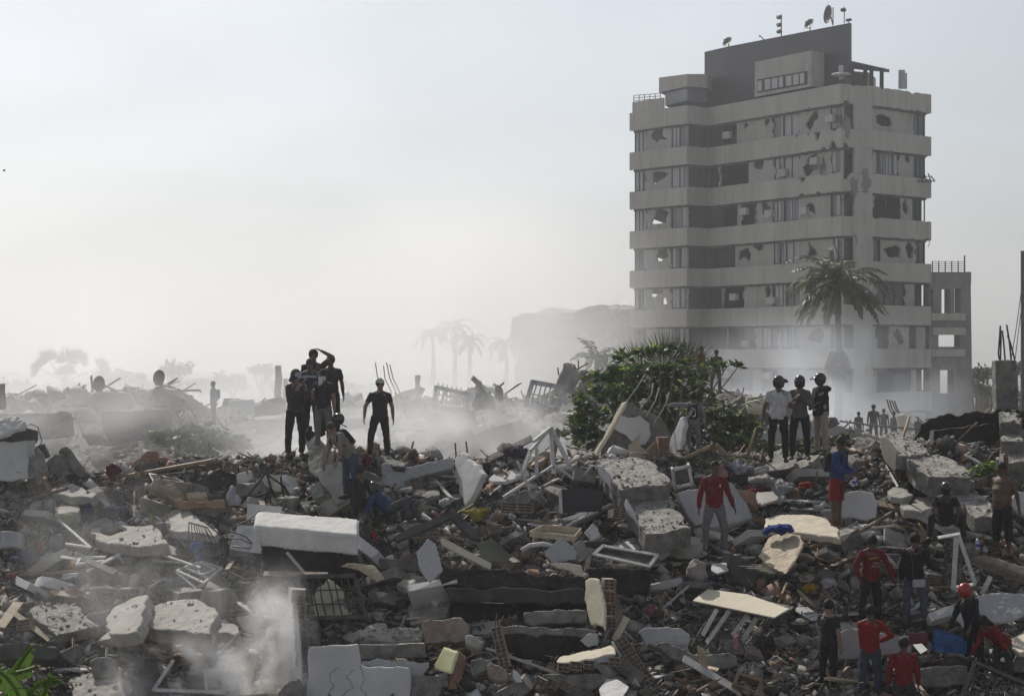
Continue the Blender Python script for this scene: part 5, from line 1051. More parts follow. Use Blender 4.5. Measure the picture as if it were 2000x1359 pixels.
# beams with loops
S('concrete_beam', 'upper cream beam of the stacked pair, bottom centre', 'beam', [(1022,1196),(1050,1192),(1145,1192),(1148,1215),(1040,1222),(1025,1215)], (0,-.9,.3), .3, CONC, Y=36.2)
S('concrete_beam', 'lower cream beam of the stacked pair, bottom centre', 'beam', [(966,1224),(1060,1222),(1110,1224),(1165,1232),(1160,1244),(1050,1244),(975,1240)], (0,-.9,.35), .3, CONC, Y=35.9)
rods('bent stirrup loop at the end of the stacked cream beams', [[(966,1226),(970,1200),(974,1224)],[(978,1224),(983,1202),(986,1222)],[(990,1222),(996,1200),(999,1222)],[(1003,1222),(1009,1200),(1013,1222)]], .009, Y=35.8, group='stirrup loops at the beam end')
# hollow block pieces
block_wall('hollow_block_stack', 'pair of hollow bricks tilted to the left, bottom centre', 'hollow bricks', 978, 1262, 35.2, (-.1,-1,.1), (-.25,0,1), 1, 3, .2, .24, .2)
hb = empty('wall_fragment', P(1145,1305,35.2), 'row of hollow bricks with a sunlit rough cream top, bottom right of centre', 'wall piece')
S('render_top', None, None, [(1086,1290),(1095,1280),(1140,1270),(1195,1258),(1203,1276),(1160,1286),(1090,1296)], (-.15,-.3,.93), .04, CREAM, Y=35.3, root=hb, disp=.02)
for j in range(5):
    if j == 3: continue
    mb = MB(); block_bm(mb, P(1100+j*25, 1302-j*2.6, 35.1), frame_M((0,-1,.1), (.05,0,1)), .2, .16, .22, 2, 2, .016); mb.build('hollow_block', CLAYG, hb)
S('concrete_beam', 'long dusty beam below the row of hollow bricks', 'beam', [(1060,1318),(1190,1316),(1195,1338),(1070,1345)], (0,-.9,.3), .3, ROUGHC, Y=34.9)
for i in range(3):
    block_wall('hollow_block', ['hollow brick at the lower left end of the fan near the bottom centre', 'middle hollow brick of the fan near the bottom centre', 'hollow brick at the right end of the fan near the bottom centre'][i], 'hollow brick', 1058+i*22, 1332+i*3, 34.6, (-.2+i*.1,-1,.2), (.5,0,1), 1, 1, .22, .16, .25, m=CLAYG)
hw = empty('wall_fragment', P(1240,1330,35.3), 'hollow brick wall strip leaning steeply to the left, bottom right of centre', 'wall piece')
for j in range(6):
    mb = MB(); block_bm(mb, P(1216+j*10, 1253+j*15, 35.3), frame_M((-.1,-1,.2), (-.55,0,.83)), .2, .18, .2, 2, 2, .016); mb.build('hollow_block', CLAYG, hw)
MB().bar(P(1196,1252,35.3), P(1252,1345,35.2), .07, .05).build('edge_rail', METW, hw)
# yellow block
yb = empty('wall_block', P(872,1345,34.9), 'broken block with a pale yellow painted face and red brick side, bottom centre', 'wall piece')
S('painted_face', None, None, [(866,1262),(894,1272),(880,1316),(843,1308)], (-.8,-.5,.33), .05, YELL, Y=34.9, root=yb, amp=.01, disp=.01, step=.15)
S('brick_core', None, None, [(868,1261),(896,1270),(911,1284),(905,1312),(893,1345),(875,1345),(882,1316),(895,1274)], (.2,-.95,.15), .25, CLAY, Y=34.98, root=yb, disp=.05)
S('concrete_block', 'squarish dusty block right of the yellow-faced block', 'block', [(918,1288),(940,1283),(962,1290),(960,1310),(925,1318)], (0,-.8,.5), .2, CONC, Y=34.8)
S('concrete_block', 'tilted half brick with a bright lid, right of the yellow-faced block', 'block', [(948,1300),(958,1292),(994,1312),(990,1328),(955,1320)], (0,-.8,.5), .2, CLAYG, Y=34.7)
S('concrete_block', 'small pale block standing above the yellow-faced block', 'block', [(908,1240),(920,1237),(946,1252),(935,1266),(910,1256)], (0,-.7,.6), .2, CONCL, Y=35.3)
S('plaster_fragment', 'upright bluish-white plaster shard at the bottom centre', 'plaster piece', [(1000,1305),(1012,1312),(1022,1332),(1008,1334),(1000,1325)], (-.2,-.9,.3), .03, PLAS, Y=34.7)
S('metal_louvre', 'pale mint vent sheet at the bottom centre right edge', 'metal sheet', [(1170,1345),(1185,1325),(1205,1325),(1228,1340),(1215,1360),(1180,1370)], (-.1,-.6,.75), .02, METW, Y=34.4, amp=.01, vox=0)
S('concrete_slab', 'ledge slab strewn with rubble left of the yellow-faced block', 'slab', [(700,1232),(800,1225),(825,1232),(822,1250),(705,1250)], (0,-.7,.7), .25, CONCL, Y=35.6, crumb=25)
S('brick_wall_fragment', 'low wall of dusty bricks right of the ledge slab', 'wall piece', [(822,1212),(900,1205),(918,1225),(915,1250),(830,1256)], (0,-.95,.3), .3, CLAYG, Y=35.7, disp=.05)
S('concrete_slab', 'bright white-topped chunk on the brick heap, centre left', 'slab', [(774,1140),(790,1130),(812,1130),(808,1138),(788,1146)], (-.1,-.5,.85), .15, CONCL, lift=.8)
S('cardboard_sheet', 'bent tan sheet roofed over the brick heap, centre left', 'board', [(664,1105),(680,1098),(730,1102),(752,1130),(735,1135),(700,1112)], (0,-.7,.7), .03, WOODP, Y=37.1, disp=.03, amp=.01)
plank('narrow tan post leaning under the bent tan sheet', (668,1108), (684,1128), .08, m=WOODP)
# dark monitor-like panel near ridge
S('cabinet', 'black flat cabinet panel with a pale edge, right of the white wedge', 'cabinet', [(1092,958),(1100,955),(1150,952),(1178,960),(1175,998),(1098,1000)], (0,-1,.15), .15, mat('black_panel', (.02,.02,.023), (.03,.03,.034), 2, .5), Y=39.2, amp=0, vox=0)
plank('pale vertical strip at the left edge of the black cabinet', (1094,958), (1096,1002), .06, m=METW, Y=39.0)
rods('silvery drum frame rib beside the black cabinet', [[(1140,928),(1155,910),(1178,912),(1185,935)]], .02, Y=40.0, m=METW, cat='tube', name='metal_tube')
block_wall('hollow_block', 'double hollow brick lying under the white wedge', 'hollow bricks', 1010, 992, 38.9, (0,-1,.2), (.05,0,1), 2, 1, .32, .2, .25)
block_wall('hollow_block', 'hollow brick left of the wooden tray', 'hollow brick', 955, 1035, 38.2, (0,-1,.3), (-.1,0,1), 2, 1, .26, .14, .2)
block_wall('hollow_block', 'hollow brick above the white basin', 'hollow brick', 1205, 1005, 38.8, (.4,-.9,.2), (.2,0,1), 1, 1, .3, .18, .25)
cloth_heap('yellow and red patterned cloth, right of the seated pair', 930, 1003, 60, 26, cloth('yellow_red', (.36,.30,.05)))
cloth_heap('rolled blue-grey denim beside the wooden tray', 965, 1040, 44, 20, cloth('denim', (.10,.11,.16)))
cloth_heap('white pillow-like sack below the white wedge', 868, 980, 40, 22, cloth('white_sack', (.42,.42,.44)), amp=.05)
cloth_heap('blue jacket draped behind the reclining pair', 742, 968, 24, 22, cloth('blue_jacket', (.02,.03,.13)), Y=39.3)
cloth_heap('bright red rag right of the white mattress', 730, 1045, 12, 18, cloth('bright_red', (.5,.03,.02)))
cloth_heap('clear plastic bag right of the white mattress', 766, 1032, 24, 16, cloth('plastic_clear', (.45,.45,.47)))
cloth_heap('black rubbish bag below the wrecked rack', 1500, 1262, 54, 50, BLACK, Y=35.3)
# water bottle standing
def bottle(px, row, Y, label, tilt=0):
    c = P(px, row, Y); t = empty('water_bottle', c, label, 'bottle'); M = Matrix.Rotation(tilt, 3, 'Y')
    WAT = mat('clear_plastic', (.45,.52,.58), rough=.15, spec=.8); 
    MB().loft([c+M@V(0,0,z) for z in (0,.01,.14,.18,.21)], [.03,.034,.034,.03,.013], [.03,.034,.034,.03,.013], None, 12).build('bottle_body', WAT, t, True)
    MB().loft([c+M@V(0,0,z) for z in (.06,.11)], [.0355,.0355], [.0355,.0355], None, 12).build('bottle_label', cloth('blue_label', (.03,.10,.45)), t, True)
    MB().loft([c+M@V(0,0,z) for z in (.211,.23)], [.015,.015], [.015,.015], None, 10).build('bottle_cap', PLAS, t, True)
bottle(1909, 1073, 37.9, 'clear water bottle standing beside the shirtless man')
bottle(1665, 950, 38.3, 'clear water bottle hanging from the hand of the man in blue, nearer one', .3)
bottle(1672, 948, 38.36, 'clear water bottle hanging from the hand of the man in blue, behind the other', -.15)
# ------------------------------------------------------------------ far heap seen through the smoke
def FS(name, label, cat, o, n, t, m, Y, **k): return slab(name, label, cat, o, n, t, m, Y=Y, vox=k.pop('vox', .08), step=.5, amp=k.pop('amp', .08), disp=k.pop('disp', .12), dsc=.6, hero=False, **k)
for k, a in enumerate((([(132,757),(165,757),(170,790),(136,792)]), ([(140,795),(178,795),(185,812),(148,822)]), ([(152,825),(190,825),(198,848),(158,850)]), ([(170,870),(205,868),(214,895),(180,905)]))):
    FS('concrete_layer', ['topmost', 'second', 'third', 'lowest'][k]+' pale pancaked layer in the smoky stack below the fan palm', 'slab', a, (-.3,-.7,.6), .6, CONCL, 66-k*2)
for k, a in enumerate((([(783,776),(820,775),(835,790),(833,815),(800,818),(786,800)]), ([(788,818),(832,815),(835,838),(792,842)]), ([(790,842),(836,840),(838,862),(795,866)]), ([(793,866),(838,864),(840,895),(798,897)]))):
    FS('concrete_layer', ['topmost', 'second', 'third', 'lowest'][k]+' layer of the rough pancaked column behind the man in the pale cap', 'slab', a, (-.2,-.85,.45), 1.0, CONCL, 60-k*.8, disp=.3)
FS('wall_fragment', 'pale patched wall in the smoke right of the pancaked column', 'wall piece', [(838,805),(870,790),(930,800),(925,880),(845,872)], (0,-1,.1), .5, CONCL, 60)
FS('wall_fragment', 'dark slab in the smoke behind the pancaked column', 'wall piece', [(845,880),(1020,815),(1080,850),(1050,900),(850,905)], (0,-.9,.4), .5, CONCD, 57)
FS('concrete_slab', 'dark sloping roof slab below the higher satellite dish', 'slab', [(295,760),(310,752),(372,778),(368,788),(300,792)], (.1,-.9,.4), .5, CONCD, 72)
FS('concrete_slab', 'dark slab hump below the lower satellite dish', 'slab', [(168,775),(205,764),(250,766),(258,780),(250,795),(170,795)], (0,-.9,.4), .6, CONCD, 70)
FS('concrete_slab', 'pale curved roof edge right of the lower satellite dish', 'slab', [(262,770),(270,755),(280,765),(285,785),(265,782)], (-.2,-.8,.5), .5, CONCL, 71)
FS('wall_fragment', 'long dark wall low in the smoke at far left', 'wall piece', [(-40,808),(130,800),(140,850),(-40,870)], (0,-1,.1), .6, CONCD, 62)
FS('wall_fragment', 'long dark wall low in the smoke below the dishes', 'wall piece', [(195,800),(330,798),(330,850),(200,870)], (0,-1,.1), .6, CONCD, 63)
FS('wall_fragment', 'white square wall panel on the far heap right of the man in blue', 'wall piece', [(446,781),(492,778),(494,808),(448,809)], (-.1,-1,.05), .4, PLAS, 72, amp=.03)
FS('concrete_slab', 'long pale-topped slab ledge behind the hooded person', 'slab', [(490,812),(580,802),(640,806),(640,818),(500,822)], (-.1,-.5,.85), .6, CONCL, 68)
FS('concrete_slab', 'grey slab ledge behind the man in the pale cap', 'slab', [(640,800),(760,792),(785,800),(780,815),(645,820)], (-.1,-.5,.85), .6, CONCL, 70)
FS('concrete_slab', 'dark hump of roofing on the far heap left of the hooded person', 'slab', [(495,790),(520,785),(555,792),(558,808),(498,806)], (0,-.9,.4), .4, CONCD, 71)
for px, w, top, bot, Y, lb_ in ((541,11,714,790,96,'taller thin pale column behind the hooded person'),(556,8,740,790,98,'short thin pale column right of the taller one'),(815,10,733,790,100,'pale leaning column faint in the smoke'),(-3,14,750,800,60,'dark slanted post at the left edge')):
    S('concrete_column', lb_, 'column', [(px-w/2,top),(px+w/2,top-1),(px+w/2+1,bot),(px-w/2,bot)], (-.1,-1,0), .35, CONC, Y=Y, hero=False, vox=.06, amp=.03)
for a in (((640,740),(655,790)),((655,735),(662,790)),((661,728),(675,792)),((668,733),(690,790)),((733,706),(745,740)),((748,708),(752,745)),((756,702),(766,745)),((762,704),(780,750))):
    pass
rods('curved bar rising from smoke behind the man in the pale cap', [[(733,708),(737,735),(748,762),(752,800)],[(749,714),(752,740),(764,765),(766,800)],[(755,708),(761,738),(772,762),(776,800)],[(761,712),(768,740),(780,764),(786,800)]], .02, Y=72, group='bars rising out of the smoke')
rods('thin bar rising behind the distant people at right', [[(1732,780),(1738,800),(1742,806)],[(1737,781),(1742,798),(1748,806)],[(1742,782),(1748,798),(1753,806)],[(1747,783),(1752,798),(1757,806)]], .03, Y=82, group='bars behind the distant people')
rods(['long level pipe on the far heap between the dishes and the man in blue', 'thin cable strung across the far right heap'], [[(228,762),(300,763),(390,762),(392,765)],[(1640,822),(1700,830),(1790,838)]], .04, Y=76, m=METD, name='pipe', cat='pipe')
FS('concrete_slab', 'tall slanted slab standing on the far heap left of the sea almond tree', 'slab', [(1085,752),(1100,708),(1108,705),(1122,722),(1122,740),(1110,765)], (-.5,-.8,.3), .5, CONCL, 58)
FS('wall_fragment', 'rough pale layered wall under the tall slanted slab', 'wall piece', [(1122,755),(1150,728),(1175,735),(1180,780),(1165,800),(1125,798)], (-.1,-1,.1), .6, CONCL, 57, disp=.3)
rods('short bar sticking up beside the tall slanted slab', [[(1123,722),(1122,712)],[(1130,722),(1129,702)],[(1126,722),(1149,709)],[(1091,732),(1089,718)]], .02, Y=57.5, group='bars beside the tall slanted slab')
cage('taller white barred frame on the far ridge, next to the tall slanted slab', [(1040,746),(1105,758),(1088,800),(1027,792)], 7, 2, w=.13, br=.02, m=METW, Y=56, n=(0,-1,.1))
cage('spiked white barred frame standing on the far ridge, left one', [(852,756),(915,770),(912,800),(847,796)], 9, 3, w=.12, br=.02, m=METW, Y=58, n=(0,-1,.1))
rods('spike on the top rail of the left barred frame', [[(855+i*9,758+i*2),(856+i*9,747+i*2)] for i in range(6)], .016, Y=58, m=METW, group='spikes on the left barred frame', name='spike', cat='spike')
FS('wall_fragment', 'pointed grey gable lump on the far ridge', 'wall piece', [(918,795),(928,760),(938,748),(950,758),(962,795)], (-.2,-1,.2), .6, CONC, 58, disp=.3)
FS('concrete_column', 'short thick stub post on the far ridge', 'column', [(965,778),(966,750),(976,750),(982,765),(980,785)], (-.1,-1,.1), .5, CONC, 57)
FS('concrete_beam', 'pale beam lying diagonally below the taller barred frame', 'beam', [(1018,822),(1075,790),(1078,795),(1022,828)], (0,-.8,.6), .3, CONCL, 54, amp=.02)
FS('concrete_slab', 'pale slab with white underside right of the two men behind the tree', 'slab', [(1435,782),(1452,770),(1460,790),(1465,812),(1440,805)], (.3,-.9,.2), .4, CONC, 55)
FS('concrete_slab', 'pale flat slab left of the man in white T-shirt', 'slab', [(1455,772),(1495,770),(1500,798),(1462,800)], (-.1,-.8,.5), .3, CREAM, 54)
FS('wall_fragment', 'dark beam end rising right of the two men behind the tree', 'beam', [(1425,790),(1448,776),(1452,784),(1435,805)], (0,-1,.2), .5, CONCD, 60)
FS('wall_fragment', 'low grey wall behind the three helmets', 'wall piece', [(1480,830),(1560,820),(1650,830),(1660,850),(1640,870),(1490,868)], (0,-1,.1), .4, PLASG, 56)
FS('concrete_block', 'grey block behind the man in the star-printed jacket', 'block', [(1618,812),(1636,815),(1640,828),(1618,832)], (.1,-1,.2), .5, CONC, 55)
FS('concrete_slab', 'pale slab rising behind the distant people at right', 'slab', [(1748,812),(1765,806),(1778,820),(1782,838),(1755,835)], (-.3,-.8,.4), .4, CREAM, 84)
dish(196, 750, 66, .25, (-.5,-.9,.1), 'far satellite dish, lower one on the smoky heap at left', (196, 768))
dish(313, 738, 68, .25, (-.5,-.9,.15), 'far satellite dish, higher one on the sloping roof slab at left', (314, 756))
# ------- collapsed building in the distance
cb = empty('collapsed_building', P(1115,760,232), 'hazy half-collapsed apartment block with a buckled roof left of the tower', 'building')
ol = [(997,780),(997,622),(1010,614),(1040,612),(1068,602),(1100,606),(1118,610),(1135,600),(1165,598),(1215,600),(1260,604),(1260,780)]
slab('broken_wall', None, None, ol, (-.35,-1,0), 9, CONC, Y=232, root=cb, vox=.4, step=2.2, amp=.5, disp=1.2, dsc=3, hero=False)
slab('buckled_roof', None, None, [(1118,616),(1132,600),(1165,594),(1235,598),(1236,604),(1165,602),(1128,612)], (-.35,-1,.1), 8, CONCD, Y=229, root=cb, vox=.4, step=2, amp=.3, disp=.6, dsc=3, hero=False)
slab('buckled_roof', None, None, [(1040,614),(1068,600),(1108,606),(1118,614),(1080,612)], (-.35,-1,.1), 8, CONCL, Y=230, root=cb, vox=.4, step=2, amp=.3, disp=.6, dsc=3, hero=False)
for i, (x, y, w, h) in enumerate(((1020,650,20,14),(1060,652,24,14),(1100,650,22,14),(1150,645,26,16),(1195,645,24,16),(1020,690,20,14),(1065,690,24,14),(1110,690,24,14),(1155,688,26,16),(1200,688,24,16))):
    slab('painted_window_opening', None, None, [(x,y),(x+w,y),(x+w,y+h),(x,y+h)], (-.35,-1,0), .2, CONCD, Y=221.3+(1115-x)*.0, root=cb, vox=0, amp=0, hero=False)  # dark plates carry the shade of window openings in their colour
# ------- mast at the right edge
ms = empty('mast', P(1997,860,95), 'lattice pole with guy wires cut by the right edge', 'pole')
MB().bar(P(1997,900,95), P(1997,490,95), .14).build('pole', METD, ms)
MB().tube([P(1996,560,95), P(1985,640,95), P(1972,720,95)], .02, 4).build('guy_wire', METD, ms); MB().tube([P(1996,500,95), P(1995,600,96), P(1978,740,96)], .02, 4).build('guy_wire', METD, ms)
MB().ell(P(8,334,160), (.10,.05,.05)).bar(P(6,332,160),P(8,334,160),.03,.10).bar(P(8,334,160),P(10,331,160),.03,.10).build('bird', BLACK, label='tiny dark bird in the sky at the left edge', cat='bird')
# ------------------------------------------------------------------ people
SKIN = mat('brown_skin', (.085,.05,.035), (.12,.072,.05), 12, .6, .001, 80, spec=.35)
SKIN2 = mat('tan_skin', (.20,.125,.09), (.26,.17,.125), 12, .6, .001, 80, spec=.35)
HAIR = mat('black_hair', (.010,.009,.008), (.02,.018,.016), 30, .7, .004, 120)
SOLE = mat('dark_shoe', (.02,.02,.022), (.05,.05,.05), 8, .7)
SHOEW = mat('pale_shoe', (.3,.3,.3), (.45,.44,.43), 8, .7)
HELM = mat('glossy_black_helmet', (.012,.012,.014), rough=.18, spec=.7)
REDH = mat('red_helmet', (.30,.02,.015), rough=.3, spec=.6)
def fab(c): return mat('fabric_%d_%d_%d' % tuple(int(x*255) for x in c), tuple(x*.75 for x in c), c, 12, .95, .006, 60)
def person(label, px, feet, hpx=None, Y=None, yaw=0, skin=SKIN, shirt=(.1,.1,.1), sleeve='short', pants=(.03,.03,.04), ptype='long', lean=(0,0,1), pelvis=None,
           armL=((-.25,0,-1),(-.1,-.15,-1)), armR=((.25,0,-1),(.1,-.15,-1)), legL=((-.12,0,-1),(-.02,.05,-1)), legR=((.12,0,-1),(.02,.05,-1)), head=(0,-1,0), hair='short', hat=None, hatc=None,
           shoe=SOLE, fat=1.06, far=False, extra=None, fem=0, z=None, footpx=None, shirtlen=0, hood=False, group=None):
    """yaw 0 faces the camera; body frame: -y forward, +x to picture right, z up. hpx = standing height in photo pixels"""
    Y = Y if Y is not None else yg(px, min(1359, feet))-.35
    s = 1.0 if hpx is None else hpx/F*Y/1.75
    s = max(.6, min(1.15, s))
    Rz = Matrix.Rotation(yaw, 3, 'Z'); W_ = lambda v: Rz@(Vector(v)*s)
    nd = lambda v: Vector(v).normalized()
    hipw, shw = .088+.01*fem, .180-.02*fem
    # joints in the body frame, pelvis at origin
    hip = {-1: V(-hipw,0,-.02), 1: V(hipw,0,-.02)}; J = {}
    for sgn, leg in ((-1, legL), (1, legR)):
        k = hip[sgn]+nd(leg[0])*.43; a = k+nd(leg[1])*.42; J['h', sgn], J['k', sgn], J['a', sgn] = hip[sgn], k, a
    low = min(J['a', -1].z, J['a', 1].z)-.085
    ln = nd(lean); side = V(1,0,0); side = (side-ln*side.dot(ln)).normalized(); fwd = side.cross(ln)*1.0
    if fwd.y > 0: fwd = -fwd
    neck = ln*.50; chest = ln*.36+fwd*.01; waist = ln*.18
    for sgn, arm in ((-1, armL), (1, armR)):
        sh = ln*.445+side*shw*sgn; e = sh+nd(arm[0])*.285; w = e+nd(arm[1])*.25; J['s', sgn], J['e', sgn], J['w', sgn] = sh, e, w
    hd = nd(head); top = neck+ln*.055+V(0,0,.02); hc = top+V(0,0,.085)+hd*.03
    if pelvis is not None: root_z = pelvis
    basep = P(px, feet, Y); origin = basep+Rz@V(0,0,-low*s)
    r = empty('person', basep, label, 'person', group)
    T = lambda v: origin+W_(v)
    vox = .012 if far else .0085
    f = fat
    # --- body
    b = MB(); sd = Rz@side
    def limb(mb, pts, rad, grow=0.0, fu=1, fv=1, n=12, sdv=None):
        # rounded ends
        P_ = [T(p) for p in pts]; R_ = [(q+grow)*s for q in rad]
        mb.cap(P_[0], P_[0]+(P_[1]-P_[0])*.01, R_[0], R_[0], n); mb.cap(P_[-1], P_[-1]+(P_[-1]-P_[-2])*.01, R_[-1], R_[-1], n)
        mb.loft(P_, [q*fu for q in R_], [q*fv for q in R_], sdv, n)
    def torso(mb, g, top_=True, bottom=-.1, neckr=.055):
        ring = [(bottom, .13+.012*fem, .095), (-.02, .150+.012*fem, .112), (.08, .142, .105), (.18, .132-.008*fem, .098), (.28, .145, .108), (.36, .160-.01*fem, .112), (.43, .165-.015*fem, .105), (.475, .12, .085), (.50, neckr+.02, neckr+.015)]
        if not top_: ring = ring[:4]
        pts = [T(ln*z_+fwd*(.012*(f-1)*10*(1 if .0 < z_ < .3 else 0))*.3) for z_, _, _ in ring]
        mb.loft(pts, [(a*(1+(f-1)*(1.2 if .0 < z_ < .35 else .5))+g)*s for z_, a, _ in ring], [(c*(1+(f-1)*(1.8 if .0 < z_ < .35 else .6))+g)*s for z_, _, c in ring], sd, 18)
    torso(b, 0); b.cap(T(ln*.47), T(top+V(0,0,.04)), .064*s, .056*s, 12)
    for sgn in (-1, 1):
        sh, e, w = J['s', sgn], J['e', sgn], J['w', sgn]
        limb(b, [ln*.43+side*shw*.55*sgn, sh], [.055, .056]); limb(b, [ln*.52, sh+ln*.0], [.044, .048]); limb(b, [sh, sh.lerp(e, .5), e], [.055, .050, .043]); limb(b, [e, e.lerp(w, .3), w], [.043, .043, .028])
        h, k, a = J['h', sgn], J['k', sgn], J['a', sgn]
        limb(b, [h, h.lerp(k, .4), k], [.088, .078, .055]); limb(b, [k, k.lerp(a, .3), a], [.054, .056, .036])
        fd = V(hd.x*.3*0, -1, 0)+V(.18*sgn, 0, 0); fd.normalize(); heel = a+V(0,.035,-.045); toe = a+fd*.16+V(0,0,-.058)
        b.loft([T(heel-fd*.02), T(heel+fd*.05), T(toe-fd*.05), T(toe), T(toe+fd*.03)], [x*s for x in (.03,.036,.043,.04,.018)], [x*s for x in (.028,.036,.026,.02,.012)], Rz@V(1,0,0), 10)
        # hand: palm, four fingers, thumb
        wd = (w-e).normalized(); pn = V(-sgn,0,0); pn = (pn-wd*pn.dot(wd)); pn = pn.normalized() if pn.length > .1 else V(0,-1,0)
        ac = wd.cross(pn).normalized(); 
        pc = w+wd*.05; b.loft([T(w), T(w+wd*.03), T(w+wd*.07), T(w+wd*.095)], [x*s for x in (.026,.036,.040,.036)], [x*s for x in (.018,.016,.015,.011)], Rz@ac, 10)
        for i, (off, L_) in enumerate(((-.030,.062),(-.010,.074),(.010,.070),(.029,.054))):
            q0 = w+wd*.085+ac*off; q1 = q0+(wd+pn*.25).normalized()*L_*.5; q2 = q1+(wd*.6+pn*.8).normalized()*L_*.5
            b.tube([T(q0), T(q1), T(q2)], [.0095*s, .009*s, .0075*s], 6)
        dirs = 1 if ac.y < 0 else -1
        t0 = w+wd*.03+ac*dirs*.03; t1 = t0+(wd*.6+ac*dirs*.8).normalized()*.04; t2 = t1+(wd+ac*dirs*.3+pn*.3).normalized()*.03
        b.tube([T(t0), T(t1), T(t2)], [.012*s, .011*s, .009*s], 6)
    # head with face
    hM = Matrix((hd.cross(V(0,0,1)).normalized(), hd, hd.cross(V(0,0,1)).normalized().cross(hd))).transposed(); hM = Rz@hM
    def HP(x, y, z_): return T(hc)+hM@(V(x, y, z_)*s)        # y = out of the face
    b.ell(HP(0, -.012, .025), (.076*s, .092*s, .095*s), hM, 16, 12); b.ell(HP(0, .020, -.045), (.056*s, .066*s, .068*s), hM, 14, 10)
    b.ell(HP(0, .05, -.092), (.026*s, .022*s, .020*s), hM, 8, 6)                                    # chin
    b.tube([HP(0,.078,.018), HP(0,.098,-.018), HP(0,.085,-.026)], [.009*s,.014*s,.013*s], 8)           # nose
    b.tube([HP(-.04,.070,.034), HP(0,.080,.032), HP(.04,.070,.034)], .011*s, 8)                        # brow
    b.tube([HP(-.024,.074,-.053), HP(0,.082,-.052), HP(.024,.074,-.053)], .009*s, 8)                   # lips
    for sgn in (-1, 1): b.ell(HP(.077*sgn, -.008, -.005), (.011*s, .020*s, .032*s), hM, 8, 6)
    o = b.build('body', skin, r, fix=False); remesh(o, vox*s, 2)
    if not far and hd.y < .4 and yaw < 1.4 and yaw > -1.4:
        for sgn in (-1, 1): MB().ell(HP(.030*sgn, .073, .014), (.011*s, .006*s, .007*s), hM, 8, 6).build('eye', HAIR, r, True)
    # --- hair
    if hair in ('short', 'fade', 'long') and hat != 'helmet':
        m = MB(); k = .010 if hair == 'fade' else .020
        m.ell(HP(0, -.026, .045), ((.078+k)*s, (.088+k)*s, (.085+k)*s), hM, 14, 10)
        if hair == 'long':
            m.loft([HP(0,-.03,.06), HP(0,-.07,-.04), HP(0,-.08,-.16), HP(0,-.06,-.27)], [x*s for x in (.09,.10,.10,.05)], [x*s for x in (.07,.05,.045,.03)], hM@V(1,0,0), 12)
        o = m.build('hair', HAIR, r, fix=False); remesh(o, .011*s, 1, .02*s, .03, .012*s, .015)
    if hat == 'cap':
        m = MB(); m.ell(HP(0, -.012, .052), (.094*s, .108*s, .085*s), hM, 16, 10, z0=-.25)
        m.loft([HP(0,.06,.045), HP(0,.12,.040), HP(0,.165,.028)], [x*s for x in (.080,.074,.05)], [.008*s]*3, hM@V(1,0,0), 12)
        o = m.build('cap', fab(hatc or (.03,.03,.03)), r, fix=False); remesh(o, .009*s, 2)
    if hat == 'beanie':
        m = MB(); m.ell(HP(0, -.012, .045), (.093*s, .105*s, .098*s), hM, 16, 10, z0=-.3); o = m.build('beanie', fab(hatc or (.05,.05,.06)), r, fix=False); remesh(o, .010*s, 2, .01, .03)
    if hat == 'helmet':
        hm_ = hatc if not isinstance(hatc, tuple) and hatc else HELM
        m = MB(); m.ell(HP(0, -.015, .035), (.118*s, .140*s, .132*s), hM, 20, 14, z0=-.45); m.loft([HP(0,-.02,-.03), HP(0,-.03,-.09)], [.118*s,.095*s], [.125*s,.09*s], hM@V(1,0,0), 16)
        o = m.build('helmet', hm_, r, fix=False); remesh(o, .013*s, 3)
        if extra != 'novisor':
            m = MB(); m.loft([HP(0,.09,.085), HP(0,.15,.060), HP(0,.205,.015)], [x*s for x in (.105,.10,.07)], [.010*s]*3, hM@V(1,0,0), 14); m.build('visor', hm_, r, True)
    if hat == 'headband_cap': pass
    if hood:
        m = MB(); m.ell(HP(0,-.03,.03), (.108*s,.118*s,.125*s), hM, 14, 10); m.loft([HP(0,-.04,-.02), HP(0,-.04,-.12)], [.10*s,.13*s], [.09*s,.10*s], hM@V(1,0,0), 12)
        m2 = m.build('hood', fab(shirt), r, fix=False); remesh(m2, .014*s, 2, .015, .05)
    # --- shirt
    if shirt is not None:
        m = MB(); g = .014
        ring = [(-.07-shirtlen, .158+.012*fem, .120), (.0, .156+.012*fem, .120), (.08, .150, .115), (.18, .142-.006*fem, .110), (.28, .153, .117), (.36, .164-.01*fem, .118), (.42, .160-.015*fem, .108), (.465, .115, .088), (.50, .068, .066)]
        m.loft([T(ln*z_) for z_, _, _ in ring], [(a*(1+(f-1)*(1.2 if .0 < z_ < .35 else .5))+g*.6)*s for z_, a, _ in ring], [(c*(1+(f-1)*(1.8 if z_ < .35 else .6))+g*.6)*s for z_, _, c in ring], sd, 18)
        for sgn in (-1, 1):
            sh, e, w = J['s', sgn], J['e', sgn], J['w', sgn]
            m.cap(T(ln*.40+side*shw*.5*sgn), T(sh), .062*s, .062*s, 12); m.cap(T(ln*.495+side*.02*sgn), T(sh-ln*.005), .050*s, .056*s, 12)
            if sleeve == 'short': m.loft([T(sh-nd(e-sh)*.02), T(sh.lerp(e, .35)), T(sh.lerp(e, .62))], [x*s for x in (.066,.064,.060)], [x*s for x in (.066,.064,.060)], None, 12)
            elif sleeve == 'long':
                m.loft([T(sh-nd(e-sh)*.02), T(sh.lerp(e, .5)), T(e)], [x*s for x in (.068,.060,.054)], [x*s for x in (.068,.060,.054)], None, 12); m.cap(T(e), T(e.lerp(w, .05)), .054*s, .052*s, 12)
                m.loft([T(e), T(e.lerp(w, .5)), T(w-(w-e)*.03)], [x*s for x in (.054,.050,.040)], [x*s for x in (.054,.050,.040)], None, 12)
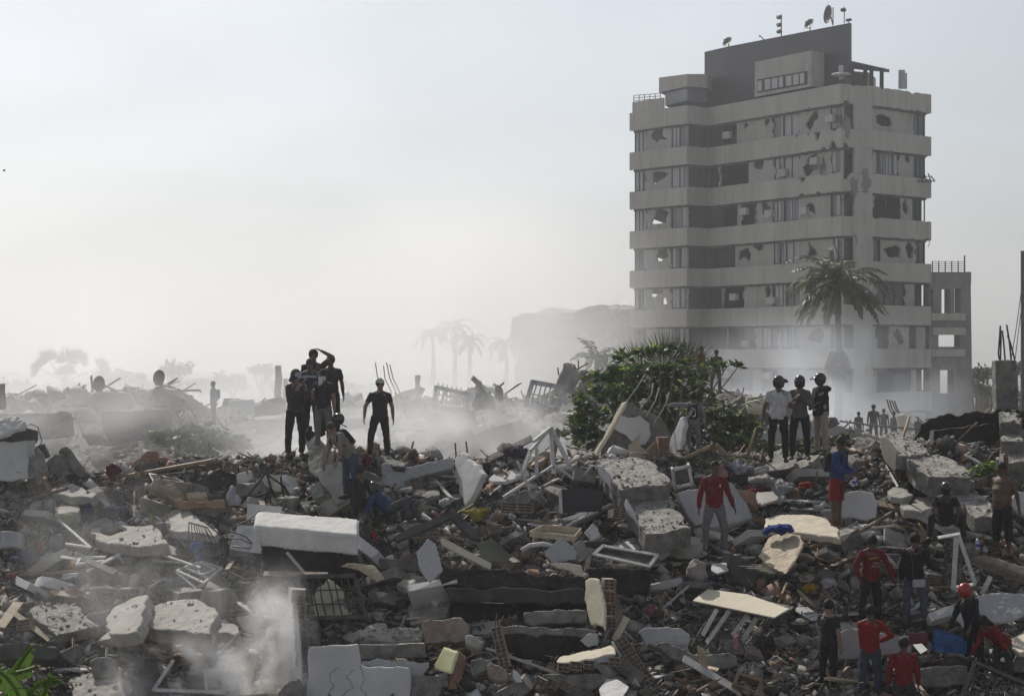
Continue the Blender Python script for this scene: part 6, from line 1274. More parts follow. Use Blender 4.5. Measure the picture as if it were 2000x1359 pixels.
        o = m.build('shirt' if sleeve != 'jacket' else 'jacket', fab(shirt), r, fix=False); remesh(o, .012*s, 1, .042*s, .10*s, .016*s, .035*s)
    # --- trousers
    m = MB(); m.loft([T(ln*z_) for z_ in (-.13,-.03,.04,.085)], [x*s for x in (.13,.160+.012*fem,.156,.146)], [x*s for x in (.10,.122,.120,.110)], sd, 18)
    for sgn in (-1, 1):
        h, k, a = J['h', sgn], J['k', sgn], J['a', sgn]
        if ptype == 'long':
            m.loft([T(h), T(h.lerp(k, .5)), T(k)], [x*s for x in (.104,.092,.074)], [x*s for x in (.104,.092,.074)], None, 12); m.cap(T(k), T(k.lerp(a,.05)), .074*s, .072*s, 12)
            m.loft([T(k), T(k.lerp(a, .4)), T(k.lerp(a, .97))], [x*s for x in (.074,.070,.058)], [x*s for x in (.074,.070,.058)], None, 12)
        elif ptype == 'shorts':
            m.loft([T(h), T(h.lerp(k, .5)), T(h.lerp(k, .98))], [x*s for x in (.110,.105,.098)], [x*s for x in (.110,.105,.098)], None, 12)
        elif ptype == 'capri':
            m.loft([T(h), T(h.lerp(k, .5)), T(k)], [x*s for x in (.108,.098,.084)], [x*s for x in (.108,.098,.084)], None, 12); m.loft([T(k-V(0,0,0)), T(k.lerp(a, .55))], [.082*s,.074*s], [.082*s,.074*s], None, 12)
    o = m.build('shorts' if ptype == 'shorts' else 'trousers', fab(pants), r, fix=False); remesh(o, .012*s, 1, .040*s, .11*s, .015*s, .04*s)
    if shoe:
        for sgn in (-1, 1):
            a = J['a', sgn]; fd = (V(0,-1,0)+V(.18*sgn,0,0)).normalized(); heel = a+V(0,.03,-.048); toe = a+fd*.17+V(0,0,-.055)
            MB().loft([T(heel-fd*.035), T(heel-fd*.01), T(heel+fd*.06), T(toe-fd*.05), T(toe), T(toe+fd*.035)], [x*s for x in (.022,.040,.044,.052,.048,.02)], [x*s for x in (.03,.042,.046,.034,.027,.012)], Rz@V(1,0,0), 12).build('shoe', shoe, r, True)
    return r, T, HP, hM, Rz, s, J, fwd, ln, side
def backpack(ctx, c, w=.15, h=.22, d=.09, name='backpack', straps=True, logo=False, label=None):
    r, T, HP, hM, Rz, s, J, fwd, ln, side = ctx
    m = MB(); b0 = -fwd*.19; q = lambda x, z_, y=0: T(b0+side*x+ln*z_-fwd*y)
    m.loft([q(0,.08), q(0,.12), q(0,.30), q(0,.42), q(0,.46)], [x*s*w/.15 for x in (.10,.145,.15,.13,.07)], [x*s*d/.09 for x in (.06,.085,.09,.07,.04)], Rz@side, 14)
    o = m.build(name, fab(c), r, fix=False); remesh(o, .012*s, 3, .015, .06)
    if label: o['label'] = label
    if straps:
        for sgn in (-1, 1):
            MB().tube([q(.10*sgn,.42,-.04), T(ln*.50+side*.11*sgn), T(ln*.44+side*.13*sgn+fwd*.13), T(ln*.26+side*.14*sgn+fwd*.12), q(.13*sgn,.12,-.05)], .017*s, 6).build('strap', fab(c), r, True)
    return o
def text_obj(txt, loc, M, size, m, parent, ext=.003):
    cu = bpy.data.curves.new('lettering', 'FONT'); cu.body = txt; cu.size = size; cu.extrude = ext; cu.align_x = 'CENTER'; cu.materials.append(m)
    o0 = bpy.data.objects.new('lettering_source', cu); COL.objects.link(o0); bpy.context.view_layer.update(); me = bpy.data.meshes.new_from_object(o0.evaluated_get(bpy.context.evaluated_depsgraph_get()))
    bpy.data.objects.remove(o0); o = bpy.data.objects.new('lettering', me); COL.objects.link(o); mw = M.to_4x4(); off = V(*parent.location)
    q = parent.parent
    while q is not None: off += q.location; q = q.parent
    mw.translation = Vector(loc)-off; o.parent = parent; o.matrix_local = mw; return o
PEOPLE_PX = []
down = ((-.10,0,-1),(-.02,-.12,-1)); downR = ((.10,0,-1),(.02,-.12,-1))
# group on the beam
person('person in dark hooded sweatshirt and pale cap, hands at face, leftmost on the beam', 577, 893, 172, 41.0, yaw=R(35), skin=SKIN2, shirt=(.042,.043,.04), sleeve='long', pants=(.018,.018,.02), hat='cap', hatc=(.35,.36,.38), head=(.1,-.9,-.35), hood=True, fem=1,
       armL=((-.1,-.35,-1),(.35,-.55,.9)), armR=((.12,-.35,-1),(-.3,-.5,.95)), shoe=SOLE)
c = person('person in a navy and white striped shirt behind the hooded person on the beam', 606, 850, 150, 42.2, yaw=R(-5), shirt=(.035,.045,.07), pants=(.02,.02,.025), skin=SKIN, hat='beanie', hatc=(.03,.03,.035), armL=((-.15,0,-1),(.3,-.5,.3)))
r, T, HP, hM, Rz, s, J, fwd, ln, side = c
for z_ in (.36, .02): MB().loft([T(ln*z_), T(ln*(z_+.05))], [.188*s,.188*s], [.133*s,.133*s], Rz@side, 18).build('white_stripe', fab((.4,.4,.42)), r, True)
person('tallest person, one hand on the head, at the back of the beam group', 612, 852, 170, 42.8, yaw=R(0), shirt=(.03,.03,.033), pants=(.02,.02,.02), armR=((.62,0,.6),(-1,-.1,.55)), armL=down, head=(.2,-1,-.05))
person('person in black cap turned sideways, back right of the beam group', 646, 850, 156, 42.9, yaw=R(10), shirt=(.03,.03,.032), pants=(.02,.02,.02), hat='cap', hatc=(.02,.02,.02), head=(-.4,-1,0))
c = person('person with white cloth mask, black cap and grey trousers, front of the beam group', 632, 877, 156, 40.9, yaw=R(-20), skin=SKIN2, shirt=(.03,.03,.033), pants=(.16,.155,.15), hat='cap', hatc=(.015,.015,.015), head=(-.25,-1,-.1), armL=((-.25,-.1,-1),(.35,-.7,.45)), armR=((.22,.05,-1),(.1,-.1,-1)), shoe=SHOEW)
r, T, HP, hM, Rz, s, J, fwd, ln, side = c
m = MB(); m.ell(HP(0,.02,-.045), (.082*s,.088*s,.06*s), hM, 12, 8); m.loft([HP(0,.07,-.06), HP(.01,.085,-.14), HP(.02,.09,-.25)], [.07*s,.06*s,.02*s], [.03*s,.02*s,.01*s], hM@V(1,0,0), 10); m.tube([HP(.07,-.04,-.03), HP(.13,-.10,.02), HP(.15,-.12,.05)], [.02*s,.015*s,.008*s], 6)
o = m.build('face_cloth', fab((.62,.62,.62)), r, fix=False); remesh(o, .011*s, 1, .015, .04)
MB().ell(P(661,818,40.9), (.13,.15,.13), None, 18, 12).loft([P(667,828,40.75), P(676,833,40.7)], [.11,.06], [.012,.012], (0,1,0), 10).build('helmet', HELM, label='glossy black motorcycle helmet hanging from the hand of the masked person', cat='helmet', smooth=True)
backpack_dark = cloth_heap('black bag on the beam between the legs of the group', 606, 845, 24, 30, BLACK, Y=41.2, name='bag', cat='bag')
# man in polo, pale cap
person('man in a black polo shirt and pale grey cap standing alone on the ridge', 742, 897, 158, 41.2, yaw=R(15), skin=SKIN2, shirt=(.028,.03,.035), pants=(.022,.023,.028), hat='cap', hatc=(.33,.34,.33), head=(.1,-1,.1), armL=((-.55,.05,-1),(-.15,-.25,-1)), armR=((.35,0,-1),(.05,-.1,-1)), legL=((-.28,-.1,-1),(-.05,.1,-1)), legR=((.12,0,-1),(.08,.05,-1)), shoe=SHOEW)
# bending man in jeans
c = person('bending man in grey T-shirt, blue jeans and backpack, below the beam group', 683, 975, 168, 39.9, yaw=R(-38), skin=SKIN2, shirt=(.22,.215,.19), pants=(.055,.075,.12), lean=(-.28,-.62,.75), head=(-.1,-.55,-.85), armL=((0,-.35,-1),(-.05,-.3,-1)), armR=((.1,-.2,-1),(-.1,-.3,-1)), legL=((-.1,.08,-1),(-.02,.05,-1)), hair='fade')
backpack(c, (.03,.03,.035), w=.12, h=.2)
cloth_heap('red and dark bag hanging at the hip of the bending man', 716, 895, 22, 34, cloth('red_white_bag', (.13,.02,.03)), Y=40.1, name='bag', cat='bag')
# seated pair
person('person in dark top seated with back turned, below the bending man', 700, 1022, 158, 39.3, yaw=R(165), shirt=(.025,.025,.028), sleeve='long', pants=(.03,.03,.035), armL=((-.25,-.3,-1),(-.1,-.7,-.5)), armR=((.25,-.3,-1),(.1,-.7,-.5)), legL=((-.3,-1,.12),(-.1,-.25,-1)), legR=((.3,-1,.12),(.1,-.25,-1)), lean=(0,-.12,1), head=(0,-1,-.25), hair='short')
person('person with a shiny helmet reclining on the rubble with bent knees beside the seated person', 765, 1020, 150, 39.2, yaw=R(75), shirt=(.03,.05,.13), sleeve='long', pants=(.07,.075,.085), lean=(0,.75,.55), legL=((-.2,-1,.55),(-.05,-.3,-1)), legR=((.2,-1,.35),(.05,-.55,-1)), armL=((-.3,.5,-1),(-.1,-.2,-1)), armR=((.3,.2,-1),(.1,-.6,-.4)), hat='helmet', head=(.2,-1,.3))
cloth_heap('dark patterned round bag behind the knees of the reclining person', 795, 998, 44, 36, cloth('patterned_bag', (.08,.06,.065)), Y=39.6, name='bag', cat='bag', amp=.05)
# far people
c = person('distant man in a blue top with a dark backpack on the smoky heap at left', 417, 828, 84, 70, yaw=R(-70), shirt=(.05,.13,.24), sleeve='long', pants=(.10,.11,.13), far=True, head=(-.3,-1,-.3))
backpack(c, (.05,.07,.12), straps=False)
person('distant person seated with an arm stretched out, left of the man in blue', 335, 845, 62, 66, yaw=R(-60), shirt=(.07,.07,.08), pants=(.08,.08,.09), far=True, armL=((-.3,-.8,.1),(0,-1,.1)), legL=((-.2,-1,-.3),(0,-.2,-1)), legR=((.2,-1,-.3),(0,-.2,-1)))
person('distant man in a bright red shirt turned sideways behind the sea almond tree', 1369, 766, 90, 70, yaw=R(50), shirt=(.30,.02,.03), pants=(.35,.35,.34), far=True, head=(.5,-.8,-.3))
person('distant man in dark clothes behind the sea almond tree, right of the man in red', 1399, 768, 85, 69, yaw=R(10), shirt=(.05,.05,.045), pants=(.10,.085,.06), far=True, armL=((-.5,.1,-1),(.2,-.3,-1)), legL=((-.25,0,-1),(-.05,0,-1)))
# boy with backpack
c = person('boy seen from behind with black logo backpack, one arm out holding a bar', 1354, 893, 128, 42.3, yaw=R(170), shirt=(.22,.23,.23), sleeve='long', pants=(.17,.175,.20), armR=((1,-.1,.05),(.6,-.2,-.1)), armL=((-.35,0,-1),(-.1,-.2,-1)), head=(.2,-1,0), ptype='long', hair='short')
bp = backpack(c, (.014,.015,.02)); r, T, HP, hM, Rz, s, J, fwd, ln, side = c
LOGO = fab((.7,.7,.7)); Mb = Matrix.Rotation(R(62), 3, 'Y')@Matrix.Rotation(R(90), 3, 'X'); q0 = T(-fwd*.30+ln*.27); 
Mb = Matrix(((.5,-.87,0),(0,0,-1),(.87,.5,0)))
text_obj('NIKE', q0+V(.0,-.02,-.03), Mb, .14*s, LOGO, bp)
sw = [(-.13,.02),(-.10,-.045),(-.04,-.05),(.14,.05),(-.02,-.012),(-.08,-.008),(-.11,.03)]
MB().plate([q0+V(.055,-.022,-.03)+Mb@(V(x, y, 0)*s*.9) for x, y in sw], (0,-1,0), .006).build('swoosh_mark', LOGO, bp)
MB().tube([P(1303,806,42.1), P(1302,790,42.1), P(1308,768,42.15)], .012, 5).build('held_bar', METD, label='thin bent bar held in the outstretched hand of the boy with the backpack', cat='rebar')
# three helmets
c = person('man in a white T-shirt and open helmet, leftmost of the three wearing helmets', 1520, 903, 168, 40.8, yaw=R(172), shirt=(.50,.50,.52), pants=(.018,.018,.022), hat='helmet', head=(-.7,-.8,0), armR=((.35,.0,-1),(.15,-.05,-1)), armL=((-.35,-.3,-1),(-.3,-.8,.3)), fat=1.08, shoe=SOLE)
person('person in a grey sweater and full black helmet, middle of the three wearing helmets', 1562, 898, 164, 41.3, yaw=R(-8), shirt=(.11,.11,.115), sleeve='long', pants=(.020,.020,.024), hat='helmet', extra='novisor', head=(.0,-1,-.15), armL=((-.2,-.4,-1),(.5,-.6,.6)), armR=((.25,-.3,-1),(-.6,-.5,.65)), fem=1, fat=1.05)
c = person('person in a star-printed dark hooded jacket and peaked helmet, rightmost of the three wearing helmets', 1603, 888, 158, 41.6, yaw=R(-62), shirt=(.022,.022,.025), sleeve='long', pants=(.33,.29,.24), hat='helmet', head=(-.2,-1,0), armL=((-.1,-.4,-1),(0,-.8,-.2)), armR=((.1,-.35,-1),(0,-.8,-.3)), fat=1.22, shirtlen=.03)
r, T, HP, hM, Rz, s, J, fwd, ln, side = c
m = MB(); m.ell(T(ln*.47-fwd*.13), (.13*s,.13*s,.08*s), None, 12, 8); o = m.build('hood', fab((.022,.022,.025)), r, fix=False); remesh(o, .014, 2, .02, .06)
STAR = fab((.42,.36,.30)); 
for k in range(9):
    a = rnd.uniform(-1.0, 2.2); zz = rnd.uniform(.02, .42); rr_ = .245*s; cen = T(ln*zz)+V(math.cos(a*.5-2.0)*.19*s, -abs(math.sin(a*.5-2.0))*.19*s, 0)
    nn_ = (cen-T(ln*zz)).normalized(); q = nn_.to_track_quat('Z', 'Y').to_matrix(); pts = []
    for i in range(10): ang = math.pi*i/5+.3*k; rr2 = (.045 if i % 2 == 0 else .02)*s; pts.append(cen+nn_*.035+q@V(math.cos(ang)*rr2, math.sin(ang)*rr2, 0))
    MB().plate(pts, nn_, .05).build('star_print', STAR, r)
# blue sweater, red shorts
c = person('man in blue sweater and red shorts holding two water bottles on the cracked slab', 1634, 1030, 180, 38.6, yaw=R(60), shirt=(.025,.055,.18), sleeve='long', pants=(.22,.015,.02), ptype='shorts', head=(.1,-.85,-.55), armL=((-.05,-.25,-1),(.1,-.85,-.25)), armR=((.1,-.3,-1),(0,-.85,-.35)), lean=(0,-.1,1), shoe=None, hair='fade', fat=1.05)
backpack(c, (.025,.026,.03), w=.12)
# red sweater walking
c = person('walking man in dark red sweater with white chest badge and dusty grey trousers', 1395, 1083, 184, None, yaw=R(8), shirt=(.17,.012,.016), sleeve='long', pants=(.17,.17,.17), head=(.25,-1,-.15), armL=((-.3,.1,-1),(-.1,.0,-1)), armR=((.35,-.1,-1),(.35,-.2,-1)), legL=((-.18,-.05,-1),(-.05,.05,-1)), legR=((.22,-.12,-1),(.05,.25,-1)), hair='fade', shoe=SHOEW)
r, T, HP, hM, Rz, s, J, fwd, ln, side = c
MB().ell(T(side*.08+ln*.34+fwd*.135), (.018*s,.012*s,.032*s)).build('chest_badge', fab((.6,.6,.6)), r, True)
# shirtless
person('shirtless man with a round belly and dark knee-length trousers at the right edge', 1958, 1085, 184, 38.1, yaw=R(-55), shirt=None, pants=(.022,.024,.03), ptype='capri', skin=SKIN, head=(-.1,-.9,-.35), armL=((-.15,.25,-1),(.1,-.25,-1)), armR=((.25,.45,-1),(.3,-.1,-1)), fat=1.32, hair='fade', shoe=None)
person('person in a dark shirt and round helmet crouching low on the slabs, right', 1845, 1052, 165, 38.3, yaw=R(-5), shirt=(.028,.028,.03), pants=(.035,.035,.04), legL=((-.55,-.9,.25),(-.1,.25,-1)), legR=((.55,-.9,.25),(.1,.25,-1)), lean=(0,-.35,1), armL=((-.45,-.4,-1),(.3,-.6,-.6)), armR=((.45,-.4,-1),(-.3,-.6,-.6)), hat='helmet', extra='novisor', head=(0,-1,-.3))
# lower right cluster
c = person('man in dark red printed jacket, arms spread and head bowed, lower right', 1700, 1225, 184, 36.9, yaw=R(8), shirt=(.15,.012,.018), sleeve='long', pants=(.02,.02,.025), head=(-.1,-.75,-.75), armL=((-.55,-.1,-1),(.25,-.35,-1)), armR=((.55,-.1,-.9),(.35,-.1,-1)), lean=(0,-.15,1), fat=1.05)
r, T, HP, hM, Rz, s, J, fwd, ln, side = c
MB().loft([T(side*-.08+ln*.36+fwd*.135), T(side*.0+ln*.385+fwd*.142), T(side*.10+ln*.39+fwd*.13)], [.02*s,.02*s,.015*s], [.012*s]*3, (0,0,1), 8).build('yellow_print', fab((.30,.22,.02)), r, True)
Mt = Rz@Matrix(((1,0,0),(0,0,-1),(0,1,0)))
text_obj('MAN', T(side*.05+ln*.27+fwd*.155), Mt, .055*s, fab((.5,.4,.42)), r); text_obj('ALICIA', T(side*.04+ln*.21+fwd*.155), Mt, .055*s, fab((.5,.4,.42)), r)
c = person('person in black jacket and jeans with a small white shoulder bag, lower right', 1787, 1226, 186, 36.9, yaw=R(165), shirt=(.014,.015,.02), sleeve='long', pants=(.075,.09,.12), hat='cap', hatc=(.05,.05,.055), head=(.1,-.9,-.3), armR=((.25,0,-1),(.1,-.1,-1)), armL=((-.45,-.1,-1),(-.5,-.4,-.2)), fem=1)
r, T, HP, hM, Rz, s, J, fwd, ln, side = c
o = MB().box(P(1795,1139,36.72), (.24,.07,.15)).build('shoulder_bag', fab((.42,.42,.44)), label='small white shoulder bag on the hip of the person in the black jacket', cat='bag'); bv = o.modifiers.new('bevel', 'BEVEL'); bv.width = .03; bv.segments = 3
MB().tube([P(1784,1130,36.7), P(1782,1100,36.68), P(1779,1075,36.72), P(1783,1062,36.85)], .006, 4).build('bag_strap', fab((.10,.10,.10)), o)
person('man in dark short-sleeved shirt and dark red cap at the bottom, lower right group', 1618, 1350, 180, 35.2, yaw=R(130), shirt=(.025,.028,.032), pants=(.022,.022,.026), skin=SKIN2, hat='cap', hatc=(.10,.03,.035), head=(.1,-1,-.1), armR=((.1,-.1,-1),(.05,-.15,-1)), fat=1.1)
person('man in red sweater and grey knitted cap with a hand on his hip', 1700, 1366, 186, 35.0, yaw=R(172), shirt=(.24,.014,.018), sleeve='long', pants=(.05,.065,.095), hat='beanie', hatc=(.12,.12,.13), armL=((-.75,.1,-.75),(.75,-.3,-.45)), armR=down, head=(.1,-1,0), fat=1.05)
person('man in a red shirt and red cap seen from behind at the bottom edge', 1765, 1430, 186, 34.6, yaw=R(178), shirt=(.20,.014,.018), sleeve='long', pants=(.05,.05,.055), hat='cap', hatc=(.28,.02,.02), armR=((.3,.0,-1),(.05,-.25,-1)), armL=((-.25,0,-1),(-.1,-.15,-1)), fat=1.05)
person('man in dark work clothes and a red hard hat bowing his head, lower right', 1902, 1322, 186, 35.6, yaw=R(-50), shirt=(.018,.02,.026), sleeve='long', pants=(.018,.02,.024), hat='helmet', hatc=REDH, extra='novisor', head=(-.1,-.85,-.55), lean=(-.15,-.25,1), armL=((-.2,-.35,-1),(0,-.6,-.6)), armR=((.1,-.1,-1),(0,-.5,-.7)), fat=1.1)
person('long-haired person in a red top bending forward, lower right by the grating', 1958, 1345, 170, 35.3, yaw=R(-40), shirt=(.18,.012,.016), sleeve='long', pants=(.05,.05,.06), hair='long', lean=(-.35,-.75,.6), head=(-.2,-.6,-.8), armL=((-.2,-.3,-1),(-.3,-.4,-.7)), armR=((.5,-.1,-.7),(.6,-.2,-.5)), fem=1)
# distant people at right
for a in ((1677,868,64,84,'distant person in dark clothes, leftmost of the cluster in the smoke at right',20,{}),(1706,868,78,84,'distant taller person standing with hands down in the cluster at right',5,{}),(1726,864,66,86,'distant person with an arm raised to a neighbour in the cluster at right',-20,{'armL':((-.8,0,-.2),(-.4,0,.6))}),
          (1746,866,62,85,'distant person turned away, rightmost of the cluster in the smoke',-60,{}),(1694,884,64,80,'distant person crouching in front of the cluster at right',30,{'legL':((-.3,-1,.1),(0,.2,-1)),'legR':((.3,-1,.1),(0,.2,-1))}),(1793,866,52,86,'distant person of whom the head shows above the charred wall',10,{})):
    person(a[4], a[0], a[1], a[2], a[3], yaw=R(a[5]), shirt=(.10,.09,.09), pants=(.06,.06,.065), far=True, **a[6])
# ------------------------------------------------------------------ loose rubble
def chunk_bm(kind, rg):
    bm = bmesh.new()
    if kind == 'slabby': sz = (rg.uniform(.8,1.2), rg.uniform(.6,1), rg.uniform(.16,.3))
    elif kind == 'shard': sz = (rg.uniform(.8,1.2), rg.uniform(.5,1), rg.uniform(.05,.09))
    elif kind == 'stick': sz = (rg.uniform(1.8,3.0), rg.uniform(.08,.2), rg.uniform(.05,.10))
    else: sz = (rg.uniform(.8,1.1), rg.uniform(.6,.95), rg.uniform(.45,.8))
    bmesh.ops.create_cube(bm, size=1)
    for v in bm.verts: v.co = Vector((v.co.x*sz[0]*rg.uniform(.85,1.1), v.co.y*sz[1]*rg.uniform(.85,1.1), v.co.z*sz[2]*rg.uniform(.85,1.1)))
    for _ in range({'slabby':3,'shard':4,'stick':1}.get(kind, rg.choice([2,3,3]))):
        n = Vector((rg.gauss(0,1), rg.gauss(0,1), rg.gauss(0,.25 if kind in ('slabby','shard') else .8))); n.normalize()
        sup = max(n.dot(v.co) for v in bm.verts); bmesh.ops.bisect_plane(bm, geom=bm.verts[:]+bm.edges[:]+bm.faces[:], plane_co=n*sup*rg.uniform(.45,.85), plane_no=n, clear_outer=True)
        es = [e for e in bm.edges if e.is_boundary]
        if es: bmesh.ops.contextual_create(bm, geom=es)
    bmesh.ops.triangulate(bm, faces=bm.faces); bmesh.ops.recalc_face_normals(bm, faces=bm.faces); return bm
LIB = []
rg0 = random.Random(5)
for k in ['block']*9+['slabby']*11+['shard']*9+['stick']*4:
    bm = chunk_bm(k, rg0); bm.verts.index_update(); LIB.append((k, np.array([v.co[:] for v in bm.verts]), np.array([[v.index for v in f.verts] for f in bm.faces]))); bm.free()
KIDX = {k: [i for i, l in enumerate(LIB) if l[0] == k] for k in ('block','slabby','shard','stick')}
def merge_chunks(name, label, items, mats):
    """items: arrays pos (n,3), size, lib index, material index, rotation matrices (n,3,3)"""
    pos, size, lib, mi, rot = items; VS, FS_, MI = [], [], []; base = 0
    for li in range(len(LIB)):
        idx = np.nonzero(lib == li)[0]
        if not len(idx): continue
        v, f = LIB[li][1], LIB[li][2]; vv = np.einsum('nij,vj->nvi', rot[idx], v)*size[idx][:, None, None]+pos[idx][:, None, :]
        n = len(idx); VS.append(vv.reshape(-1, 3)); FS_.append((f[None]+(np.arange(n)*len(v))[:, None, None]+base).reshape(-1, 3)); MI.append(np.repeat(mi[idx], len(f))); base += n*len(v)
    o = raw_mesh(name, np.concatenate(VS), np.concatenate(FS_), mats, np.concatenate(MI)); return tag(o, label, None, None, 'stuff')
def rots(n, flat_, tilt=.35, pitch=-.3):
    a = nrg.uniform(0, 2*math.pi, n); tx = nrg.normal(0, tilt, n)*flat_+pitch*-1*0; ty = nrg.normal(0, tilt, n)*flat_
    ca, sa, cx, sx, cy, sy = np.cos(a), np.sin(a), np.cos(tx), np.sin(tx), np.cos(ty), np.sin(ty); Z = np.zeros(n); O = np.ones(n)
    Rz = np.stack([np.stack([ca,-sa,Z],1), np.stack([sa,ca,Z],1), np.stack([Z,Z,O],1)], 1)
    Rx = np.stack([np.stack([O,Z,Z],1), np.stack([Z,cx,-sx],1), np.stack([Z,sx,cx],1)], 1); Ry = np.stack([np.stack([cy,Z,sy],1), np.stack([Z,O,Z],1), np.stack([-sy,Z,cy],1)], 1)
    return np.einsum('nij,njk,nkl->nil', Rx, Ry, Rz)
def in_poly(x, y, poly):
    c = False; n = len(poly); j = n-1
    for i in range(n):
        xi, yi = poly[i][0], poly[i][1]; xj, yj = poly[j][0], poly[j][1]
        if (yi > y) != (yj > y) and x < (xj-xi)*(y-yi)/(yj-yi+1e-9)+xi: c = not c
        j = i
    return c
RM = [MORT, MORTD, CONC, CONCL, CLAY, CLAYG, PLAS, WOOD, CONCD]
def scatter(n, region, smin, smax, p, wts, density=None, tops=0):
    """p: size power; returns items on the heap surface"""
    x0, x1, y0, y1 = region; X = nrg.uniform(x0, x1, n*2); Yv = nrg.uniform(y0, y1, n*2)
    keep = np.ones(n*2, bool)
    if density is not None: keep = np.array([rnd.random() < density(x, y) for x, y in zip(X, Yv)])
    X, Yv = X[keep][:n], Yv[keep][:n]; n = len(X)
    Z = np.array([heap(x, y) for x, y in zip(X, Yv)])
    size = smin*(smax/smin)**(nrg.random(n)**p)
    kinds = nrg.choice(['block','slabby','shard','stick'], size=n, p=[.12,.36,.37,.15]); lib = np.array([rnd.choice(KIDX[k]) for k in kinds])
    size = np.where(kinds == 'stick', size*1.3, size)
    mi = nrg.choice(len(RM), size=n, p=wts); mi = np.where((kinds == 'stick') & (nrg.random(n) < .6), 7, mi)
    Z = Z+size*np.where(kinds == 'block', .22, .12)
    return np.stack([X, Yv, Z], 1), size, lib, mi, rots(n, 1.0, .55)
def cat_items(*a): return tuple(np.concatenate(z) for z in zip(*a))
WT = [.22,.27,.13,.07,.05,.11,.055,.03,.065]
# patches of tone: brighter and darker areas of debris
def dens(x, y): return .35+.65*max(0, min(1, .5+1.6*noise.noise(Vector((x*.45, y*.6, 9)))))
A = scatter(76000, (-14.5, 14.5, 33.6, 42.6), .028, .26, 2.6, WT, dens)
B = scatter(6500, (-14.5, 14.5, 33.6, 42.8), .14, .42, 1.8, WT)
C1 = scatter(5000, (-16, 16, 42.2, 47.5), .06, .4, 2.0, WT)
# crumbs lying on the tilted slabs
cp, cs, cl2 = [], [], []
for out, n, k in TOPS:
    tri = geometry.tessellate_polygon([out]); 
    for _ in range(int(k*2.2)):
        a, b, c = [out[i] for i in rnd.choice(tri)]; u, v = sorted((rnd.random(), rnd.random())); p = a*u+b*(v-u)+c*(1-v); q = rnd.uniform(.02, .045)*rnd.choice([1,1,1,2]); cp.append(tuple(p+n*(q*.12+.01))); cs.append(q)
n = len(cp); kk = nrg.choice(KIDX['block']+KIDX['slabby'], size=n); D = (np.array(cp), np.array(cs), kk, nrg.choice(len(RM), size=n, p=[.45,.05,.15,.25,.02,.05,.03,0,0]), rots(n, 1, .3))
merge_chunks('rubble', 'countless small broken pieces of concrete, brick and plaster covering the slope', cat_items(A, B, C1, D), RM)
E = scatter(16000, (-34, 34, 50, 78), .12, .7, 2.2, [.2,.2,.2,.16,.03,.06,.06,.03,.06])
merge_chunks('rubble', 'countless broken pieces of concrete covering the smoky far heap', E, RM)
# wires and reinforcing bars tangled through the rubble: fine curved strands
def strands(n, region, rad, Lr, m, label):
    vs, fs = [], []; base = 0
    for _ in range(n):
        x = rnd.uniform(region[0], region[1]); y = rnd.uniform(region[2], region[3]); z = heap(x, y)+.02; a = rnd.uniform(0, 6.28); L = rnd.uniform(*Lr); p = V(x, y, z); el = rnd.uniform(-.1, .9) if rnd.random() < .5 else rnd.uniform(-.1, .25)
        d = V(math.cos(a)*math.cos(el), math.sin(a)*math.cos(el), math.sin(el)); cv = V(rnd.gauss(0,.35), rnd.gauss(0,.35), rnd.gauss(-.2,.3)); pts = [p]
        for i in range(5): d = (d+cv*.25).normalized(); pts.append(pts[-1]+d*L/5)
        for i, q in enumerate(pts):
            for k in range(3): an = k*2.094; vs.append((q.x+math.cos(an)*rad, q.y+math.sin(an)*rad*.5, q.z+math.sin(an)*rad))
        for i in range(5):
            for k in range(3): fs.append((base+i*3+k, base+i*3+(k+1) % 3, base+i*3+3+(k+1) % 3, base+i*3+3+k))
        base += 18
    o = raw_mesh('tangled_wire', np.array(vs), np.array(fs), [m]); tag(o, label, None, None, 'stuff')
strands(650, (-14, 14, 34, 42.4), .006, (.25, 1.1), METD, 'thin dark wires and bars tangled all through the rubble')
strands(220, (-14, 14, 34, 42.4), .006, (.2, .8), METW, 'thin pale wires and cable strands tangled all through the rubble')
